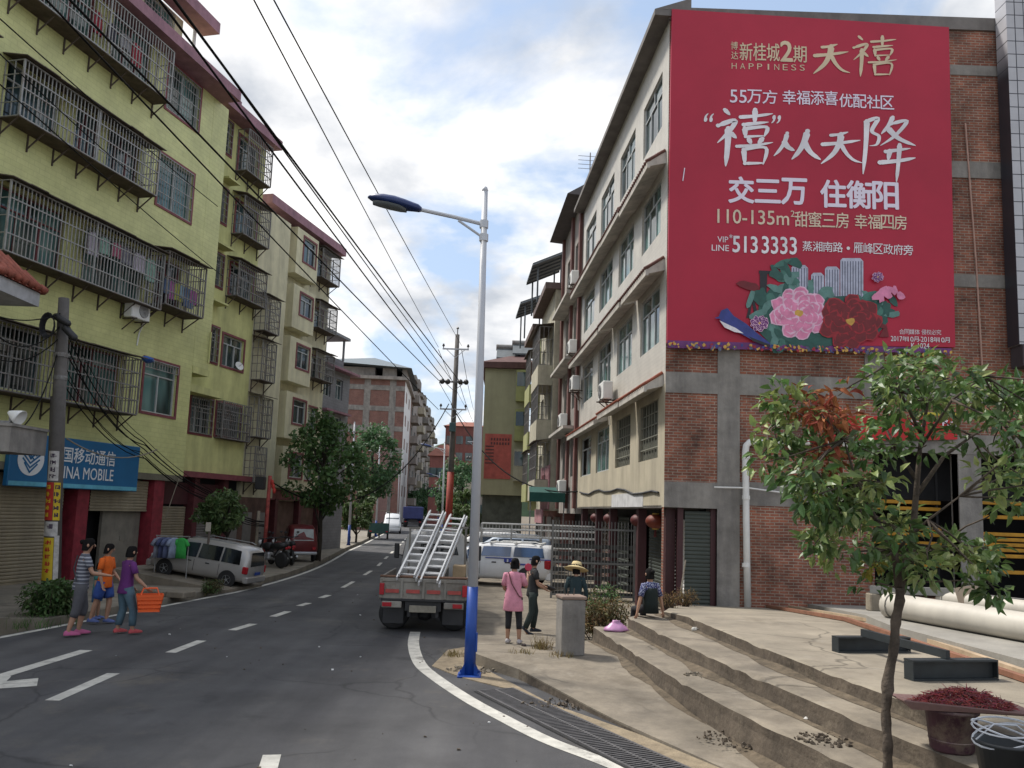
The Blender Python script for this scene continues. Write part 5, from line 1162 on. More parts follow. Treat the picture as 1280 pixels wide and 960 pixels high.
# far lamps down the road
for (px_, py_, Y, h, lb) in ((553, 655, 60, 6.6, 'far street lamp behind the utility pole'), (438, 668, 48, 7.0, 'street lamp between the two big left-hand trees'), (471, 668, 66, 7, 'street lamp behind the green cargo tricycle'), (497, 652, 90, 7.5, 'thin far street lamp beside the grey weathered block'), (548, 648, 110, 7.5, 'thinnest far lamp left of the red pole foot')):
    x = ay(px_, 640, Y).x; c = copy_tree(LAMP, None, lb, (x, Y, 0)); c['group'] = 'street lamps down the road'
LAMP['group'] = 'street lamps down the road'
# utility pole with crossarms, right-hand verge
UY = 45; ux = ay(562, 620, UY).x
pb = thing('utility_pole', 'tall utility pole with three crossarms, insulators and a red painted foot', 'utility pole', (ux, UY, 0)); UTIL = pb
zt = wz(563, 418, UY); zr = wz(561, 590, UY)
q = MB(); q.smooth = True; q.tube([(0, 0, 0), (.05, 0, zt)], [.19, .12], 12); q.build('pole', m_pole, pb)
q = MB(); q.smooth = True; q.tube([(0, 0, .0), (.01, 0, zr)], [.20, .19], 12); q.build('red_foot', mat('pole_red', (.30, .04, .025), rough=.7, var=.3, scale=3), pb)
m_ins = mat('insulator', (.05, .045, .045), rough=.35, var=.2)
ARMS = []
for k, (py_, wd) in enumerate(((437, .75), (478, .8), (512, .75))):
    z = wz(562, py_, UY); q = MB(); q.beam((-wd, -.2, z), (wd, -.2, z), .07, .08); q.beam((-wd * .7, -.2, z - .02), (0, -.16, z - .5), .03); q.beam((wd * .7, -.2, z - .02), (0, -.16, z - .5), .03); q.build('crossarm', m_galv if k != 1 else m_cage, pb)
    xs = (-wd + .05, wd - .05) if k != 1 else (-.68, -.35, .35, .68)
    for x in xs:
        i_ = MB(); i_.smooth = True
        if k == 1:
            M = Matrix.Rotation(R_(90), 3, 'X'); i_.lathe([(.03, 0), (.14, .04), (.06, .08), (.15, .13), (.06, .18), (.15, .24), (.05, .3)], 10, (x, -.25, z - .02), M)
        else: i_.lathe([(.02, 0), (.03, .1), (.07, .12), (.08, .16), (.05, .2), (.06, .24), (.02, .27)], 10, (x, -.2, z + .03))
        i_.build('insulator', m_ins, pb)
    ARMS.append(z)
q = MB(); q.tube([(.05, 0, zt), (.05, 0, zt + .35)], .03, 6); q.lathe([(.06, zt + .33), (.08, zt + .38), (.03, zt + .45)], 8, (.05, 0, 0)); q.build('insulator', m_ins, pb)
q = MB(); zz = wz(562, 540, UY); q.rbox(-.16, .2, -.42, -.18, zz, zz + .5, .02); q.build('junction_box', mat('box_teal', (.06, .12, .13), rough=.6), pb)
pp = copy_tree(pb, None, 'second utility pole, thin and far, right of the red-footed one', (ay(589, 640, 95).x, 95, -1.0)); pp['group'] = 'utility poles'; pb['group'] = 'utility poles'
# ---- left utility pole with bills pasted on it, and the leaner one behind it
b0 = az(62, 746, .08); tp = ay(80, 373, b0.y)
pl_ = thing('concrete_pole', 'grey concrete utility pole pasted with red and yellow bills by the phone shop', 'utility pole', (b0.x, b0.y, .08))
dx = tp.x - b0.x; hL = tp.z - .08
q = MB(); q.smooth = True; q.tube([(0, 0, 0), (dx * .5, 0, hL * .5), (dx, 0, hL)], [.19, .16, .12], 14); q.build('pole', m_pole, pl_)
def wrap(z0, z1, a0, a1, m, r=.20, nm='poster', marks=None, mm=None):
    q = MB(); q.smooth = True; n = 8; pr = []
    def P(a, z, e=0): u = z / hL; rr = .19 - .07 * u + .008 + e; return (dx * u + rr * math.cos(a), rr * math.sin(a), z)
    q.rings([[P(a0 + (a1 - a0) * k / n, z) for k in range(n + 1)] for z in (z0, (z0 + z1) / 2, z1)], closed=False); o = q.build(nm, m, pl_)
    if marks:
        q = MB(); r = random.Random(int(z0 * 100)); 
        zc_ = z1 - .06
        while zc_ > z0 + .14:
            s_ = .11; mid = (a0 + a1) / 2
            for st in range(4): u = r.uniform(-.28, .28); v = r.uniform(0, s_ * .8); L = r.uniform(.15, .4); q.quad(P(mid + u - L / 2, zc_ - v, .003), P(mid + u + L / 2, zc_ - v, .003), P(mid + u + L / 2, zc_ - v - .02, .003), P(mid + u - L / 2, zc_ - v - .02, .003))
            for st in range(3): u = r.uniform(-.35, .35); q.quad(P(mid + u - .06, zc_, .0035), P(mid + u + .06, zc_, .0035), P(mid + u + .06, zc_ - s_ * .85, .0035), P(mid + u - .06, zc_ - s_ * .85, .0035))
            zc_ -= .16
        q.build('poster_print', mm, o)
m_yp = mat('poster_yellow', (.62, .44, .02), rough=.7, var=.15); m_rp = mat('poster_red', (.45, .03, .02), rough=.7, var=.15); m_wp = mat('poster_white', (.5, .48, .46), rough=.8, var=.3, scale=9)
wrap(.38, 1.35, -2.3, -.9, m_yp, marks=1, mm=m_rp); wrap(1.75, 2.62, -2.6, -1.2, m_rp, marks=1, mm=m_yp); wrap(1.75, 2.62, -1.15, -.3, m_yp, marks=1, mm=mat('poster_ink', (.05, .03, .06), rough=.8)); wrap(1.38, 1.72, -2.4, -.5, m_wp, marks=1, mm=mat('poster_ink', (0, 0, 0))); wrap(2.66, 3.35, -2.2, -.7, m_wp, marks=1, mm=mat('poster_ink', (0, 0, 0))); wrap(.4, 1.4, -.85, -.2, m_wp)
q = MB()
for z in (5.05, 5.6): q = MB(); q.lathe([(.15, z), (.155, z + .06), (.15, z + .1)], 12, (dx * z / hL, 0, 0)); q.build('clamp', m_cage, pl_)
# cable coils and closures hung on it
ck = thing('cable_coil', 'black cable coils and closures tied near the pasted pole top', 'cable coil', (b0.x + dx * .93, b0.y - .2, hL * .93 + .08 - .5))
q = MB()
for k in range(7):
    r_ = .22 + .015 * k; q.tube([(-.18 + r_ * .55 * math.cos(a), -.02 * k, .25 + r_ * math.sin(a)) for a in [2 * math.pi * i / 16 for i in range(17)]], .014, 5)
q.build('coil', m_black, ck)
for (x, z, a) in ((.1, .42, -.5), (.32, .12, -.75)): q = MB(); q.smooth = True; d_ = Vector((math.cos(a), 0, math.sin(a))); c = Vector((x, -.05, z)); q.tube([c - d_ * .2, c - d_ * .15, c + d_ * .2, c + d_ * .26], [.05, .085, .085, .04], 10); q.build('closure', m_black, ck)
b1 = az(50, 742, .1); t1 = ay(71, 500, b1.y + .5)
ob = thing('concrete_pole', 'darker older concrete pole leaning right behind the pasted pole', 'utility pole', (b1.x, b1.y + .5, .08))
q = MB(); q.smooth = True; q.tube([(0, 0, 0), (t1.x - b1.x, 0, t1.z)], [.19, .15], 12); q.build('pole', mat('pole_dark', (.095, .085, .08), rough=.9, var=.25), ob)
# red and grey slim poles by the small shop trees
for (px_, py_, top_, lb, mm, rr, Y) in ((330, 690, 596, 'slim pole with flaking red paint hung with red bunting, by the motorcycles', mat('pole_red2', (.32, .06, .05), rough=.8, var=.5, scale=6), .075, 31), (319, 690, 640, 'short pale post beside the flaking red pole', m_conc2, .06, 31), (256, 722, 655, 'rusty thin sign post standing by the silver minivan', m_rust, .035, 22.5)):
    x = ay(px_, py_, Y).x; zt_ = ay(px_, top_, Y).z
    t = thing('slim_pole', lb, 'pole', (x, Y, .05)); q = MB(); q.smooth = True; q.tube([(0, 0, 0), (.03, 0, zt_)], rr, 8); q.build('pole', mm, t)
    if Y < 25: q = MB(); q.box(-.07, .07, -.05, -.03, zt_ - .25, zt_); q.build('plate', mat('plate', (.4, .36, .3), rough=.7), t)
    elif rr > .07:
        q = MB(); q.rbox(-.45, -.1, -.3, .0, zt_ - .55, zt_ - .05, .03); q.build('meter_box', m_black, t)
        q = MB(); [q.ell((.14 + .05 * k, -.05, zt_ - .25 - .16 * k), .07, .05, .11, 8, 6) for k in range(3)]; q.build('red_bunting', mat('lantern_red', (.42, .03, .02), rough=.6, var=.2), t)
# ================================================================ VEHICLES
m_tyre = mat('tyre', (.022, .022, .023), rough=.85, var=.2, scale=8); m_rim = mat('rim', (.36, .37, .38), rough=.35, metal=.6, var=.1)
m_cglass = glass_mat('car_glass', (.012, .016, .02), rough=.05); m_tail = mat('tail_red', (.34, .012, .02), rough=.25, var=.15); m_head = mat('headlight', (.6, .62, .64), rough=.15, var=.05)
m_trimk = mat('trim_black', (.018, .018, .02), rough=.55, var=.2)
def wheel(par, c, r, wd, side, rim=True):
    """axle along local y; side = +-1 outward"""
    M = Matrix.Rotation(R_(-90) * side, 3, 'X'); t_ = MB(); t_.smooth = True
    t_.lathe([(r * .62, -wd / 2), (r * .9, -wd / 2), (r, -wd * .32), (r, wd * .32), (r * .92, wd / 2), (r * .64, wd / 2), (r * .6, wd * .42), (r * .1, wd * .4)], 22, c, M); w_ = t_.build('tyre', m_tyre, par)
    if rim:
        r_ = MB(); r_.lathe([(r * .62, wd * .41), (r * .6, wd * .52), (r * .54, wd * .5), (r * .5, wd * .40), (r * .2, wd * .43), (r * .16, wd * .52), (.005, wd * .52)], 20, c, M)
        for k in range(5):
            a = 2 * math.pi * k / 5; v = M @ Vector((math.cos(a), math.sin(a), 0)); n_ = M @ Vector((0, 0, 1)); r_.beam(Vector(c) + v * r * .12 + n_ * wd * .47, Vector(c) + v * r * .58 + n_ * wd * .47, r * .16, r * .05)
        r_.build('rim', m_rim, w_)
    return w_
class Loft:
    """car shell along local x (front = +x): stations of (x, z_low, z_belt, z_roof, half_width, half_roof)"""
    def __init__(s, st): s.st = st
    def at(s, x):
        st = s.st
        for a, b in zip(st, st[1:]):
            if a[0] <= x <= b[0]:
                t = (x - a[0]) / max(1e-6, b[0] - a[0]); return [a[i] + (b[i] - a[i]) * t for i in range(6)]
        return list(st[-1] if x > st[-1][0] else st[0])
    def side(s, x, v, sgn, off=.0):
        q = s.at(x); y = q[4] + (q[5] - q[4]) * v; return (x, sgn * (y + off), q[2] + (q[3] - q[2]) * v)
    def shell(s, m, par, name='body'):
        b = MB(); b.smooth = False; rs = []
        for x, zl, zb, zr, w_, wr in s.st:
            h = zr - zb; hl = zb - zl
            half = [(0, zl), (w_ * .82, zl), (w_ * .97, zl + hl * .16), (w_, zl + hl * .55), (w_ * .985, zb), (w_ * .985 + (wr - w_) * .5, zb + h * .5), (wr, zb + h * .86), (wr * .86, zb + h * .97), (0, zr)]
            rs.append([(x, y, z) for y, z in half] + [(x, -y, z) for y, z in half[-2:0:-1]])
        b.smooth = True; b.rings(rs, True, True); return b.build(name, m, par)
    def pane(s, m, par, xs0, xs1, v0, v1, sgn, name='window', off=.012):
        """xs0=(x at v0, x at v1) rear edge, xs1 front edge"""
        b = MB(); n = 4; rs = []
        for j in range(3):
            v = v0 + (v1 - v0) * j / 2; xa = xs0[0] + (xs0[1] - xs0[0]) * j / 2; xb = xs1[0] + (xs1[1] - xs1[0]) * j / 2
            rs.append([s.side(xa + (xb - xa) * i / n, v, sgn, off) for i in range(n + 1)])
        b.rings(rs, closed=False); return b.build(name, m, par)
def arch(par, c, r, sgn): 
    M = Matrix.Rotation(R_(-90) * sgn, 3, 'X'); q = MB(); q.lathe([(r, -.02), (r, .02), (r * .88, .022)], 24, c, M); q.build('wheel_arch', m_trimk, par)
def van(name, label, loc, rz, m, L, H, W=1.66, kind='mpv', group=None, cat='van'):
    t = thing(name, label, cat, loc, rz, group); h = L / 2; w2 = W / 2
    if kind == 'mpv':     # rounded minivan with sloping bonnet
        st = [(-h, .42, .80, 1.0, w2 * .80, w2 * .70), (-h + .06, .30, .84, H * .86, w2 * .93, w2 * .74), (-h + .22, .27, .86, H * .965, w2 * .98, w2 * .78), (-h + .9, .24, .87, H, w2, w2 * .80), (0, .22, .86, H, w2, w2 * .80), (h - 1.55, .22, .85, H * .97, w2, w2 * .79), (h - .95, .22, .84, H * .72, w2, w2 * .80), (h - .55, .24, .80, .96, w2 * .98, w2 * .84), (h - .2, .26, .70, .82, w2 * .92, w2 * .78), (h, .34, .55, .62, w2 * .75, w2 * .65)]
        wx_ = (-h + .78, h - .85); panes = [((-h + .35, -h + .42), (-h + 1.15, -h + 1.12)), ((-h + 1.22, -h + 1.2), (-h + 2.15, -h + 2.1)), ((-h + 2.23, -h + 2.18), (h - 1.15, h - 1.5))]
    else:                 # boxy one-box van
        st = [(-h, .42, .86, 1.2, w2 * .86, w2 * .72), (-h + .05, .32, .9, H * .93, w2 * .95, w2 * .76), (-h + .16, .28, .92, H * .985, w2 * .99, w2 * .8), (-h + .8, .25, .93, H, w2, w2 * .82), (0, .25, .93, H, w2, w2 * .82), (h - 1.15, .25, .92, H * .985, w2, w2 * .82), (h - .62, .26, .90, H * .74, w2 * .98, w2 * .82), (h - .25, .28, .84, .98, w2 * .95, w2 * .84), (h, .34, .66, .74, w2 * .86, w2 * .76)]
        wx_ = (-h + .72, h - .78); panes = [((-h + .2, -h + .28), (-h + 1.2, -h + 1.18)), ((-h + 1.3, -h + 1.28), (-h + 2.25, -h + 2.2)), ((-h + 2.34, -h + 2.3), (h - .72, h - 1.05))]
    Lf = Loft(st); Lf.shell(m, t)
    for sg in (-1, 1):
        for a, b in panes: Lf.pane(m_cglass, t, a, b, .10, .80, sg)
        for x in wx_: wheel(t, (x, sg * (w2 - .08), .30), .30, .19, sg); arch(t, (x, sg * (w2 - .005), .31), .36, sg)
        hn = MB(); hn.rbox(-.55, -.38, sg * (w2 + .0) - .012, sg * (w2 + .0) + .012, .84 - .08, .84 - .04, .005); hn.rbox(h - 1.95, h - 1.8, sg * w2 - .012, sg * w2 + .012, .76, .80, .005); hn.build('handle', m_trimk, t)
        tl = MB(); zt = .62 if kind == 'mpv' else .62; tl.rbox(-h + .0, -h + .22, sg * w2 * .90 - .07, sg * w2 * .90 + .075, zt, zt + .28, .03); tl.build('tail_light', m_tail, t)
        hl = MB(); hl.rbox(h - .42, h - .1, sg * w2 * .78 - .12, sg * w2 * .78 + .1, .60, .78, .05); hl.build('headlight', m_head, t)
        mr = MB(); mr.rbox(h - 1.25, h - 1.1, sg * (w2 + .03), sg * (w2 + .2), .9, 1.05, .03) if sg > 0 else mr.rbox(h - 1.25, h - 1.1, -(w2 + .2), -(w2 + .03), .9, 1.05, .03); mr.build('mirror', m_trimk, t)
        rr = MB(); rr.tube([(-h + .5, sg * w2 * .72, H - .01), (-h + .7, sg * w2 * .74, H + .05), (h - 1.9, sg * w2 * .74, H + .05), (h - 1.7, sg * w2 * .72, H - .015)], .018, 6); rr.build('roof_rail', m_rim if kind == 'mpv' else m_white, t)
        sl = MB()
        for x in (-h + 1.2, -h + 2.28): sl.box(x - .006, x + .006, sg * (w2 * .998) - .004, sg * (w2 * .998) + .006, .40, .86)
        sl.build('door_seam', m_trimk, t)
    wb = MB(); zb = .86; wb.add([(-h - .012, -w2 * .70, zb + .05), (-h - .012, w2 * .70, zb + .05), (-h + .045, w2 * .62, H * .87), (-h + .045, -w2 * .62, H * .87)], [(0, 1, 2, 3)]); wb.build('rear_window', m_cglass, t)
    q1 = Lf.at(h - .62); q2 = Lf.at(h - 1.5); wsd = MB(); wsd.add([(h - .60, -q1[5] * .9, q1[3] + .01), (h - .60, q1[5] * .9, q1[3] + .01), (h - 1.48, q2[5] * .86, q2[3] + .02), (h - 1.48, -q2[5] * .86, q2[3] + .02)], [(0, 1, 2, 3)]); wsd.build('windscreen', m_cglass, t)
    for xa, xb, kk in ((-h - .06, -h + .16, .95), (h - .16, h + .05, .9)): bp_ = MB(); bp_.rbox(xa, xb, -w2 * kk, w2 * kk, .26, .51, .04); bp_.build('bumper', m, t)
    lp = MB(); lp.rbox(-h - .075, -h - .055, -.22, .22, .56, .68, .004); lp.build('number_plate', mat('plate_blue', (.02, .06, .3), rough=.4), t)
    return t
m_silver = mat('silver_paint', (.40, .385, .37), rough=.28, metal=.35, var=.04, scale=2); m_whitep = mat('van_white', (.62, .63, .65), rough=.35, var=.06, scale=2)
def aim(p0, p1): return math.atan2(p1[1] - p0[1], p1[0] - p0[0])
# silver minivan nosed in beside the shop: tail towards us
pr = az(322, 737, .08); pf = az(212, 716, .08)
hd_ = aim((pr.x, pr.y), (pf.x, pf.y)); L_ = 4.35
dirv = Vector((math.cos(hd_), math.sin(hd_), 0)); pr = Vector((-7.35, 22.6, .08))
SV = .70; hd_ = R_(170); dirv = Vector((math.cos(hd_), math.sin(hd_), 0)); lf = Vector((-dirv.y, dirv.x, 0)); rwp = az(283, 734, .07)
mv = van('minivan', 'silver minivan with roof rails parked beside the clothes rack', rwp - lf * .70 * SV + dirv * (L_ / 2 - .78) * SV + Vector((0, 0, .125 * (L_ / 2 - .78) * SV)), hd_, m_silver, L_, 1.66, 1.62)
mv.rotation_euler = (0, -math.atan(.125), hd_); mv.scale = (SV, SV, SV)
# white panel van across the forecourt, tail to the right
a = az(560, 729, .0); b = az(692, 736, .0); hv = aim((b.x, b.y), (a.x, a.y)); vv = van('panel_van', 'white boxy van with blue side lettering parked across the forecourt', Vector((b.x, b.y + .3, 0)) + Vector((math.cos(hv), math.sin(hv), 0)) * 1.85, hv, mat('van_white2', (.72, .73, .75), rough=.35, var=.05, stain=.1), 3.7, 1.36, 1.5, 'box')
for o in vv.children:
    if o.name.split('.')[0] in ('window', 'rear_window', 'windscreen'): o.data.materials[0] = glass_mat('van_blue_glass', (.03, .06, .13), rough=.06)
q = MB(); w2 = .76
for x, z, wd, h_ in ((-.55, .80, .10, .10), (-.40, .80, .09, .10), (-.95, .72, .55, .05), (-.2, .90, .9, .03), (-1.55, .90, .75, .03)): q.box(x - wd / 2, x + wd / 2, w2 - .006, w2 + .008, z, z + h_)
q.build('side_lettering', mat('van_blue', (.03, .05, .28), rough=.5), vv)
q = MB()
for k in range(4): q.rbox(-1.5 + k * .8, -1.42 + k * .8, -.6, .6, 1.37, 1.41, .01)
q.build('roof_bars', m_white, vv)
for (px_, py_, Y, lb, mm) in ((630, 690, 33, 'pale blue small car behind the white van', mat('pale_blue', (.40, .48, .60), rough=.3, var=.05)), (606, 684, 38, 'white car half hidden behind the lamp post', m_whitep)):
    x = ay(px_, py_, Y).x; van('car', lb, (x, Y, 0), math.pi * .97, mm, 3.9, 1.42, 1.6, 'mpv', cat='car')
# distant minibus and blue lorry on the road
van('minibus', 'white minibus driving far down the road behind the cargo tricycle', (ay(490, 660, 76).x, 76, 0), R_(-82), m_whitep, 4.2, 1.85, 1.65, 'box')
t = thing('dump_truck', 'blue tipper truck seen from behind far down the road', 'truck', (ay(516, 650, 100).x, 100, 0), R_(6)); m_bt = mat('truck_blue', (.025, .035, .13), rough=.6, var=.25, scale=1.5)
q = MB(); q.rbox(-1.25, 1.25, 0, 4.6, 1.05, 2.55, .05); 
q.build('tipper_body', m_bt, t)
q = MB(); q.box(-1.2, 1.2, -.04, .0, 1.15, 2.45)
for x in (-1.1, -.4, .4, 1.1): q.box(x - .05, x + .05, -.09, -.04, 1.1, 2.5)
q.build('tailgate', m_bt, t)
q = MB(); q.rbox(-1.1, 1.1, 4.8, 6.4, .6, 2.6, .15); q.build('cab', m_bt, t)
q = MB(); q.box(-.5, .5, .2, 6.2, .7, 1.0); q.box(-1.1, 1.1, -.02, .08, .62, .78); q.build('chassis', m_trimk, t)
MZ = Matrix.Rotation(R_(90), 3, 'Y')
for y in (1.0, 5.5):
    for s_ in (-1, 1): 
        q = MB(); q.smooth = True; q.lathe([(.2, -.22), (.46, -.22), (.5, -.15), (.5, .15), (.46, .22), (.2, .22)], 18, (s_ * .95, y, .5), MZ); q.build('wheel', m_tyre, t)
for s_ in (-1, 1): q = MB(); q.box(s_ * .9 - .12, s_ * .9 + .12, -.05, -.02, .66, .76); q.build('tail_light', m_tail, t)
# green cargo tricycle (covered cab) on the verge side of the road
t = thing('cargo_tricycle', 'dark green cargo tricycle with yellowish canopy driving away on the left lane', 'tricycle', (ay(473, 670, 60).x, 60, 0), R_(8)); m_tg = mat('trike_green', (.02, .065, .06), rough=.6, var=.3, scale=2)
q = MB(); q.box(-.75, .75, 0, .06, .45, 1.2); q.box(-.75, -.69, .06, 1.8, .45, 1.2); q.box(.69, .75, .06, 1.8, .45, 1.2); q.box(-.75, .75, .06, 1.8, .42, .5); q.build('cargo_box', m_tg, t)
q = MB()
for x in (-.72, .72):
    for y in (.05, 1.7): q.beam((x, y, 1.2), (x, y, 2.0), .05)
q.build('canopy_frame', m_tg, t)
q = MB(); q.smooth = True; q.rings([[(-.85 + 1.7 * k / 8, y, 1.95 + .16 * math.sin(math.pi * k / 8)) for k in range(9)] for y in (-.1, 1.9)], closed=False); q.rings([[(-.85 + 1.7 * k / 8, y, 1.99 + .16 * math.sin(math.pi * k / 8)) for k in range(9)] for y in (-.1, 1.9)], closed=False); q.build('canopy', mat('trike_canopy', (.30, .27, .14), rough=.8, var=.2), t)
for s_ in (-1, 1): q = MB(); q.smooth = True; q.lathe([(.1, -.07), (.27, -.07), (.29, 0), (.27, .07), (.1, .07)], 16, (s_ * .66, .6, .29), MZ); q.build('wheel', m_tyre, t)
q = MB(); q.smooth = True; q.lathe([(.1, -.05), (.26, -.05), (.28, 0), (.26, .05), (.1, .05)], 16, (0, 2.75, .28), MZ); q.build('wheel', m_tyre, t)
q = MB(); q.tube([(0, 1.8, .5), (0, 2.3, .45), (0, 2.75, .28)], .05, 8); q.tube([(0, 2.75, .28), (0, 2.6, 1.0)], .035, 6); q.tube([(-.38, 2.4, 1.08), (0, 2.6, 1.02), (.38, 2.4, 1.08)], .025, 6); q.rbox(-.3, .3, 2.5, 2.62, .6, 1.1, .05); q.build('front_fork', m_tg, t)
q = MB(); q.rbox(-.22, .22, 1.9, 2.35, .6, .75, .04); q.build('saddle', m_trimk, t)
for s_ in (-1, 1): q = MB(); q.box(s_ * .6 - .09, s_ * .6 + .09, -.04, -.0, .55, .63); q.build('tail_light', m_tail, t)
# dark red cargo tricycle + motorcycles parked at the left shops
t = thing('cargo_tricycle', 'dark red cabin tricycle parked under the big left-hand tree', 'tricycle', (ay(373, 700, 33.5).x, 33.5, .08), R_(24)); m_tr = mat('trike_red', (.12, .015, .018), rough=.45, var=.25, scale=2)
st = [(-.95, .35, .75, .9, .52, .45), (-.88, .28, .8, 1.35, .58, .45), (-.4, .25, .82, 1.5, .6, .48), (.35, .25, .8, 1.48, .58, .46), (.8, .3, .75, .95, .45, .38), (1.0, .4, .6, .7, .25, .2)]
Lf = Loft(st); b_ = Lf.shell(m_tr, t)
for o in list(t.children): o.rotation_euler = (0, 0, R_(90))
q = MB(); q.add([(-.4, -.955, .86), (.4, -.955, .86), (.38, -.885, 1.32), (-.38, -.885, 1.32)], [(0, 1, 2, 3)]); q.build('rear_window', mat('pale_glass', (.3, .33, .33), rough=.1), t)
for s_ in (-1, 1):
    q = MB(); q.add([(s_ * .595, -.6, .9), (s_ * .59, .3, .9), (s_ * .52, .25, 1.32), (s_ * .54, -.55, 1.32)], [(0, 1, 2, 3)]); q.build('side_window', m_cglass, t)
    q = MB(); q.smooth = True; q.lathe([(.1, -.06), (.22, -.06), (.24, 0), (.22, .06), (.1, .06)], 16, (s_ * .5, -.5, .24), MZ); q.build('wheel', m_tyre, t)
    q = MB(); q.box(s_ * .42 - .06, s_ * .42 + .06, -.99, -.93, .5, .6); q.build('tail_light', m_tail, t)
q = MB(); q.rbox(-.55, .55, -1.05, -.9, .3, .42, .03); q.build('bumper', m_rim, t)
q = MB(); q.smooth = True; q.lathe([(.1, -.05), (.22, -.05), (.24, 0), (.22, .05), (.1, .05)], 16, (0, .85, .24), MZ); q.build('wheel', m_tyre, t)
def motorcycle(label, loc, rz, mm):
    t = thing('motorcycle', label, 'motorcycle', loc, rz, 'motorcycles by the left shops')
    for y in (-.6, .65):
        q = MB(); q.smooth = True; q.lathe([(.19, -.05), (.27, -.05), (.29, 0), (.27, .05), (.19, .05)], 18, (0, y, .29), MZ); q.lathe([(.02, -.05), (.06, -.04), (.06, .04), (.02, .05)], 10, (0, y, .29), MZ)
        for k in range(6): a = k * math.pi / 3; q.beam((0, y, .29), (0, y + .2 * math.cos(a), .29 + .2 * math.sin(a)), .02)
        q.build('wheel', m_tyre, t)
    q = MB(); q.smooth = True; q.loft([((0, .15, .62), .06, .1), ((0, .12, .72), .14, .26), ((0, .12, .84), .13, .24), ((0, .1, .9), .05, .1)], 12); q.build('tank', mm, t)
    q = MB(); q.smooth = True; q.tube([(0, -.75, .82), (0, -.5, .80), (0, -.1, .76)], [.08, .13, .11], 8); q.build('saddle', m_trimk, t)
    q = MB(); q.tube([(0, .65, .29), (0, .42, .9), (0, .36, 1.02)], .035, 6); q.tube([(-.36, .2, 1.06), (-.1, .36, 1.02), (.1, .36, 1.02), (.36, .2, 1.06)], .018, 6); q.tube([(0, .35, .85), (0, .1, .45), (0, -.3, .4), (0, -.6, .29)], .035, 6); q.tube([(0, -.2, .4), (0, -.5, .75)], .03, 6); q.build('frame', m_trimk, t)
    q = MB(); q.rbox(-.14, .14, -.1, .25, .28, .55, .05); q.tube([(.14, .1, .3), (.16, -.3, .28), (.16, -.75, .36)], .04, 6); q.build('engine', m_rim, t)
    q = MB(); q.ell((0, .5, .88), .09, .08, .09); q.build('headlight', m_head, t)
    q = MB(); q.rbox(-.06, .06, -.86, -.8, .68, .76, .01); q.build('tail_light', m_tail, t)
    for s_ in (-1, 1): q = MB(); q.tube([(s_ * .25, .27, 1.06), (s_ * .3, .25, 1.2)], .008, 4); q.ell((s_ * .32, .24, 1.23), .06, .015, .04); q.build('mirror', m_trimk, t)
    return t
for i, (px_, py_, Y, a, lb, mm) in enumerate(((336, 708, 29.5, 60, 'dark motorcycle nearest the silver minivan tail', m_trimk), (348, 704, 30.5, 40, 'maroon motorcycle in the middle of the parked row', m_tr), (361, 702, 31.3, 25, 'grey motorcycle beside the dark red tricycle', m_cage))):
    motorcycle(lb, (ay(px_, py_, Y).x, Y, .08), R_(a), mm)
# ---------------------------------------------------------------- works truck with two ladders, back to us
TX, TY = -1.60, 15.85
t = thing('pickup_truck', 'small grey works truck seen from behind with rusty drop-side bed', 'truck', (TX, TY, 0), R_(1.0))
m_tk = mat('truck_bed', (.25, .235, .205), rough=.75, var=.25, scale=2.2, stain=.5, detail=10); m_tkr = mat('rusty_edge', (.16, .09, .06), rough=.9, var=.4, scale=6); m_tkw = mat('truck_cab', (.46, .46, .45), rough=.4, var=.1, stain=.25)
q = MB(); q.box(-.80, .80, .05, 2.35, .66, .72); q.build('bed_floor', m_tkr, t)
q = MB(); q.rbox(-.84, .84, -.03, .02, .64, 1.05, .012)
for x in (-.82, -.42, 0, .42, .82): q.rbox(x - .025, x + .025, -.055, -.03, .66, 1.03, .006)
q.rbox(-.84, .84, -.05, -.03, .97, 1.04, .008); tg = q.build('tailgate', m_tk, t)
q = MB()
for x in (-.6, -.2, .2, .6): q.box(x - .13, x + .13, -.062, -.052, .76, .83)
q.build('reflector_strip', mat('reflector', (.36, .06, .05), rough=.5, var=.3, scale=8), tg)
q = MB(); q.rbox(-.85, .85, -.045, .035, 1.052, 1.09, .01); q.build('rusty_rim', m_tkr, tg)
for s_ in (-1, 1):
    q = MB(); q.rbox(s_ * .84 - .02, s_ * .84 + .02, .03, 2.35, .66, 1.06, .01)
    for k in range(5): y = .15 + k * .5; q.rbox(s_ * .865 - .015, s_ * .865 + .015, y, y + .05, .62, 1.05, .006)
    q.build('side_board', m_tk, t)
    q = MB(); q.rbox(s_ * .80 - .045, s_ * .80 + .045, -.085, -.052, .72, .94, .008); q.build('tail_light', m_tail, t)
    q = MB(); q.rbox(s_ * .6 - .19, s_ * .6 + .19, -.07, -.03, .48, .60, .01); lb_ = q.build('lamp_bracket', m_tk, t)
    q = MB(); q.rbox(s_ * .68 - .1, s_ * .68 + .08, -.085, -.07, .50, .58, .005); q.build('indicator', m_tail, lb_)
    q = MB(); q.box(s_ * .58 - .2, s_ * .58 + .2, .12, .14, .16, .60); q.build('mud_flap', m_black, t)
    for y in (.55, 2.95):
        ww = wheel(t, (s_ * .60, y, .31), .31, .30 if y < 1 else .2, s_, rim=True)
q = MB(); q.rbox(-.82, .82, -.03, .05, .60, .66, .01); q.box(-.35, .35, .02, 3.6, .42, .62); q.beam((-.6, .55, .31), (.6, .55, .31), .12); q.ell((0, .55, .31), .16, .14, .14); q.box(-.3, -.24, .05, .1, .3, .6); q.box(.24, .3, .05, .1, .3, .6); q.build('chassis', m_black, t)
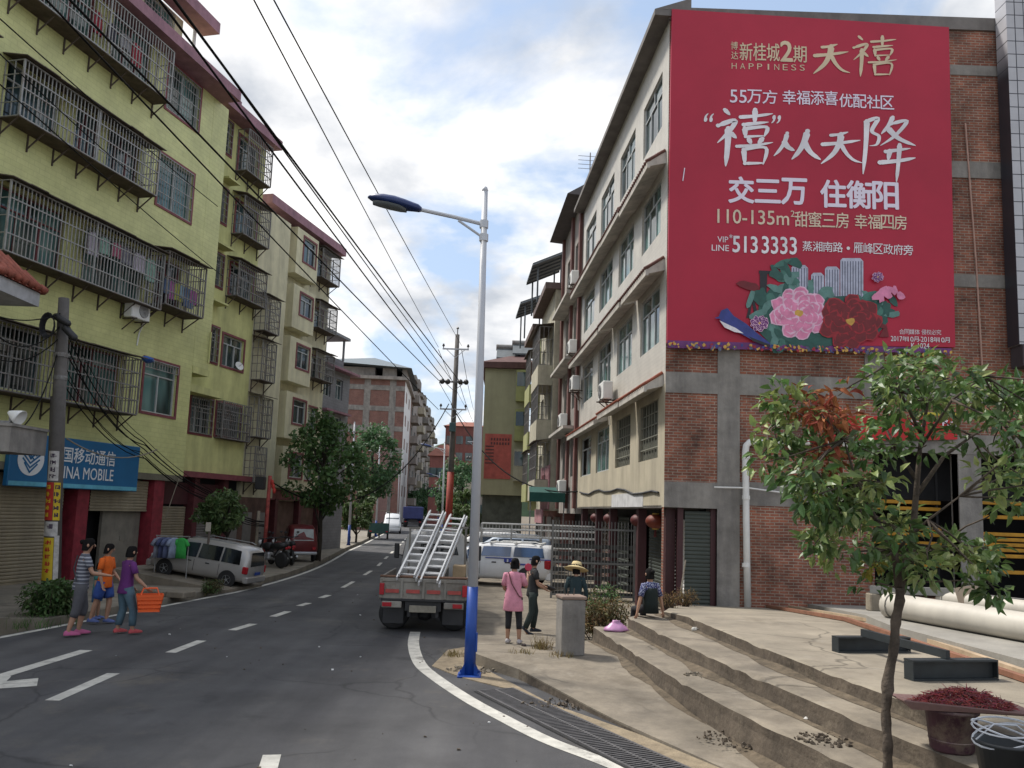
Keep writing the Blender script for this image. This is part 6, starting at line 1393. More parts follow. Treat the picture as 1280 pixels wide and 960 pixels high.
q = MB(); q.rbox(-.26, .26, -.05, -.035, .40, .53, .005); q.build('number_plate', mat('plate_dirty', (.22, .2, .16), rough=.7, var=.3, scale=8), t)
st = [(2.42, .5, 1.2, 1.78, .70, .60), (2.5, .45, 1.2, 1.88, .74, .63), (3.0, .42, 1.18, 1.90, .75, .64), (3.5, .42, 1.15, 1.78, .74, .63), (3.95, .45, 1.05, 1.25, .76, .7), (4.1, .5, .85, .95, .72, .66)]
Lf = Loft(st); o = Lf.shell(m_tkw, t, 'cab'); o.rotation_euler = (0, 0, R_(90))
q = MB(); q.add([(-.55, 2.405, 1.38), (.55, 2.405, 1.38), (.46, 2.425, 1.7), (-.46, 2.425, 1.7)], [(0, 1, 2, 3)]); q.build('rear_window', m_cglass, t)
for s_ in (-1, 1):
    q = MB(); q.add([(s_ * .752, 2.65, 1.24), (s_ * .75, 3.5, 1.22), (s_ * .665, 3.35, 1.65), (s_ * .665, 2.7, 1.75)], [(0, 1, 2, 3)]); q.build('side_window', m_cglass, t)
    q = MB(); q.tube([(s_ * .78, 3.55, 1.25), (s_ * .98, 3.6, 1.3)], .015, 5); q.rbox(s_ * .98 - .06, s_ * .98 + .06, 3.57, 3.62, 1.2, 1.55, .02); q.build('mirror', m_trimk, t)
q = MB(); q.beam((-.55, 2.3, .7), (-.55, 2.3, 1.95), .04); q.beam((.7, 2.3, .7), (.7, 2.3, 2.0), .05); q.beam((-.58, 2.3, 1.95), (.75, 2.3, 2.0), .05); q.build('headboard_rack', m_tk, t)
blotch(m_tk, (.13, .10, .07), 3.0, .52, .68, .75, 2.0); blotch(m_tk, (.14, .06, .03), 6.0, .62, .7, .8, 5.0); blotch(MATS['truck_cab'], (.20, .16, .12), 2.0, .55, .7, .5, 2.0)
def ladder(label, a, b, wd, n, grp='aluminium ladders on the works truck'):
    a = Vector(a); b = Vector(b); d = (b - a).normalized(); L = (b - a).length; t = thing('ladder', label, 'ladder', a, 0, grp)
    sx = Vector((1, 0, 0)); sx = (sx - d * sx.dot(d)).normalized(); nrm = sx.cross(d)
    q = MB()
    for s_ in (-1, 1): q.beam(sx * s_ * wd / 2, sx * s_ * wd / 2 + d * L, .03, .075, nrm)
    for s_ in (-1, 1): q.beam(sx * s_ * (wd / 2 - .04) + nrm * .075, sx * s_ * (wd / 2 - .04) + d * L * .97 + nrm * .075, .028, .06, nrm)
    st_ = q.build('stile', m_cagelt if False else mat('ladder_alu', (.60, .60, .60), rough=.4, metal=.3, var=.12, scale=5), t)
    for k in range(n):
        c = d * L * (k + .6) / n; q = MB(); q.beam(c - sx * wd / 2, c + sx * wd / 2, .03, .035, nrm); q.build('rung', mat('ladder_alu', (0, 0, 0)), t)
    for k in range(n - 1):
        c = d * L * (k + 1.0) / n + nrm * .075; q = MB(); q.beam(c - sx * (wd / 2 - .04), c + sx * (wd / 2 - .04), .028, .03, nrm); q.build('rung', mat('ladder_alu', (0, 0, 0)), t)
    return t
fa = ay(508, 724, TY - .1); ta = ay(547, 641, TY + 3.2); ladder('aluminium extension ladder on the truck, left and longer of the pair', fa, ta, .38, 11)
fb = ay(536, 731, TY - .15); tb = ay(573, 646, TY + 3.0); ladder('aluminium extension ladder on the truck, right of the pair beside the lamp post', fb, tb, .40, 11)
# load in the bed
for i, (x, y, sx_, sy_, h_, c_, lb) in enumerate(((-.45, .5, .45, .5, .30, (.16, .11, .07), 'brown cardboard box low in the truck bed'), (.62, 1.1, .26, .4, .52, (.34, .25, .15), 'tall tan carton against the truck bed right side'), (.1, 1.6, .5, .4, .42, (.12, .12, .12), 'dark tool box behind the ladders in the truck bed'))):
    o = thing('load_box', lb, 'box', (TX + x, TY + y, .73)); q = MB(); q.rbox(-sx_ / 2, sx_ / 2, -sy_ / 2, sy_ / 2, 0, h_, .01); q.build('carton', mat('carton%d' % i, c_, rough=.85, var=.2), o); q = MB(); q.box(-sx_ / 2, sx_ / 2, -.03, .03, h_ + .001, h_ + .004); q.build('tape', m_conc2, o)
# ================================================================ PEOPLE
m_skin = mat('skin', (.36, .20, .13), rough=.55, var=.1, scale=6); m_hair = mat('hair_black', (.009, .008, .008), rough=.85, var=.3, scale=30, spec=.12)
m_eye = mat('eye_dark', (.02, .015, .012), rough=.3); m_lip = mat('lip', (.28, .10, .085), rough=.5)
def skin_mesh(name, P, E, par, m, sub=1):
    me = bpy.data.meshes.new(name); me.from_pydata([p[0] for p in P], E, []); o = bpy.data.objects.new(name, me); COL.objects.link(o)
    sk = o.modifiers.new('skin', 'SKIN'); sk.use_smooth_shade = True; sk.branch_smoothing = .6
    for i, p in enumerate(P):
        r = p[1]; me.skin_vertices[0].data[i].radius = (r, r) if not isinstance(r, tuple) else r
        me.skin_vertices[0].data[i].use_root = (i == 0)
    sb = o.modifiers.new('sub', 'SUBSURF'); sb.levels = sub; sb.render_levels = sub
    dg = bpy.context.evaluated_depsgraph_get(); m2 = bpy.data.meshes.new_from_object(o.evaluated_get(dg))
    bpy.data.objects.remove(o); bpy.data.meshes.remove(me)
    m2.materials.clear(); m2.materials.append(m)
    for p in m2.polygons: p.use_smooth = True; p.material_index = 0
    o = bpy.data.objects.new(name, m2); COL.objects.link(o); o.parent = par; return o
def person(label, loc, heading, H, pose, clothes_, hair='short', group=None):
    """local frame: +y forward, +x the person's right; all lengths in units of the standing height"""
    t = thing('person', label, 'person', loc, -R_(heading), group)
    ln = pose.get('lean', 0.0); drop = pose.get('drop', 0.0); tw = pose.get('side', 0.0)
    def V(x, y, z): return Vector((x * H, y * H, z * H))
    def up(x, y, z):                      # torso point with the lean applied about the pelvis
        k = z - .52; return V(x + tw * k, y + ln * k, z - drop - abs(ln) * .12 * k)
    P = []; E_ = []
    def add(p, r, frm=None): P.append((tuple(p), r if isinstance(r, tuple) else r * H)); i = len(P) - 1; 
    def ad(p, r, frm=None):
        P.append((tuple(p), r * H)); i = len(P) - 1
        if frm is not None: E_.append((frm, i))
        return i
    pel = ad(up(0, 0, .52), .072); wst = ad(up(0, 0, .61), .066, pel); chs = ad(up(0, .004, .72), .075, wst); nb = ad(up(0, -.004, .815), .042, chs); nk = ad(up(0, .002, .852), .031, nb)
    hy = pose.get('head_turn', 0.0); ht = pose.get('head_tilt', 0.0)
    hc = up(0, .014 + ht * .03, .925); h0 = ad(up(0, .010, .882), .041, nk); h1 = ad(hc, .056, h0); h2 = ad(up(0, .010 + ht * .05, .962), .042, h1)
    joints = {}
    for s_, nm in ((-1, 'L'), (1, 'R')):
        a = pose.get('arm' + nm, ((.03, .0, -.165), (.0, .03, -.15)))
        sh = up(s_ * .098, 0, .795); el = sh + V(s_ * a[0][0], a[0][1], a[0][2]); wr = el + V(s_ * a[1][0], a[1][1], a[1][2])
        i1 = ad(sh, .033, chs); i2 = ad(sh.lerp(el, .5), .027, i1); i3 = ad(el, .022, i2); i4 = ad(el.lerp(wr, .35), .0235, i3); i5 = ad(wr, .0155, i4)
        d = (wr - el).normalized(); pm = wr + d * .032 * H; i6 = ad(pm, .0175, i5)
        side = d.cross(Vector((0, 1, 0)) if abs(d.y) < .8 else Vector((0, 0, 1))).normalized(); crl = Vector((0, 1, 0)) if abs(d.y) < .8 else Vector((0, 0, 1))
        for k, (off, L) in enumerate(((-.016, .030), (-.0055, .036), (.005, .034), (.015, .026))):
            b = pm + d * .016 * H + side * off * H; f1 = ad(b, .0062, i6); f2 = ad(b + d * L * .6 * H + crl * .006 * H, .0056, f1); ad(b + d * L * H * .9 + crl * .018 * H, .0046, f2)
        th = wr + d * .018 * H + side * -.02 * H * s_; f1 = ad(th, .0068, i6); ad(th + d * .026 * H - side * .012 * H * s_ + crl * .008 * H, .0055, f1)
        joints['sh' + nm], joints['el' + nm], joints['wr' + nm], joints['hand' + nm] = sh, el, wr, pm
        l = pose.get('leg' + nm, ((.005, 0, -.235), (0, -.0, -.235)))
        hp = V(s_ * .052, 0, .51 - drop); kn = hp + V(s_ * l[0][0], l[0][1], l[0][2]); an = kn + V(s_ * l[1][0], l[1][1], l[1][2])
        j1 = ad(hp, .058, pel); j2 = ad(hp.lerp(kn, .5), .048, j1); j3 = ad(kn, .034, j2); j4 = ad(kn.lerp(an, .35), .0345, j3); j5 = ad(an, .0215, j4)
        fd = V(0, .075, -.022) if not pose.get('tip' + nm) else V(0, .05, -.06)
        j6 = ad(an + fd * .55, .022, j5); ad(an + fd * 1.25, .015, j6); joints['hp' + nm], joints['kn' + nm], joints['an' + nm] = hp, kn, an; joints['toe' + nm] = an + fd
    skin_mesh('body', P, E_, t, m_skin)
    Mh = Matrix.Rotation(hy, 3, 'Z')
    q = MB(); q.smooth = True
    def hp_(x, y, z): return hc + Mh @ V(x, y, z)
    for s_ in (-1, 1): q.ell(hp_(s_ * .019, .047, .004), .0075 * H, .005 * H, .0045 * H, 8, 5)
    for s_ in (-1, 1): q.beam(hp_(s_ * .010, .053, .017), hp_(s_ * .029, .049, .017), .004 * H)
    q.build('eyes', m_eye, t)
    q = MB(); q.smooth = True; q.tube([hp_(0, .052, .008), hp_(0, .062, -.012), hp_(0, .054, -.017)], [.004 * H, .009 * H, .006 * H], 8)
    for s_ in (-1, 1): q.ell(hp_(s_ * .056, .0, -.003), .006 * H, .012 * H, .018 * H, 8, 5)
    q.build('nose_and_ears', m_skin, t)
    q = MB(); q.ell(hp_(0, .052, -.030), .013 * H, .005 * H, .0045 * H, 8, 5); q.build('mouth', m_lip, t)
    # hair: cap over the crown and back of the head
    if hair:
        q = MB(); q.smooth = True; n, k_ = 18, 7; rs = []
        for i in range(k_ + 1):
            ph = math.pi * .5 * (1 - i / k_); ring = []
            for j in range(n):
                a = 2 * math.pi * j / n; fr = max(0, math.sin(a)); low = -.058 + .080 * fr if hair != 'long' else -.075 + .09 * fr
                c_, s2 = math.cos(ph), math.sin(ph)
                z = low + (.070 - low) * s2; rr = (.0585 + .002 * math.sin(5 * a) - (.002 if i == 0 else 0)) * (c_ ** .6 if c_ > 0 else 0) + .001
                ring.append(hp_(rr * .93 * math.cos(a), rr * (1.0 if math.sin(a) > 0 else 1.06) * math.sin(a) - .003, z))
            rs.append(ring)
        q.rings(rs[::-1], False, True)
        if hair == 'bun': q.ell(hp_(0, -.062, .03), .028 * H, .026 * H, .026 * H)
        if hair == 'tail': q.tube([hp_(0, -.055, .03), hp_(0, -.085, .0), hp_(0, -.08, -.06)], [.018 * H, .022 * H, .006 * H], 8)
        q.build('hair', m_hair, t)
    # clothes
    top = clothes_['top']; hem = clothes_.get('hem', .49); fl = clothes_.get('flare', 1.0)
    q = MB(); q.smooth = True
    secs = [(up(0, 0, hem), .098 * H * fl, .074 * H * fl), (up(0, 0, hem + .012), .102 * H * fl, .078 * H * fl), (up(0, .0, .565), .093 * H * (1 + (fl - 1) * .6), .070 * H * (1 + (fl - 1) * .6)), (up(0, .0, .63), .088 * H, .066 * H), (up(0, .003, .70), .097 * H, .070 * H), (up(0, .003, .765), .104 * H, .066 * H), (up(0, -.002, .80), .098 * H, .052 * H), (up(0, -.004, .822), .066 * H, .042 * H), (up(0, -.002, .836), .040 * H, .038 * H)]
    q.loft(secs, 16)
    for nm in 'LR':
        sh, el, wr = joints['sh' + nm], joints['el' + nm], joints['wr' + nm]; sl = clothes_.get('sleeve', .6)
        c = up(0, 0, .79).lerp(sh, .62)
        if sl <= 1: q.tube([c, sh, sh.lerp(el, sl * .55), sh.lerp(el, sl)], [.034 * H, .037 * H, .036 * H, .036 * H], 10)
        else: q.tube([c, sh, sh.lerp(el, .5), el, el.lerp(wr, (sl - 1) * .6), el.lerp(wr, sl - 1)], [.040 * H, .041 * H, .036 * H, .031 * H, .029 * H, .027 * H], 10)
    q.build(clothes_.get('top_name', 'shirt'), top, t)
    bt = clothes_['bottom']; ll = clothes_.get('leg_len', 1.9)
    q = MB(); q.smooth = True; q.loft([(up(0, 0, .585), .085 * H, .066 * H), (up(0, 0, .55), .095 * H, .072 * H), (V(0, 0, .505 - drop), .097 * H, .073 * H), (V(0, 0, .465 - drop), .085 * H, .064 * H)], 16)
    w_ = clothes_.get('leg_w', 1.0)
    for nm in 'LR':
        hp, kn, an = joints['hp' + nm], joints['kn' + nm], joints['an' + nm]
        pts = [hp + V(0, 0, .02), hp.lerp(kn, .3), hp.lerp(kn, .65)]; rd = [.060 * H, .057 * H * w_ ** .5, .047 * H * w_]
        if ll > 1: pts += [kn, kn.lerp(an, (ll - 1) * .5), kn.lerp(an, ll - 1)]; rd += [.041 * H * w_, .040 * H * w_, .035 * H * w_]
        else: pts += [hp.lerp(kn, ll)]; rd += [.046 * H * w_]
        q.tube(pts, rd, 12)
    q.build(clothes_.get('bottom_name', 'trousers'), bt, t)
    for nm in 'LR':
        an, toe = joints['an' + nm], joints['toe' + nm]; d = (toe - an); d.z = 0; d = d.normalized(); q = MB(); q.smooth = True
        zf_ = min(an.z - .026 * H, toe.z - .005 * H); b = Vector((an.x, an.y, zf_))
        sl_ = pose.get('tip' + nm); up_ = Vector((0, 0, 1))
        rs = []
        for u, wd, hg in ((-.035, .018, .030), (-.02, .026, .046), (.02, .028, .046), (.06, .031, .034), (.095, .028, .024), (.118, .014, .014)):
            c = b + d * u * H + up_ * ((.05 * max(0, .06 - u) / .06) * H if sl_ else 0); sd_ = Vector((-d.y, d.x, 0))
            rs.append([c + sd_ * (wd * H * math.cos(a)) + up_ * (hg * H * max(-.0, math.sin(a)) if math.sin(a) > 0 else -.004 * H) for a in [2 * math.pi * k / 12 for k in range(12)]])
        q.rings(rs, True, True); q.build('shoe', clothes_['shoe'], t)
    t_j = {k: v for k, v in joints.items()}
    return t, t_j, up, H
def stripes(name, c1, c2, period):
    m, nt, b = base_mat(name); L = nt.links; tc = nt.nodes.new('ShaderNodeTexCoord'); sp = nt.nodes.new('ShaderNodeSeparateXYZ'); L.new(tc.outputs['Object'], sp.inputs[0])
    mo = nt.nodes.new('ShaderNodeMath'); mo.operation = 'FRACT'; mu = nt.nodes.new('ShaderNodeMath'); mu.operation = 'DIVIDE'; mu.inputs[1].default_value = period; L.new(sp.outputs[2], mu.inputs[0]); L.new(mu.outputs[0], mo.inputs[0])
    gt_ = nt.nodes.new('ShaderNodeMath'); gt_.operation = 'GREATER_THAN'; gt_.inputs[1].default_value = .62; L.new(mo.outputs[0], gt_.inputs[0])
    mx = nt.nodes.new('ShaderNodeMixRGB'); mx.inputs[1].default_value = (*c1, 1); mx.inputs[2].default_value = (*c2, 1); L.new(gt_.outputs[0], mx.inputs[0]); L.new(mx.outputs[0], b.inputs['Base Color']); b.inputs['Roughness'].default_value = .9
    return m
def floral(name, c1, c2, sc=38):
    m, nt, b = base_mat(name); L = nt.links; tc = nt.nodes.new('ShaderNodeTexCoord'); vo = nt.nodes.new('ShaderNodeTexVoronoi'); vo.inputs['Scale'].default_value = sc; L.new(tc.outputs['Object'], vo.inputs['Vector'])
    lt = nt.nodes.new('ShaderNodeMath'); lt.operation = 'LESS_THAN'; lt.inputs[1].default_value = .42; L.new(vo.outputs['Distance'], lt.inputs[0])
    mx = nt.nodes.new('ShaderNodeMixRGB'); mx.inputs[1].default_value = (*c1, 1); mx.inputs[2].default_value = (*c2, 1); L.new(lt.outputs[0], mx.inputs[0]); L.new(mx.outputs[0], b.inputs['Base Color']); b.inputs['Roughness'].default_value = .9
    return m
def cl(name, c, **k): return mat('wear_' + name, c, rough=.9, var=.18, scale=9, bump=.25, bscale=30)
WALK1 = dict(legL=((.005, .07, -.225), (0, -.045, -.230)), legR=((.005, -.035, -.232), (0, -.10, -.21)), tipR=True)
# 1 striped top, grey capris
f = az(95, 795); p1 = person('woman in grey striped top and grey capri trousers walking along the road', (f.x, f.y, 0), 52, 1.69, dict(lean=.06, legL=((.005, .055, -.23), (0, -.03, -.235)), legR=((.005, -.03, -.235), (0, -.06, -.225)), armR=((.05, .05, -.15), (.02, .13, -.02)), armL=((.04, -.01, -.16), (0, .05, -.14)), head_turn=-.3),
    dict(top=stripes('wear_stripes', (.075, .08, .105), (.30, .31, .35), .062), bottom=cl('grey_capri', (.075, .075, .085)), hem=.47, sleeve=.62, leg_len=1.35, leg_w=1.12, shoe=cl('pink_shoe', (.42, .10, .22))), 'bun')
q = MB(); J = p1[1]; q.tube([J['shL'] + Vector((.04, -.1, .03)), Vector((.02, -.14, 1.15)), Vector((.14, -.1, .95))], .012, 5); q.build('bag_strap', m_black, p1[0])
# 2 orange T-shirt, blue shorts
f = az(126, 780); person('person in orange T-shirt and blue shorts between two women on the road', (f.x, f.y, 0), 95, 1.53, dict(lean=.02, legL=((.005, .05, -.225), (0, -.02, -.235)), legR=((.005, -.05, -.225), (0, -.06, -.225)), armL=((.03, .02, -.16), (-.02, .10, -.09)), armR=((.04, .0, -.16), (0, .05, -.14)), head_turn=.3),
    dict(top=cl('orange', (.66, .12, .012)), bottom=cl('blue_shorts', (.03, .07, .26)), hem=.45, flare=1.1, sleeve=.75, leg_len=.85, leg_w=1.35, shoe=cl('blue_shoe', (.08, .11, .26))), 'short')
# child behind
f = az(113, 776); person('child in teal shirt mostly hidden behind the striped woman', (f.x - .05, f.y + .25, 0), 80, 1.12, dict(legL=((.005, .03, -.23), (0, 0, -.235))), dict(top=cl('teal', (.05, .20, .19)), bottom=cl('teal_shorts', (.05, .12, .22)), hem=.46, sleeve=.65, leg_len=.9, leg_w=1.3, shoe=cl('blue_shoe', (0, 0, 0))), 'short')
# 3 purple top, jeans, orange basket
f = az(152, 793); H3 = 1.56; p3 = person('woman in purple top and blue jeans carrying an orange plastic basket', (f.x, f.y, 0), 40, H3, dict(lean=.05, legL=((.01, .02, -.235), (0, -.05, -.225)), legR=((.03, .07, -.225), (.01, -.0, -.235)), armR=((.05, .03, -.155), (.06, .09, -.10)), armL=((.03, .03, -.16), (0, .09, -.11))),
    dict(top=cl('purple', (.105, .02, .135)), bottom=cl('jeans', (.075, .13, .17)), hem=.46, flare=1.05, sleeve=.7, leg_len=1.78, leg_w=1.08, shoe=cl('red_shoe', (.46, .08, .09))), 'short')
hw = p3[0].matrix_basis @ p3[1]['handR']
t = thing('basket', 'orange slatted plastic shopping basket held by the woman in purple', 'basket', (hw.x + .05, hw.y - .02, hw.z - .36), R_(25)); m_ob = mat('basket_orange', (.72, .10, .015), rough=.4, var=.1)
q = MB()
for z, s_ in ((0, .80), (.07, .86), (.14, .92), (.21, .98), (.255, 1.02)): 
    a, b = .21 * s_, .14 * s_
    for (p0, p1_) in (((-a, -b), (a, -b)), ((a, -b), (a, b)), ((a, b), (-a, b)), ((-a, b), (-a, -b))): q.beam((*p0, z), (*p1_, z), .014, .045)
for k in range(9):
    u = -1 + 2 * k / 8
    for sgn in (-1, 1): q.beam((u * .168, sgn * .112, 0), (u * .214, sgn * .143, .26), .014); 
for k in range(6):
    u = -1 + 2 * k / 5
    for sgn in (-1, 1): q.beam((sgn * .168, u * .112, 0), (sgn * .214, u * .143, .26), .014)
q.box(-.168, .168, -.112, .112, -.006, .01); q.build('basket_body', m_ob, t)
for sgn in (-1, 1): q = MB(); q.tube([(-.15, sgn * .13, .26), (-.11, sgn * .06, .38), (.11, sgn * .06, .38), (.15, sgn * .13, .26)], .012, 6); q.build('handle', m_ob, t)
# 4 pink tunic
f = az(640, 804, .135); p4 = person('woman in long pink tunic and black leggings seen from behind', (f.x, f.y, zf((0, f.y)) + .004), 12, 1.47, dict(armR=((.04, .05, -.145), (.0, .085, .12)), armL=((.03, .02, -.16), (-.05, .10, -.06)), legL=((.0, .0, -.235), (.005, 0, -.235)), legR=((.02, .02, -.235), (.01, -.02, -.235)), head_tilt=.3),
    dict(top=cl('pink', (.60, .25, .33)), bottom=cl('black_leggings', (.014, .014, .018)), hem=.38, flare=1.22, sleeve=.8, leg_len=1.45, leg_w=.92, top_name='tunic', shoe=cl('white_sandal', (.45, .42, .42))), 'bun')
J = p4[1]; q = MB(); q.tube([J['shL'] + Vector((.06, -.09, .05)), Vector((-.01, -.125, 1.02)), Vector((.12, -.11, .82)), Vector((.16, .0, .78)), Vector((.10, .11, .84)), Vector((-.05, .11, 1.1)), J['shL'] + Vector((.06, .03, .06))], .010, 5); q.build('bag_strap', mat('strap_brown', (.10, .03, .03), rough=.7), p4[0])
hw = p4[0].matrix_basis @ J['handR']; t = thing('hand_fan', 'small red fan held up by the woman in pink', 'fan', hw + Vector((0, 0, .0)), R_(10))
q = MB(); q.tube([(0, 0, -.05), (0, 0, .08)], .009, 6); q.build('handle', m_black, t); q = MB(); M = Matrix.Rotation(R_(80), 3, 'X'); q.lathe([(.01, -.004), (.062, -.004), (.066, 0), (.062, .004), (.01, .004)], 18, (0, 0, .13), M); q.build('blade', mat('fan_red', (.42, .02, .06), rough=.5), t)
# 5 man in black, walking right with a dark pot
f = az(664, 790, .07); p5 = person('man in black T-shirt and dark trousers walking right holding a black bowl', (f.x, f.y, zf((0, f.y)) + .004), 78, 1.52, dict(lean=.03, legL=((.0, .06, -.228), (0, -.03, -.232)), legR=((.0, -.015, -.235), (0, -.085, -.215)), tipR=True, armR=((.02, .03, -.16), (-.03, .115, -.065)), armL=((.02, .06, -.15), (-.04, .11, -.05)), head_tilt=.2),
    dict(top=cl('black_tee', (.022, .022, .024)), bottom=cl('dark_green_trousers', (.018, .028, .026)), hem=.475, sleeve=.62, leg_len=1.92, leg_w=1.02, shoe=cl('dark_boot', (.015, .02, .03))), 'short')
hw = p5[0].matrix_basis @ p5[1]['handR'].lerp(p5[1]['handL'], .5); t = thing('bowl', 'black bowl held in front of the man in black', 'bowl', hw + Vector((.06, 0, -.03)))
q = MB(); q.smooth = True; q.lathe([(.03, 0), (.06, .02), (.09, .06), (.10, .09), (.095, .09), (.08, .06), (.02, .02)], 18, M=Matrix.Rotation(R_(25), 3, 'Y')); q.build('vessel', m_black, t)
# 6 straw hat
f = Vector((ay(720, 720, 15.9).x, 15.9, .05)); zt = ay(720, 707, 15.9).z; H6 = (zt - .05) / .985; p6 = person('person in dark jacket and wide straw hat beyond the concrete post', f, 8, H6, dict(lean=.05, armL=((.05, .0, -.16), (.0, .05, -.15)), armR=((.05, .0, -.16), (.0, .05, -.15)), head_tilt=.4), dict(top=cl('dark_teal', (.016, .035, .042)), bottom=cl('black_leggings', (0, 0, 0)), hem=.47, flare=1.12, sleeve=1.9, leg_len=1.9, top_name='jacket', shoe=cl('dark_boot', (0, 0, 0))), 'short')
q = MB(); q.smooth = True; hc = p6[2](0, .02, .955); Mt = Matrix.Rotation(R_(-16), 3, 'X') @ Matrix.Rotation(R_(5), 3, 'Y'); q.lathe([(.235, -.035), (.24, -.03), (.17, .005), (.115, .02), (.105, .06), (.085, .115), (.03, .13), (.005, .13)], 22, hc, Mt); q.build('straw_hat', mat('straw', (.58, .46, .24), rough=.85, var=.18, scale=30, bump=.4, bscale=60), p6[0])
q = MB(); q.lathe([(.112, .012), (.116, .018), (.108, .052), (.104, .05)], 20, hc, Mt); q.build('hat_band', m_hair, p6[0])
# 7 seated on the end of the middle step
sx, sy = 2.62, 14.75
p7 = person('woman in blue patterned shirt and black vest sitting on the middle step end', (sx, sy, ZB - .44 * 1.5 + .05), -28, 1.5, dict(drop=.0, lean=.03, legL=((.02, .23, -.02), (0, .02, -.235)), legR=((.02, .23, -.02), (0, .02, -.235)), armL=((.06, -.01, -.165), (.04, .0, -.15)), armR=((.05, -.02, -.165), (.03, .0, -.15))),
    dict(top=floral('wear_floral', (.035, .04, .12), (.30, .32, .42)), bottom=cl('black_leggings', (0, 0, 0)), hem=.47, flare=1.05, sleeve=.8, leg_len=1.8, shoe=cl('dark_boot', (0, 0, 0))), 'bun')
q = MB(); q.smooth = True; u = p7[2]; q.loft([(u(0, -.0, .465), .165, .128), (u(0, 0, .60), .150, .118), (u(0, 0, .70), .150, .120), (u(0, -.004, .765), .128, .112)], 16); q.build('vest', cl('black_vest', (.006, .012, .011)), p7[0])
t = thing('plastic_bag', 'pink plastic bag resting on the lowest step beside the seated woman', 'bag', (ay(770, 783, 14.55).x, 14.5, ZA)); q = MB(); q.smooth = True
rg = random.Random(3); rs = []
for z, r_ in ((0, .15), (.02, .185), (.05, .18), (.09, .14), (.13, .09), (.165, .055), (.19, .06)): rs.append([(r_ * (1 + rg.uniform(-.18, .18)) * math.cos(a) * 1.2, r_ * .7 * (1 + rg.uniform(-.15, .15)) * math.sin(a), z + rg.uniform(-.008, .008)) for a in [2 * math.pi * k / 14 for k in range(14)]])
q.rings(rs, True, True); q.build('bag_skin', mat('bag_pink', (.52, .26, .46), rough=.4, var=.15, scale=8), t)
# 8 somebody at the open window of the white front
wp = (bJ.matrix_basis @ TS_) @ Vector((.42, 11.45, 3.25)); person('person in white top at the open lowest window of the white street front', wp, -80, 1.5, dict(armL=((.05, .05, -.15), (0, .1, -.06)), armR=((.05, .05, -.15), (0, .1, -.06))), dict(top=cl('white_top', (.6, .6, .64)), bottom=cl('navy', (.015, .02, .05)), hem=.5, sleeve=.7, shoe=cl('dark_boot', (0, 0, 0))), 'short')
# ================================================================ VEGETATION
def leaf_mat(name, c, isl=.35, rough=.55, trans=.25, spec=.4):
    m = mat(name, c, rough=rough, var=.25, scale=1.2, island=isl, spec=spec)
    nt = m.node_tree
    if trans and 'TR' not in nt.nodes:
        b = nt.nodes['Principled BSDF']; out = next(n for n in nt.nodes if n.type == 'OUTPUT_MATERIAL'); tr = nt.nodes.new('ShaderNodeBsdfTranslucent'); tr.name = 'TR'; mx = nt.nodes.new('ShaderNodeMixShader'); mx.inputs[0].default_value = trans
        src = b.inputs['Base Color'].links[0].from_socket; nt.links.new(src, tr.inputs[0]); nt.links.new(b.outputs[0], mx.inputs[1]); nt.links.new(tr.outputs[0], mx.inputs[2]); nt.links.new(mx.outputs[0], out.inputs[0])
    return m
def add_leaf(v, f, p, d, n, L, W, fold=.25, droop=.2):
    """a pointed leaf of 6 vertices folded on its midrib; d=direction, n=normal"""
    s = d.cross(n); o = len(v)
    a = p; m1 = p + d * L * .45 - n * L * droop * .12; tip = p + d * L - n * L * droop
    l1 = p + d * L * .40 + s * W * .5 + n * W * fold; r1 = p + d * L * .40 - s * W * .5 + n * W * fold
    l2 = p + d * L * .74 + s * W * .34 + n * (W * fold * .7 - L * droop * .5); r2 = p + d * L * .74 - s * W * .34 + n * (W * fold * .7 - L * droop * .5); m2 = p + d * L * .74 - n * L * droop * .5
    v += [a, m1, tip, l1, r1, l2, r2, m2]
    f += [(o, o + 1, o + 3), (o, o + 4, o + 1), (o + 1, o + 7, o + 5, o + 3), (o + 1, o + 4, o + 6, o + 7), (o + 7, o + 2, o + 5), (o + 7, o + 6, o + 2)]
def rv(r): 
    while True:
        v = Vector((r.uniform(-1, 1), r.uniform(-1, 1), r.uniform(-1, 1)))
        if .05 < v.length < 1: return v.normalized()
def crown_mesh(name, m, par, clumps, per, L, W, seed, mats_w=None, droop=.25, updir=.35, loc=Vector((0, 0, 0))):
    r = random.Random(seed); vs = []; fs = []; mi = []
    ms = m if isinstance(m, list) else [m]
    for c, rad in clumps:
        k_mat = 0 if len(ms) == 1 else r.choices(range(len(ms)), mats_w)[0]
        for i in range(int(per * r.uniform(.7, 1.3))):
            d = rv(r); q = d * (rad * r.uniform(.25, 1.0) ** .6); q.z *= .75
            p = c + q; dd = (d + rv(r) * .8 + Vector((0, 0, -.15))).normalized(); n = (Vector((0, 0, 1)) * (updir + .6) + rv(r) * .6); n = (n - dd * n.dot(dd)).normalized()
            s_ = r.uniform(.65, 1.2); b4 = len(fs); add_leaf(vs, fs, p, dd, n, L * s_, W * s_, .2, droop); mi += [k_mat] * (len(fs) - b4)
    me = bpy.data.meshes.new(name); me.from_pydata([tuple(p) for p in vs], [], fs)
    for x in ms: me.materials.append(x)
    me.polygons.foreach_set('material_index', mi); me.update()
    o = bpy.data.objects.new(name, me); COL.objects.link(o); o.parent = par; return o
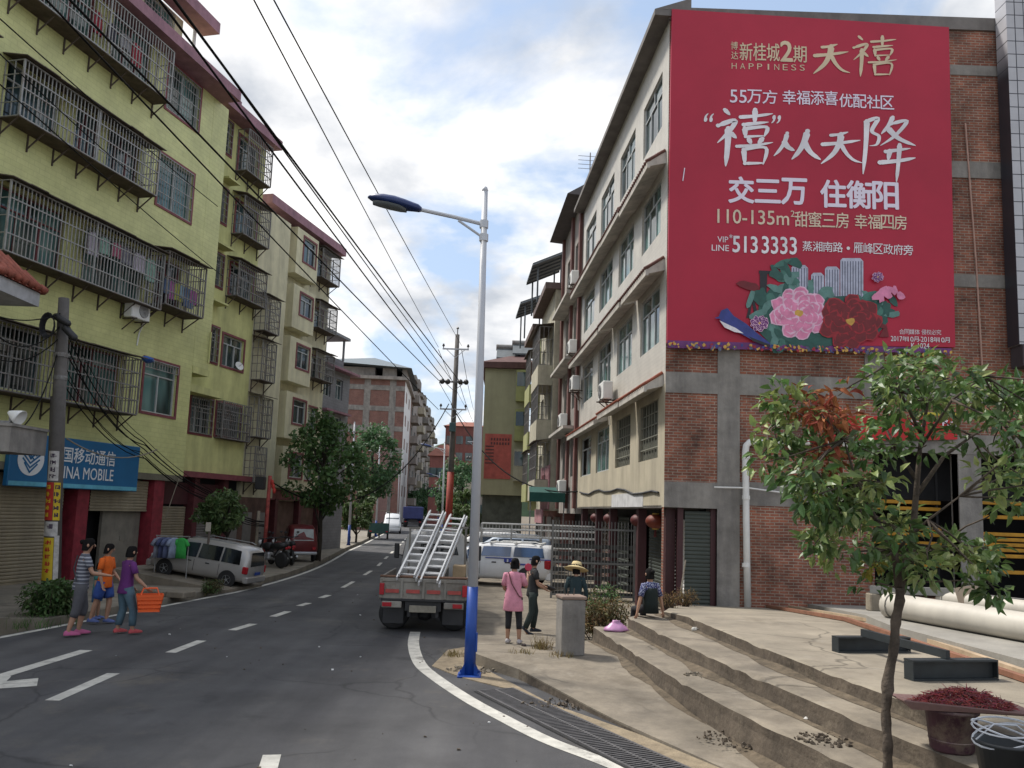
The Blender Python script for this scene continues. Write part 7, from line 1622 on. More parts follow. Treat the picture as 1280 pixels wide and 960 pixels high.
def quick_crown(name, m, par, clumps, per, L, seed, droop=.2):
    """cheaper leaf sprays for trees farther off: a bent diamond of two triangles each"""
    r = random.Random(seed); vs = []; fs = []
    for c, rad in clumps:
        for i in range(int(per * r.uniform(.7, 1.3))):
            d = rv(r); q = d * (rad * r.uniform(.15, 1.0) ** .5); q.z *= .8; p = c + q
            dd = (d * .7 + rv(r)).normalized(); n = (Vector((0, 0, .9)) + rv(r) * .8); s = dd.cross(n).normalized(); l = L * r.uniform(.6, 1.3); o = len(vs)
            vs += [p - dd * l * .5, p + s * l * .28 - Vector((0, 0, l * .05)), p + dd * l * .5 - Vector((0, 0, l * droop)), p - s * l * .28 - Vector((0, 0, l * .05)), p + Vector((0, 0, l * .06))]
            fs += [(o, o + 1, o + 4), (o + 1, o + 2, o + 4), (o + 2, o + 3, o + 4), (o + 3, o, o + 4)]
    me = bpy.data.meshes.new(name); me.from_pydata([tuple(p) for p in vs], [], fs); me.materials.append(m)
    o = bpy.data.objects.new(name, me); COL.objects.link(o); o.parent = par; return o
m_bark = mat('bark', (.085, .066, .050), rough=.95, var=.6, scale=7, bump=.9, bscale=22, detail=10); m_barkd = mat('bark_dark', (.045, .038, .03), rough=.95, var=.3, scale=5, bump=.6, bscale=18)
LG = leaf_mat('leaf_deep', (.080, .150, .048), trans=.35); LM = leaf_mat('leaf_mid', (.085, .135, .045), trans=.35); LB = leaf_mat('leaf_bluegreen', (.068, .138, .058), trans=.35); LL = leaf_mat('leaf_light', (.075, .12, .035))
def limb(q, a, b, r0, r1, r, segs=4, wig=.08):
    pts = []; L = (b - a).length
    for i in range(segs + 1):
        t = i / segs; p = a.lerp(b, t)
        if 0 < i < segs: p += Vector((r.uniform(-1, 1), r.uniform(-1, 1), r.uniform(-.4, .6))) * wig * L
        pts.append(p)
    q.tube(pts, [r0 + (r1 - r0) * i / segs for i in range(segs + 1)], 8); return pts
def street_tree(label, loc, H, R, seed, m, trunk_h=.35, n=42, per=95, L=.22, bark=None, group='street trees', shape=1.0, tr=.11, rad=.62):
    r = random.Random(seed); t = thing('street_tree', label, 'tree', loc, 0, group)
    q = MB(); q.smooth = True; top = Vector((r.uniform(-.2, .2), 0, H * .82)); pts = limb(q, Vector((0, 0, 0)), top, tr * H / 6, .03, r, 6, .02)
    cl_ = []
    ez = H * (1 - trunk_h) / 2; cz = H - ez
    for i in range(n):
        while True:
            v = Vector((r.uniform(-1, 1), r.uniform(-1, 1), r.uniform(-1, 1)))
            if v.length < 1: break
        v = v.normalized() * (v.length ** .45)
        tap = 1 - .35 * shape * max(0, v.z); c = Vector((v.x * R * tap, v.y * R * tap, cz + v.z * ez * .9)); cl_.append((c, R * rad * r.uniform(.35, .75)))
    for c, _ in cl_[::3]:
        z0 = max(H * trunk_h * .7, c.z - R * .9); k = min(1, z0 / top.z); a = Vector((top.x * k, 0, z0)); limb(q, a, c, .045, .012, r, 3, .06)
    q.build('trunk', bark or m_barkd, t); quick_crown('crown', m, t, cl_, per, L, seed + 1); return t
def gx(px_, Y): return ay(px_, 640, Y).x
street_tree('big bushy dark green tree in front of the cream block', (gx(394, 33), 34.0, .05), wz(390, 512, 34), 1.55, 11, LG, .26, 50, 85, .22, shape=1.6)
street_tree('second bushy green tree in front of the brick block', (gx(463, 62), 62, .05), wz(463, 530, 62), 2.1, 12, LB, .32, 44, 90, .34, shape=.4)
street_tree('lower yellowish green tree beneath the second bushy tree', (gx(447, 52), 52, .0), wz(447, 600, 52), 1.3, 13, LM, .2, 26, 90, .3)
street_tree('green tree beyond the white minibus, left of the blue truck', (gx(508, 138), 138, 0), wz(508, 604, 138), 3.6, 14, LB, .15, 26, 90, .65)
street_tree('big round dark tree at the street end left of the utility pole', (gx(547, 236), 236, -.05), wz(547, 575, 236), 5.5, 15, LB, .12, 34, 100, 1.1)
street_tree('dense tree between the utility pole and the lamp post', (gx(578, 72), 72, -.05), wz(575, 566, 72), 2.3, 16, LB, .1, 40, 100, .36)
street_tree('low light green bush-like tree at the foot of the lamp behind the works truck', (gx(582, 55), 55, 0), wz(580, 610, 55), 1.3, 17, LM, .1, 22, 90, .28)
street_tree('dark tree at the street end above the blue tipper truck', (gx(533, 215), 215, 0), wz(535, 596, 215), 5.0, 18, LB, .12, 28, 90, 1.0)
street_tree('small thin-trunked tree with a flat crown beside the silver minivan', (gx(270, 23.6), 24.6, .06), wz(272, 618, 24.6), .82, 19, LM, .55, 24, 110, .16, shape=.2, tr=.06)
# far wood at the end of the road: one mass
vsr = random.Random(4); cl_ = []
for i in range(90):
    u = vsr.uniform(0, 1); Y = vsr.uniform(150, 230); x = gx(505 + 110 * u, Y) + vsr.uniform(-2, 2); cl_.append((Vector((x, Y, vsr.uniform(.5, 6.5))), vsr.uniform(1.2, 2.6)))
o = quick_crown('woods', LB, None, cl_, 60, .9, 8); o['kind'] = 'stuff'; o['label'] = 'dark green woods closing the far end of the road'
# ---- the young tree in the foreground
t = thing('young_tree', 'young broad-leaved tree with patches of red-brown dead leaves in front of the steps', 'tree', (0, 0, 0)); r = random.Random(21)
FB = az(1110, 968, ZA - .02); t.location = FB
def tp_(px_, py_, dy=0.0): return ay(px_, py_, FB.y + dy) - FB
q = MB(); q.smooth = True
tr_ = [tp_(1110, 968), tp_(1109, 920), tp_(1108, 870), tp_(1114, 820, .02), tp_(1119, 770, .03), tp_(1124, 735, .03)]
tr_ = [Vector((*p[:2], 0)) + Vector((0, 0, p[2])) for p in tr_]; TRN = smooth([tuple(p.xz) for p in tr_], 6); q.tube([(a_ + .002 * math.sin(7 * k_), .008 * math.sin(k_ * .9), b_) for k_, (a_, b_) in enumerate(TRN)], [.038 + .003 * math.sin(k_ * 1.7) + .002 * math.sin(k_ * 3.1) + (.012 if k_ in (13, 14) else 0) for k_ in range(len(TRN))], 14)
forks = [[tp_(1124, 735, .03), tp_(1118, 690, -.05), tp_(1095, 650, -.15), tp_(1070, 600, -.3), tp_(1055, 550, -.4)], [tp_(1124, 735, .03), tp_(1140, 680, .1), tp_(1145, 620, .1), tp_(1150, 560, .1), tp_(1160, 500, .05), tp_(1165, 450, .0)], [tp_(1145, 620, .1), tp_(1180, 570, .25), tp_(1215, 545, .3), tp_(1250, 525, .3)], [tp_(1146, 600, .1), tp_(1120, 560, .35), tp_(1095, 510, .5)], [tp_(1118, 690, -.05), tp_(1160, 650, -.3), tp_(1200, 620, -.45)], [tp_(1128, 725, .03), tp_(1150, 690, .3), tp_(1190, 670, .5)], [tp_(1100, 650, -.15), tp_(1050, 620, .1), tp_(1000, 570, .3), tp_(965, 530, .35)], [tp_(1150, 560, .1), tp_(1190, 500, -.2), tp_(1230, 470, -.3)], [tp_(1150, 540, .1), tp_(1125, 490, -.2), tp_(1110, 455, -.2)]]
for i, fk in enumerate(forks):
    n = len(fk); r0 = (.036, .040, .022, .02, .016, .016, .02, .016, .016)[i]; q.tube(fk, [r0 + (.006 - r0) * k / (n - 1) for k in range(n)], 8)
tips = []
CL = []   # clump centres read off the photograph: (px, py, depth offset, radius)
def region(x0, x1, y0, y1, n, ra=(.14, .26), dd=.75, typ=0):
    for i in range(n):
        px_, py_ = r.uniform(x0, x1), r.uniform(y0, y1); CL.append((tp_(px_, py_, r.uniform(-dd, dd)), r.uniform(*ra), typ))
region(1095, 1200, 452, 485, 9); region(1090, 1280, 470, 520, 15); region(1180, 1330, 465, 560, 16); region(1230, 1330, 560, 610, 7); region(1060, 1180, 520, 570, 10); region(950, 1010, 488, 545, 8, (.12, .2), .4); region(945, 985, 545, 585, 4, (.1, .17), .3)
region(995, 1110, 565, 620, 12); region(1010, 1060, 615, 650, 7); region(1020, 1150, 640, 700, 14); region(1090, 1170, 690, 735, 7, (.12, .2)); region(1150, 1250, 640, 700, 6, (.10, .16)); region(1195, 1255, 690, 745, 4, (.09, .14)); region(1240, 1320, 600, 640, 4, (.1, .16)); region(1000, 1040, 660, 700, 3, (.08, .12)); region(1030, 1090, 600, 640, 5)
region(1005, 1085, 490, 530, 6, (.10, .17), .5, 1); region(1000, 1045, 530, 590, 3, (.1, .17), .4, 1); region(1000, 1035, 600, 625, 2, (.08, .12), .3, 2); region(1065, 1095, 690, 715, 1, (.06, .09), .2, 2)
for c, rad, typ in CL:
    b = min((p for fk in forks for p in fk), key=lambda p: (p - c).length); limb(q, b, c, .010, .004, r, 3, .06)
tk_o = q.build('trunk', m_bark, t)
from mathutils import noise as _ns
for v_ in tk_o.data.vertices: d_ = _ns.noise_vector(v_.co * 22) * .006 + _ns.noise_vector(Vector((v_.co.x * 60, v_.co.y * 60, v_.co.z * 9))) * .004; v_.co += d_ * min(1, max(0, (1.9 - v_.co.z) * 2) + .15)
LF1 = leaf_mat('leaf_fore', (.080, .145, .040), .45, .42, .32, .5); LF2 = leaf_mat('leaf_fore_light', (.21, .27, .085), .3, .45, .3, .5); LFD = leaf_mat('leaf_dead', (.26, .085, .04), .4, .8, .2, .2); LFY = leaf_mat('leaf_yellow', (.22, .20, .03), .3, .6, .3, .3)
crown_mesh('crown', [LF1, LF2], t, [(c, rad) for c, rad, ty in CL if ty == 0], 27, .112, .056, 31, (2, 1), .35, .1)
crown_mesh('dead_leaves', [LFD], t, [(c, rad) for c, rad, ty in CL if ty == 1], 34, .11, .04, 32, None, .45, .0)
crown_mesh('yellow_leaves', [LFY, LF2], t, [(c, rad) for c, rad, ty in CL if ty == 2], 22, .09, .05, 33, (2, 1), .35)
# ---- shrubs, weeds
def shrub(label, loc, rx, ry, h, n, m, L, W, seed, cat='shrub', name='shrub', stems=14, group=None):
    r = random.Random(seed); t = thing(name, label, cat, loc, 0, group); q = MB(); cl_ = []
    for i in range(stems):
        a = r.uniform(0, 6.28); k = r.uniform(.1, 1); e_ = Vector((rx * k * math.cos(a), ry * k * math.sin(a), h * r.uniform(.55, 1))); q.tube([(e_.x * .3, e_.y * .3, 0), (e_.x * .7, e_.y * .7, e_.z * .5), e_], [.010, .008, .004], 5); cl_.append((e_, .16 * h + .05)); cl_.append((Vector((e_.x * .75, e_.y * .75, e_.z * .55)), .2 * h + .05))
    q.build('stems', m_bark, t); crown_mesh('foliage', m if isinstance(m, list) else [m], t, cl_, n, L, W, seed + 1, [1] * len(m) if isinstance(m, list) else None, .3); return t
LDRY = leaf_mat('leaf_dry', (.17, .115, .055), .4, .85, .15, .2); LOLV = leaf_mat('leaf_olive', (.095, .085, .035), .4, .7, .2, .3)
for i, (px_, py_, Y, rx, h, mm, lb) in enumerate(((748, 790, 15.3, .32, .62, [LDRY, LOLV], 'dry brown shrub beside the concrete post'), (768, 786, 15.9, .35, .72, [LDRY, LOLV], 'dry shrub left of the seated woman'), (740, 775, 16.8, .35, .6, [LDRY, LG], 'dark dry shrub behind the concrete post'), (762, 770, 17.6, .4, .75, [LOLV, LG], 'olive shrub farthest back by the steel gate'))):
    shrub(lb, (gx(px_, Y), Y, .03), rx, .3, h, 26, mm, .10, .03, 40 + i, group='dry shrubs by the steps')
for i, (px_, Y, lb) in enumerate(((836, 16.6, 'dry weeds at the left end of the top terrace'), (858, 17.4, 'dry weeds before the dark green shutter'))): shrub(lb, (gx(px_, Y), Y, zc((0, Y)) - .0 if px_ > 850 else .55), .30, .14, .32, 14, LDRY, .08, .015, 60 + i, 'weeds', 'weed_clump', 16)
shrub('leafy green bush at the foot of the pasted pole', (az(58, 775, .0).x, 15.9, -.1), .42, .35, .75, 42, [LG, LM], .10, .05, 70, 'bush', 'bush', 26)
shrub('low green weeds on the apron edge before the minivan', (az(262, 742, .05).x, 20.9, .05), .3, .22, .3, 26, [LM, LOLV], .08, .02, 71, 'weeds', 'weed_clump', 20)
def tuft(label, loc, n, h, sp, m, seed):
    r = random.Random(seed); vs = []; fs = []
    for i in range(n):
        a = r.uniform(0, 6.28); k = sp * r.uniform(0, 1) ** .7; p = Vector((k * math.cos(a), k * math.sin(a) * .6, 0)); d = Vector((r.uniform(-.5, .5), r.uniform(-.5, .5), 1)).normalized(); hh = h * r.uniform(.4, 1); s = Vector((math.cos(a + 1.3), math.sin(a + 1.3), 0)) * .006; o = len(vs)
        vs += [p - s, p + s, p + d * hh * .6 + s * .8, p + d * hh * .6 - s * .8, p + d * hh + Vector((d.x, d.y, -.2)) * hh * .3]; fs += [(o, o + 1, o + 2, o + 3), (o + 3, o + 2, o + 4)]
    me = bpy.data.meshes.new('grass_tuft'); me.from_pydata([tuple(p) for p in vs], [], fs); me.materials.append(m); o = bpy.data.objects.new('grass_tuft', me); COL.objects.link(o); o.location = loc; tag(o, label, 'grass tuft'); return o
LGR = leaf_mat('grass_dry', (.23, .18, .08), .4, .9, .2, .2)
for i, (px_, py_, z, n, h, lb) in enumerate(((676, 812, .155, 90, .28, 'dry grass tuft in front of the concrete post'), (566, 820, .012, 60, .14, 'dry grass tuft left of the blue lamp foot'), (604, 830, .012, 60, .16, 'dry grass tuft right of the blue lamp foot'), (652, 818, .165, 50, .14, 'thin dry grass near the pink woman on the kerb'), (700, 822, .165, 40, .15, 'sparse dry grass at the left foot of the concrete post'))):
    p = az(px_, py_, z); tuft(lb, p, n, h, .22, LGR, 80 + i)
p = az(30, 790, 0); tuft('grass fringe along the dark ditch at the left road edge', (p.x - .5, p.y + .9, -.05), 200, .3, 1.1, LG, 90)
# ================================================================ SMALL THINGS ON THE RIGHT
# concrete post on the forecourt
p = az(712, 820, .155); p.z = zf((0, p.y)) - .005; t = thing('concrete_post', 'square weathered concrete post standing on the forecourt before the steps', 'post', p, R_(12)); hh = ay(712, 748, p.y).z - p.z
q = MB(); q.rbox(-.19, .19, -.19, .19, 0, hh, .02); q.build('shaft', m_cb, t); q = MB(); q.rbox(-.205, .205, -.205, .205, hh, hh + .05, .012); q.build('cap', mat('post_cap', (.22, .16, .13), rough=.9), t)
q = MB()
for x, y in ((-.05, 0), (.05, .02), (-.08, .06)): q.tube([(x, y, hh + .04), (x * 1.2, y, hh + .16)], .008, 5)
q.build('rebar', m_rust, t)
# steel rack frames and bar fence behind the van
FY = 24.5
t = thing('steel_rack', 'pale welded steel rack frame standing above the white van', 'rack', (ay(600, 700, FY + 4).x, FY + 4, 0)); Yk = FY + 4
x0, x1 = 0, ay(790, 700, Yk).x - ay(600, 700, Yk).x
m_stl = mat('pale_steel', (.45, .45, .44), rough=.5, metal=.4, var=.25, scale=5)
q = MB()
for zz in (1.15, 1.5, 1.75, 1.95):
    for yy_ in (0, 1.1): q.tube([(x0, yy_, zz), (x1, yy_, zz + .0)], .028, 6)
for k in range(6):
    x = x0 + (x1 - x0) * k / 5
    for yy_ in (0, 1.1): q.tube([(x, yy_, 0), (x, yy_, 1.95)], .03, 6)
    for zz in (1.15, 1.75): q.tube([(x, 0, zz), (x, 1.1, zz)], .025, 6)
q.build('frame', m_stl, t)
q = MB()
for k in range(46): x = x0 + (x1 - x0) * (k + .5) / 46; q.box(x - .008, x + .008, -.008, .008, 1.5, 1.95)
q.build('bars', m_stl, t)
t = thing('bar_fence', 'dark steel bar fence between the white van and the shop corner', 'fence', (ay(690, 700, 23).x, 23, .0), R_(-4)); L = ay(792, 700, 23).x - ay(690, 700, 23).x
q = MB()
for zz in (.1, 1.0, 1.95): q.box(0, L, -.02, .02, zz, zz + .05)
for k in range(26): x = L * k / 25; q.box(x - .009, x + .009, -.009, .009, .1, 2.2)
for k in range(2): x = L * k; q.box(x - .03, x + .03, -.03, .03, 0, 2.2)
q.build('bars', mat('fence_bar', (.17, .17, .165), rough=.6), t)
q = MB(); m_fd = mat('fence_dark', (.06, .06, .057), rough=.8, var=.4, scale=2)
for k in range(7): q.box(0, L, .12, .14, .1 + k * .22, .22 + k * .22)
q.build('backing_slats', m_fd, t)
# green awning and clutter by the pink shops
awx0, awx1 = gx(661, 33.0), gx(706, 33.0); awz = ay(680, 608, 33).z
aw = thing('awning', 'dark green cloth awning over the pink shop front', 'awning', (awx0, 33.0, awz - .75)); L = awx1 - awx0
q = MB(); q.add([(0, .9, .75), (L, .9, .75), (L, 0, .5), (0, 0, .5), (L, -.01, .12), (0, -.01, .12), (0, .9, .73), (L, .9, .73), (L, .02, .48), (0, .02, .48), (L, .01, .12), (0, .01, .12)], [(0, 3, 2, 1), (3, 5, 4, 2), (6, 7, 8, 9), (9, 8, 10, 11), (0, 6, 9, 3), (3, 9, 11, 5)]); q.build('cloth', mat('awning_green', (.012, .075, .062), rough=.8, var=.2), aw)
for x in (.05, L - .05): q = MB(); q.beam((x, .05, .5), (x, .05, -awz + .8), .05); q.build('post', m_cage, aw)
# hanging red lanterns under the overhang
for i, (px_, py_, s_, lb) in enumerate(((800, 644, 9.6, 'small red lantern deep under the overhang'), (778, 652, 7.2, 'red lantern under the middle of the overhang'), (818, 646, 3.3, 'dark red lantern second from the brick corner'), (840, 648, 1.6, 'orange red lantern nearest the brick corner'))):
    c = (bJ.matrix_basis @ TS_) @ Vector((.22, s_, 2.28)); t = thing('red_lantern', lb, 'lantern', (c.x, c.y, 2.08), 0, 'red lanterns under the overhang')
    q = MB(); q.smooth = True; rs = []
    for k in range(9):
        ph = math.pi * (.12 + .76 * k / 8); rr = .24 * math.sin(ph); rs.append([(rr * (1 + .03 * (j % 2)) * math.cos(2 * math.pi * j / 24), rr * (1 + .03 * (j % 2)) * math.sin(2 * math.pi * j / 24), .2 - .18 * math.cos(ph)) for j in range(24)])
    q.rings(rs, True, True); q.build('globe', mat('lantern_orange', (.15, .022, .008), rough=.6, var=.25) if i == 3 else mat('lantern_dim', (.09, .012, .012), rough=.6, var=.25), t)
    q = MB(); q.lathe([(.08, .36), (.085, .40)], 12); q.lathe([(.08, -.0), (.085, .03)], 12); q.build('rim', mat('lantern_gold', (.4, .24, .04), rough=.5), t)
    q = MB(); q.tube([(0, 0, .4), (0, 0, .58)], .006, 4); q.build('string', m_black, t)
    q = MB()
    for k in range(7): a = k * .9; q.tube([(.015 * math.cos(a), .015 * math.sin(a), 0), (.03 * math.cos(a), .03 * math.sin(a), -.18)], .007, 4)
    q.build('tassel', mat('lantern_dim', (0, 0, 0)), t)
# pale pole leaning by the white door
o = MB(); a = ay(857, 700, 17.9); b = ay(850, 745, 17.8); o.tube([a, b], .016, 6); w_ = o.build('broom_handle', m_conc2); tag(w_, 'pale stick leaning against the dark red door post', 'stick'); center(w_)
# planks along the slab edge
for i, (a, b, lb) in enumerate((((955, 759), (1290, 856), 'reddish timber plank lying along the slab edge, outer one'), ((966, 757), (1290, 848), 'pale timber plank lying between the red plank and the slab'))):
    A_, B_ = onto(*a, zc), onto(*b, zc); A_.z += .004; B_.z += .004; t = thing('plank', lb, 'plank', A_, 0, 'planks along the slab'); tk = (13.8 - A_.y) / (B_.y - A_.y); K_ = A_.lerp(B_, tk); K_.z = zc(K_) + .006; q = MB(); q.beam((0, 0, .035), (K_ - A_) + Vector((0, 0, .035)), .09, .06); q.beam((K_ - A_) + Vector((0, 0, .035)), (B_ - A_) + Vector((0, 0, .035)), .09, .06); q.build('board', mat('plank%d' % i, ((.22, .10, .06), (.40, .30, .20))[i], rough=.85, var=.25, scale=4), t)
# short steel I-beams stacked crosswise
m_ib = mat('steel_dark', (.020, .026, .030), rough=.6, var=.3, scale=5)
def ibeam(label, a, b, h, wd):
    t = thing('steel_beam', label, 'steel beam', a, 0, 'steel beam offcuts on the terrace'); d = Vector(b) - Vector(a); q = MB(); s = Vector((d.y, -d.x, 0)).normalized()
    for z in (.012, h - .012): q.beam((0, 0, z), d + Vector((0, 0, z)), wd, .02)
    q.beam((0, 0, h / 2), d + Vector((0, 0, h / 2)), .014, h - .04)
    for k in (0.005, .995): q.beam(d * k - s * wd * .48 + Vector((0, 0, h / 2)), d * k + s * wd * .48 + Vector((0, 0, h / 2)), .012, h - .05)
    q.build('flanges', m_ib, t); return t
a = az(1044, 815, zc((0, 12)) + .0); b = az(1134, 815, zc((0, 12))); ibeam('dark steel beam offcut lying left of the tree trunk', a, b, .2, .15)
a2 = az(1136, 850, zc((0, 9))); b2 = az(1242, 849, zc((0, 9))); ibeam('dark steel beam offcut lying right of the tree trunk', a2, b2, .22, .15)
c1 = ay(1078, 792, (a.y + .06)); c2 = ay(1185, 824, a2.y + .06); c1.z = zc((0, 12)) + .205; c2.z = zc((0, 9)) + .225
t = thing('steel_bar', 'dark flat steel bar bridging the two beam offcuts', 'steel bar', c1); q = MB(); q.beam((0, 0, .045), c2 - c1 + Vector((0, 0, .045)), .05, .09); q.build('bar', m_ib, t)
# big pale pipes and the grey bar on the slab
def pipe(label, a, b, r_, m, dark=True):
    t = thing('drain_pipe', label, 'pipe', a, 0, 'big pipes on the slab'); d = b - a; q = MB(); q.smooth = True; q.tube([(0, 0, 0), d * .5, d], r_, 18, cap=False); q.build('barrel', m, t); q = MB(); q.smooth = True; q.tube([d * .004, d * .5, d * .996], r_ * .86, 18, cap=True); q.build('bore', m_dark, t)
    q = MB(); q.smooth = True; dn = d.normalized(); q.tube([(0, 0, 0), dn * .12], r_ * 1.1, 18, cap=False); q.tube([dn * .0, dn * .001], r_ * 1.1, 18, cap=False); q.build('collar', m, t); return t
m_pp = mat('pipe_pale', (.50, .47, .41), rough=.55, var=.08, scale=2, stain=.15)
Ya, Yb = 13.6, 11.0; a = ay(1112, 752, Ya); b = ay(1300, 790, Yb); a.z = zd((0, Ya)) + .20; b.z = zd((0, Yb)) + .20; dd_ = (b - a); pipe('thick pale drain pipe nearest the front on the slab, dark open end', a, b + dd_ * .35, .20, m_pp)
Ya, Yb = 15.0, 13.2; a = ay(1178, 748, Ya); b = ay(1300, 764, Yb); dd_ = b - a; tt = pipe('pale drain pipe lying behind the thick one, striped with a dark cable', a, b + dd_ * .35, .15, m_pp)
for k_ in (.12, .8): c_ = dd_ * k_; q = MB(); q.box(c_.x - .12, c_.x + .12, c_.y - .14, c_.y + .14, zd((0, a.y + c_.y)) - a.z + .002, c_.z - .13); q.build('support_block', m_conc2, tt)
q = MB(); dn = dd_.normalized(); q.tube([dn * .15 + Vector((-.02, -.06, .15)), dd_ * .5 + Vector((0, -.05, .155)), dd_ + Vector((0, -.02, .16))], .014, 5); q.build('cable', m_black, tt)
a = ay(1088, 738, 15.6); b = ay(1215, 736, 14.6); a.z = zd(a) + .40; b.z = zd(b) + .42
t = thing('grey_bar', 'grey square steel bar laid across blocks behind the pipes', 'steel bar', a); q = MB(); q.beam((0, 0, 0), b - a, .12, .14); q.build('bar', mat('bar_grey', (.20, .20, .19), rough=.6, var=.2), t); q = MB(); q.rbox(-.05, .2, -.12, .12, -.40, -.07, .02); v = (b - a); q.rbox(v.x - .2, v.x + .05, v.y - .12, v.y + .12, v.z - .42, v.z - .07, .02); q.build('block', m_conc2, t)
cbp = ay(1222, 744, 14.2); cbp.z = zd((0, 14.2)); t = thing('cardboard_sheet', 'torn tan cardboard sheet standing on the slab behind the pipes', 'cardboard', (cbp.x, 14.3, zd((0, 14.3)) + .0), R_(-10)); q = MB(); q.add([(-.2, 0, 0), (.22, 0, 0), (.10, .12, .56), (-.28, .12, .48), (-.2, .012, 0), (.22, .012, 0), (.10, .132, .56), (-.28, .132, .48)], [(0, 1, 2, 3), (7, 6, 5, 4), (0, 3, 7, 4), (1, 5, 6, 2), (3, 2, 6, 7)]); q.build('sheet', mat('cardboard', (.34, .27, .20), rough=.9, var=.15), t)
q = MB(); rr_ = random.Random(6); base = ay(1245, 748, 15.2); q.smooth = True
vs = []; n = 14
for i in range(n + 1):
    for j in range(n + 1):
        u, v = i / n * 2 - 1, j / n * 2 - 1; vs.append((u * 2.0, v * .7, max(0, .34 * (1 - u * u) * (1 - v * v)) + rr_.uniform(-.015, .02) * (abs(u) < .95)))
q.add(vs, [(i * (n + 1) + j, (i + 1) * (n + 1) + j, (i + 1) * (n + 1) + j + 1, i * (n + 1) + j + 1) for i in range(n) for j in range(n)]); so_ = q.build('soil_heap', mat('red_soil', (0, 0, 0))); so_.location = (base.x + .4, 16.4, zd((0, 16.4)) - .01); tag(so_, 'low heap of red-brown soil before the garage mouth', 'soil heap')
# chilli tray on a purple plastic bin
pb_ = az(1190, 938, ZB - .0); t = thing('plastic_bin', 'dirty purple plastic bin under the tray of chillies', 'bin', (pb_.x, pb_.y, ZB)); hb = ay(1190, 884, pb_.y).z - ZB
q = MB(); q.smooth = True; q.lathe([(.15, 0), (.165, .02), (.195, hb - .03), (.21, hb - .03), (.212, hb), (.19, hb), (.15, .03)], 24); q.build('tub', mat('bin_purple', (.075, .028, .045), rough=.6, var=.4, scale=3, stain=.3), t); blotch(MATS['bin_purple'], (.20, .155, .12), 2.6, .48, .6, .85, 3.0)
q = MB(); q.lathe([(.17, .08), (.176, .09), (.172, .1)], 24); q.build('rib', mat('bin_purple', (0, 0, 0)), t)
t = thing('tray', 'shallow pink tray heaped on the purple bin', 'tray', (pb_.x + .05, pb_.y, ZB + hb + .004), R_(-6)); q = MB()
ou = [(-.5, -.24), (.52, -.26), (.50, .26), (-.46, .25)]; inn = [(x * .86, y * .82) for x, y in ou]
q.add([(x, y, .03 + (.05 if x < -.3 and y < 0 else 0)) for x, y in ou] + [(x, y, .012) for x, y in inn] + [(x, y, .0) for x, y in inn] + [(x, y, .02 + (.05 if x < -.3 and y < 0 else 0)) for x, y in ou], [(i, (i + 1) % 4, 4 + (i + 1) % 4, 4 + i) for i in range(4)] + [(4, 5, 6, 7)] + [(8, 11, 10, 9)] + [(8 + i, 8 + (i + 1) % 4, 12 + (i + 1) % 4, 12 + i) for i in range(4)] + [(i, 12 + i, 12 + (i + 1) % 4, (i + 1) % 4) for i in range(4)]); q.build('pan', mat('tray_pink', (.25, .15, .14), rough=.6, var=.2, stain=.3), t)
vs = []; fs = []; r = random.Random(8)
for i in range(1500):
    a = r.uniform(0, 6.28); k = r.uniform(0, 1) ** .55; p = Vector((.39 * k * math.cos(a) + .05, .19 * k * math.sin(a), .02 + .12 * (1 - k * k) * r.uniform(.75, 1.1))); d = Vector((r.uniform(-1, 1), r.uniform(-1, 1), r.uniform(-.35, .35))).normalized(); s = d.cross(Vector((0, 0, 1))).normalized() * .0042; u_ = Vector((0, 0, .006)); L_ = r.uniform(.03, .055); o = len(vs)
    vs += [p - s, p + s, p + u_, p + d * L_ - s * .6 - Vector((0, 0, .004)), p + d * L_ + s * .6 - Vector((0, 0, .004)), p + d * L_ + u_ * .3, p + d * L_ * 1.35 - Vector((0, 0, .008))]
    fs += [(o, o + 1, o + 4, o + 3), (o + 1, o + 2, o + 5, o + 4), (o + 2, o, o + 3, o + 5), (o + 3, o + 4, o + 6), (o + 4, o + 5, o + 6), (o + 5, o + 3, o + 6)]
me = bpy.data.meshes.new('chillies'); me.from_pydata([tuple(p) for p in vs], [], fs); me.materials.append(mat('chilli', (.21, .022, .022), rough=.5, var=.3, scale=12, island=.55)); co = bpy.data.objects.new('chillies', me); COL.objects.link(co); co.location = t.location; co.rotation_euler = t.rotation_euler; co['kind'] = 'stuff'; co['label'] = 'heap of dried red chillies spread on the pink tray'; co['category'] = 'chillies'
# black bucket with wire
bb_ = az(1258, 990, ZB); t = thing('bucket', 'black plastic bucket with loops of white wire in the bottom corner', 'bucket', (bb_.x, bb_.y, ZB - .02)); hk = ay(1258, 922, bb_.y).z - ZB
q = MB(); q.smooth = True; q.lathe([(.14, 0), (.19, hk - .02), (.205, hk - .02), (.206, hk), (.185, hk), (.135, .02), (.01, .02)], 26); q.build('pail', mat('bucket_black', (.022, .026, .03), rough=.5, var=.2), t)
q = MB(); rg = random.Random(2)
for k in range(3):
    a0 = rg.uniform(0, 6); tl = rg.uniform(-.35, .35); q.tube([(.2 * math.cos(a) * 1.05, .2 * math.sin(a) * .8, hk + .03 + tl * .2 * math.cos(a + a0) + .03 * k) for a in [2 * math.pi * i / 18 for i in range(19)]], .007, 5)
q.tube([(-.2, 0, hk), (-.1, -.05, hk + .12), (.1, .02, hk + .1), (.2, 0, hk + .02)], .006, 5); q.build('wire_loops', m_galv, t)
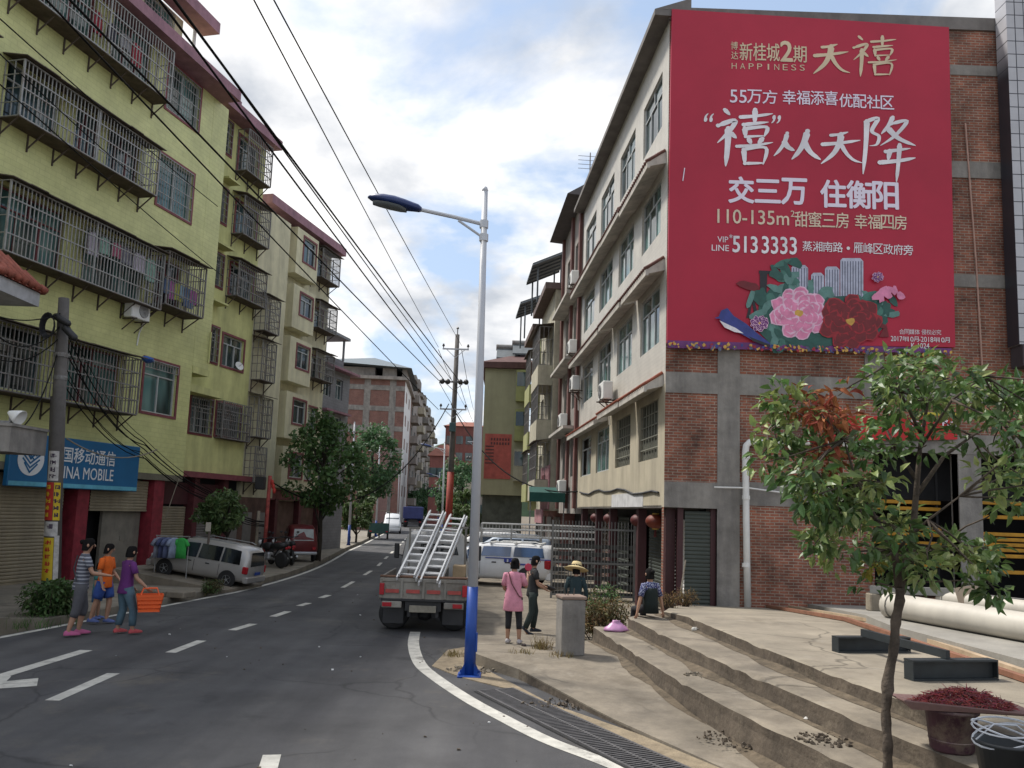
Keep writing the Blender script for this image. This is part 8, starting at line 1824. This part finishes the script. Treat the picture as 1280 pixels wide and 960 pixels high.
# litter on the steps
for i, (px_, py_, z, sx_, lb, c_) in enumerate(((790, 782, ZA, .05, 'crumpled white paper cup on the lowest step near the seated woman', (.6, .6, .6)), (868, 789, ZB, .07, 'flattened white scrap on the middle step', (.55, .54, .5)), (655, 808, .14, .05, 'small dark cup on the ground by the pink woman', (.03, .02, .02)), (1008, 900, ZA, .035, 'tiny white scrap at the foot of the middle step', (.6, .58, .55)))):
    p = az(px_, py_, z); t = thing('litter', lb, 'litter', p, rnd.uniform(0, 3)); q = MB(); rg = random.Random(i); q.rings([[(sx_ * k_ * (1 + rg.uniform(-.3, .3)) * math.cos(a), sx_ * k_ * .7 * (1 + rg.uniform(-.3, .3)) * math.sin(a), z_) for a in [2 * math.pi * k / 9 for k in range(9)]] for z_, k_ in ((.002, .8), (sx_ * .5, 1), (sx_ * .9, .5))], True, True); q.build('scrap', mat('litter%d' % i, c_, rough=.8, var=.2), t)
# concrete rubble at the broken nosings
def rubble(label, loc, n, sp, smax, m, seed):
    r = random.Random(seed); q = MB()
    for i in range(n):
        a = r.uniform(0, 6.28); k = sp * r.uniform(0, 1) ** .6; s = smax * r.uniform(.25, 1) ** 2 + .008; c = Vector((k * math.cos(a), k * math.sin(a) * .6, s * .35)); M = (Quaternion(rv(r), r.uniform(0, 3))).to_matrix(); vs = []
        q.obox(c, s * r.uniform(.5, 1), s * r.uniform(.4, .8), s * r.uniform(.3, .6), M)
    o = q.build('rubble', m); o.location = loc; o['kind'] = 'stuff'; o['label'] = label; return o
rubble('crumbs of broken concrete and leaves at the foot of the middle step', az(1060, 926, ZA), 150, .5, .02, m_concd, 1); rubble('broken concrete bits by the cracked lowest step', az(885, 845, ZA), 50, .3, .024, m_conc, 2); rubble('gravel round the lamp foot', az(590, 838, .012), 120, .38, .025, m_conc, 3); rubble('grit along the kerb foot', az(700, 880, .012), 90, .5, .022, m_concd, 4); rubble('loose stones by the grate', az(940, 925, .08), 110, .6, .022, m_concd, 5)
# ================================================================ LEFT EDGE AND SMALL THINGS
GY = 14.6
tipT = ay(55, 358, GY + 1.25); t = thing('tiled_canopy', 'red clay tiled canopy with white fascia jutting in at the left edge', 'canopy', (tipT.x, GY, 0))
m_ct = mat('clay_tile', (.30, .085, .055), rough=.7, var=.35, scale=6); zb_ = ay(57, 366, GY).z; zt_ = ay(57, 348, GY).z
q = MB(); q.box(-4, 0, -.1, 1.15, zb_, zt_); q.build('fascia', mat('fascia_white', (.42, .43, .45), rough=.8, stain=.35), t)
q = MB(); q.add([(-4, -.2, zt_), (.06, -.2, zt_), (-.75, .5, zt_ + .8), (-4, .5, zt_ + .8), (.06, 1.25, zt_), (-4, 1.25, zt_)], [(0, 1, 2, 3), (1, 4, 2), (2, 4, 5, 3)]); rf_ = q.build('roof', m_ct, t)
q = MB(); q.smooth = True
for k in range(18):
    x = .02 - k * .21; ztop = min(1.0, (k * .21 + .05) / .8); q.tube([(x, -.24, zt_ + .05), (x - .0, -.24 + .72 * ztop, zt_ + .05 + .80 * ztop)], .075, 7)
for k in range(7):
    y = -.15 + k * .22; u = 1 - abs(y - .5) / .75; q.tube([(.1, y, zt_ + .05), (.06 - .8 * max(0.05, u), y, zt_ + .05 + .79 * max(0.05, u))], .075, 7)
q.build('tiles', m_ct, rf_)
q = MB(); q.box(-2.6, -1.9, .3, .9, 0, zb_ - .002); q.build('pier', mat('pier', (.24, .22, .2), rough=.9, stain=.3), t)
GY2 = 13.9; tipL = ay(57, 565, GY2 + 1.1); t = thing('concrete_canopy', 'grey weathered concrete porch slab at the left edge below the tiled canopy', 'canopy', (tipL.x, GY2, 0)); z0_ = ay(58, 566, GY2).z; z1_ = ay(58, 534, GY2).z
q = MB(); q.box(-4, 0, 0, 1.1, z0_, z1_); q.box(-4, .03, -.03, 1.1, z1_, z1_ + .05); q.build('slab', m_cb, t)
q = MB(); q.box(-1.25, -.85, .3, .9, -.2, z0_ - .002); q.build('post', mat('porch_post', (.10, .075, .05), rough=.9, var=.3), t)
q = MB(); q.box(-3.5, -1.25, .6, .8, -.2, z0_ - .002); q.build('door', mat('porch_dark', (.03, .026, .022), rough=.9), t)
# old floodlight and junk on the porch slab
t = thing('floodlight', 'old white floodlight lying on the grey porch slab', 'floodlight', (tipL.x - .22, GY2 + .3, z1_ + .05)); q = MB(); q.smooth = True; M = Matrix.Rotation(R_(115), 3, 'Y'); q.lathe([(.03, -.05), (.06, .0), (.12, .12), (.15, .2), (.14, .2), (.1, .1)], 16, (.0, 0, .2), M); q.build('shade', m_white, t); q = MB(); q.beam((0, 0, 0), (0, 0, .22), .04); q.rbox(-.4, .05, -.1, .1, 0, .06, .01); q.build('base', m_cage, t)
# clothes rack in front of the shop
a = az(196, 722, .08); rk = thing('clothes_rack', 'steel clothes rail hung with a green and several dark garments by the red pillar', 'clothes rack', (ay(214, 700, 22.4).x, 22.4, .2), R_(-6)); rk.scale = (.62, .62, .8); q = MB()
for x in (-.75, .75): q.tube([(x, 0, 0), (x, 0, 1.5)], .018, 6); q.tube([(x, -.3, .02), (x, .3, .02)], .018, 6)
q.tube([(-.8, 0, 1.5), (.8, 0, 1.5)], .018, 6); q.build('rail', m_cagelt, rk)
rk_T = Matrix.Translation(rk.location) @ Matrix.Rotation(R_(-6), 4, 'Z') @ Matrix.Diagonal((.62, .62, .8, 1))
for i, (x, c_, lb) in enumerate(((-.62, (.18, .19, .24), 'grey shirt hanging at the left end of the clothes rail'), (-.40, (.05, .06, .13), 'navy shirt hanging second from the left on the rail'), (-.18, (.09, .11, .20), 'blue jacket hanging in the middle of the rail'), (.08, (.22, .26, .36), 'pale blue shirt hanging on the rail beside the green one'), (.42, (.04, .36, .07), 'bright green shirt hanging at the right of the rail'))):
    w0 = rk_T @ Vector((x, 0, 1.47)); s_ = thing('shirt', lb, 'shirt', w0, R_(-6) + (R_(62) if i < 4 else R_(-8)), 'clothes on the rail'); s_.scale = (.8, .8, .8); q = MB(); q.smooth = True
    q.loft([((0, 0, -.72), .22, .07), ((0, 0, -.45), .20, .065), ((0, 0, -.15), .21, .06), ((0, 0, -.06), .17, .05), ((0, 0, -.02), .07, .04)], 14); q.tube([(.15, 0, -.09), (.27, 0, -.3)], [.06, .075], 8); q.tube([(-.15, 0, -.09), (-.27, 0, -.3)], [.06, .075], 8); q.build('garment', mat('rack_cloth%d' % i, c_, rough=.9, var=.2, scale=8), s_)
    q = MB(); q.tube([(-.16, 0, -.07), (0, 0, 0), (.16, 0, -.07)], .006, 5); q.tube([(0, 0, 0), (0, 0, .05)], .004, 4); q.build('hanger', m_cage, s_)
# concrete ramps at the shop step
for i, (px_, py_, sx_, lb) in enumerate(((202, 745, .75, 'concrete step block on the apron edge before the clothes rack'), (228, 718, .5, 'small concrete block beside the minivan front'))):
    p = az(px_, py_, .09); t = thing('step_block', lb, 'concrete block', p, R_(-12), 'concrete blocks on the apron'); q = MB(); q.rbox(-sx_, sx_, -.25, .25, 0, .14, .02); q.build('block', m_conc, t)
# blue plastic bag caught on the cage, laundry of block B
t = thing('plastic_bag', 'blue plastic bag snagged on the barred balcony above the maroon window', 'bag', bA.matrix_basis @ Vector((.45, -1.75, 6.62))); q = MB(); q.smooth = True; rg = random.Random(12); q.rings([[(r_ * math.cos(a) * (1 + rg.uniform(-.3, .3)), r_ * 1.6 * math.sin(a) * (1 + rg.uniform(-.3, .3)), z) for a in [2 * math.pi * k / 12 for k in range(12)]] for z, r_ in ((-.12, .05), (-.05, .15), (.02, .17), (.08, .07))], True, True); q.build('bag_skin', mat('bag_blue', (.03, .10, .36), rough=.5, var=.2), t)
# ================================================================ OVERHEAD LINES
def sag(a, b, s, n=14): return [a.lerp(b, i / n) - Vector((0, 0, s * 4 * (i / n) * (1 - i / n))) for i in range(n + 1)]
def cable(label, pts, r, group='overhead cables', m=None):
    q = MB(); q.smooth = True; q.tube(pts, r, 6); o = q.build('overhead_cable', m or mat('cable_black', (.012, .012, .012), rough=.9, spec=.1)); tag(o, label, 'cable', group); center(o); return o
up_ = Vector((ux, UY, 0))
def far_pt(px_, py_): return ay(px_, py_, UY - .2)
runs = [((347, 0), 9.5, (577, 432), .012, 'thin wire crossing the middle of the sky, right one of the close pair'), ((322, 0), 9.5, (548, 434), .012, 'thin wire crossing the middle of the sky, left one of the close pair'), ((262, 52), 11, (574, 476), .022, 'thick black wire passing the lamp head, upper of the two thick ones'), ((246, 30), 11, (566, 477), .016, 'slim wire beside the upper thick black wire'), ((205, 0), 11, (556, 476), .022, 'thick black wire dropping across the yellow block roof to the pole'), ((240, 153), 14, (549, 476), .02, 'wire crossing the top floor windows of the yellow block'), ((240, 186), 14, (548, 512), .016, 'wire running under the roof line to the lowest crossarm')]
for (p0, Y0, p1, r_, lb) in runs:
    A_ = ay(*p0, Y0); B_ = far_pt(*p1); d = A_ - B_; A2_ = A_ + d * .42; pts = sag(A2_, B_, .10, 18); cable(lb, pts, r_)
# wires going on to the next pole
for i, (p0, p1) in enumerate((((548, 437), (584, 512)), ((577, 437), (592, 512)), ((549, 478), (584, 530)), ((574, 478), (593, 530)))): cable('short wire %s from the crossarms to the far pole' % ('on the upper left', 'on the upper right', 'on the lower left', 'on the lower right')[i], sag(far_pt(*p0), ay(*p1, 95), .25), .018)
cable('black cable sagging from the pole down to the left shops', sag(ay(561, 505, 44.8), ay(342, 604, 31), 2.6, 18), .028)
cable('black cable sagging from the pole to the pink shops on the right', sag(ay(564, 505, 44.8), ay(738, 612, 30), 1.6, 18), .03)
PT = Vector((b0.x + dx, b0.y, hL + .08)); PT2 = PT - Vector((0, 0, .7))
w_pts = [((0, 62), 12.5, (182, 232), 24), ((0, 18), 12.5, (272, 258), 25), ((0, 100), 12.5, (278, 345), 26)]
for i, (a, Ya, b, Yb) in enumerate(w_pts): A_ = ay(*a, Ya); B_ = ay(*b, Yb); cable(('wire slanting across the yellow facade from the top left corner', 'longest wire slanting across the yellow facade', 'lowest wire slanting across the yellow facade')[i], sag(A_ + (A_ - B_) * .3, B_, .1), .012)
lb2 = ('from the pole top to the left edge, highest', 'from the pole top to the left edge, sagging most', 'from the pole clamp to the left edge, lowest', 'from the pole clamp to the concrete porch')
for i, (px_, py_, Y, s_) in enumerate(((-40, 380, 15, .25), (-40, 372, 14, .7), (-40, 425, 15, .5), (15, 540, 15, .5))): cable('loose black wire ' + lb2[i], sag(PT - Vector((0, 0, .35 + .3 * i)), ay(px_, py_, Y), s_), .014, 'loose wires at the pasted pole')
# thick untidy bundle from the pasted pole along the yellow block to the red slim pole
rp = ay(330, 655, 31); mid = ay(180, 560, 24.2)
rg = random.Random(9)
kinds = ('topmost', 'upper', 'upper middle', 'middle', 'lower middle', 'lower', 'lowest')
for i in range(7):
    A_ = PT2 - Vector((0, 0, .25 * i - .4)); c = mid + Vector((rg.uniform(-.1, .1), 0, .28 - .10 * i)); d = ay(262, 620, 27.8) + Vector((0, 0, .22 - .07 * i)); pts = sag(A_, c, .35 + rg.uniform(-.1, .35), 8)[:-1] + sag(c, d, .10 + rg.uniform(0, .12), 8)[:-1] + sag(d, rp + Vector((0, 0, .1 * rg.uniform(-1, 1))), .22, 6)
    cable('%s strand of the untidy cable bundle along the yellow block' % kinds[i], pts, rg.choice((.009, .011, .015)), 'cable bundle strands')
cable('pale looping cable in front of the blue phone shop sign', sag(ay(83, 548, 19.4), ay(196, 562, 24.3), .35), .018, 'loose wires at the pasted pole', m_conc2)
cable('pale wire dropping beside the red pillar', sag(ay(224, 598, 25.5), ay(207, 648, 25.2), -.05), .012, 'loose wires at the pasted pole', m_conc2)
for i, (p_, Y, c_, Yc) in enumerate((((70, 520), 19.5, (18, 480), 18.5), ((72, 530), 19.4, (86, 500), 18.8))): pass

# specks of litter and grit on the carriageway
r = random.Random(77); q = MB()
for i in range(150):
    y = 6.5 + 20 * r.random() ** 1.5; x = at_y(LEFT, y) + (at_y(RIGHT, y) - at_y(LEFT, y)) * (r.random() ** .5 if i % 3 else 1 + .05 * r.random()); s_ = .005 + .014 * r.random() ** 3; q.cur = 1 if r.random() < .12 else 0; q.obox((x, y, .004 + s_ * .3), s_, s_ * .7, s_ * .4, Quaternion(rv(r), r.uniform(0, .6)).to_matrix())
o = q.build('grit', [m_concd, m_white]); o['kind'] = 'stuff'; o['label'] = 'specks of grit and litter scattered on the asphalt'
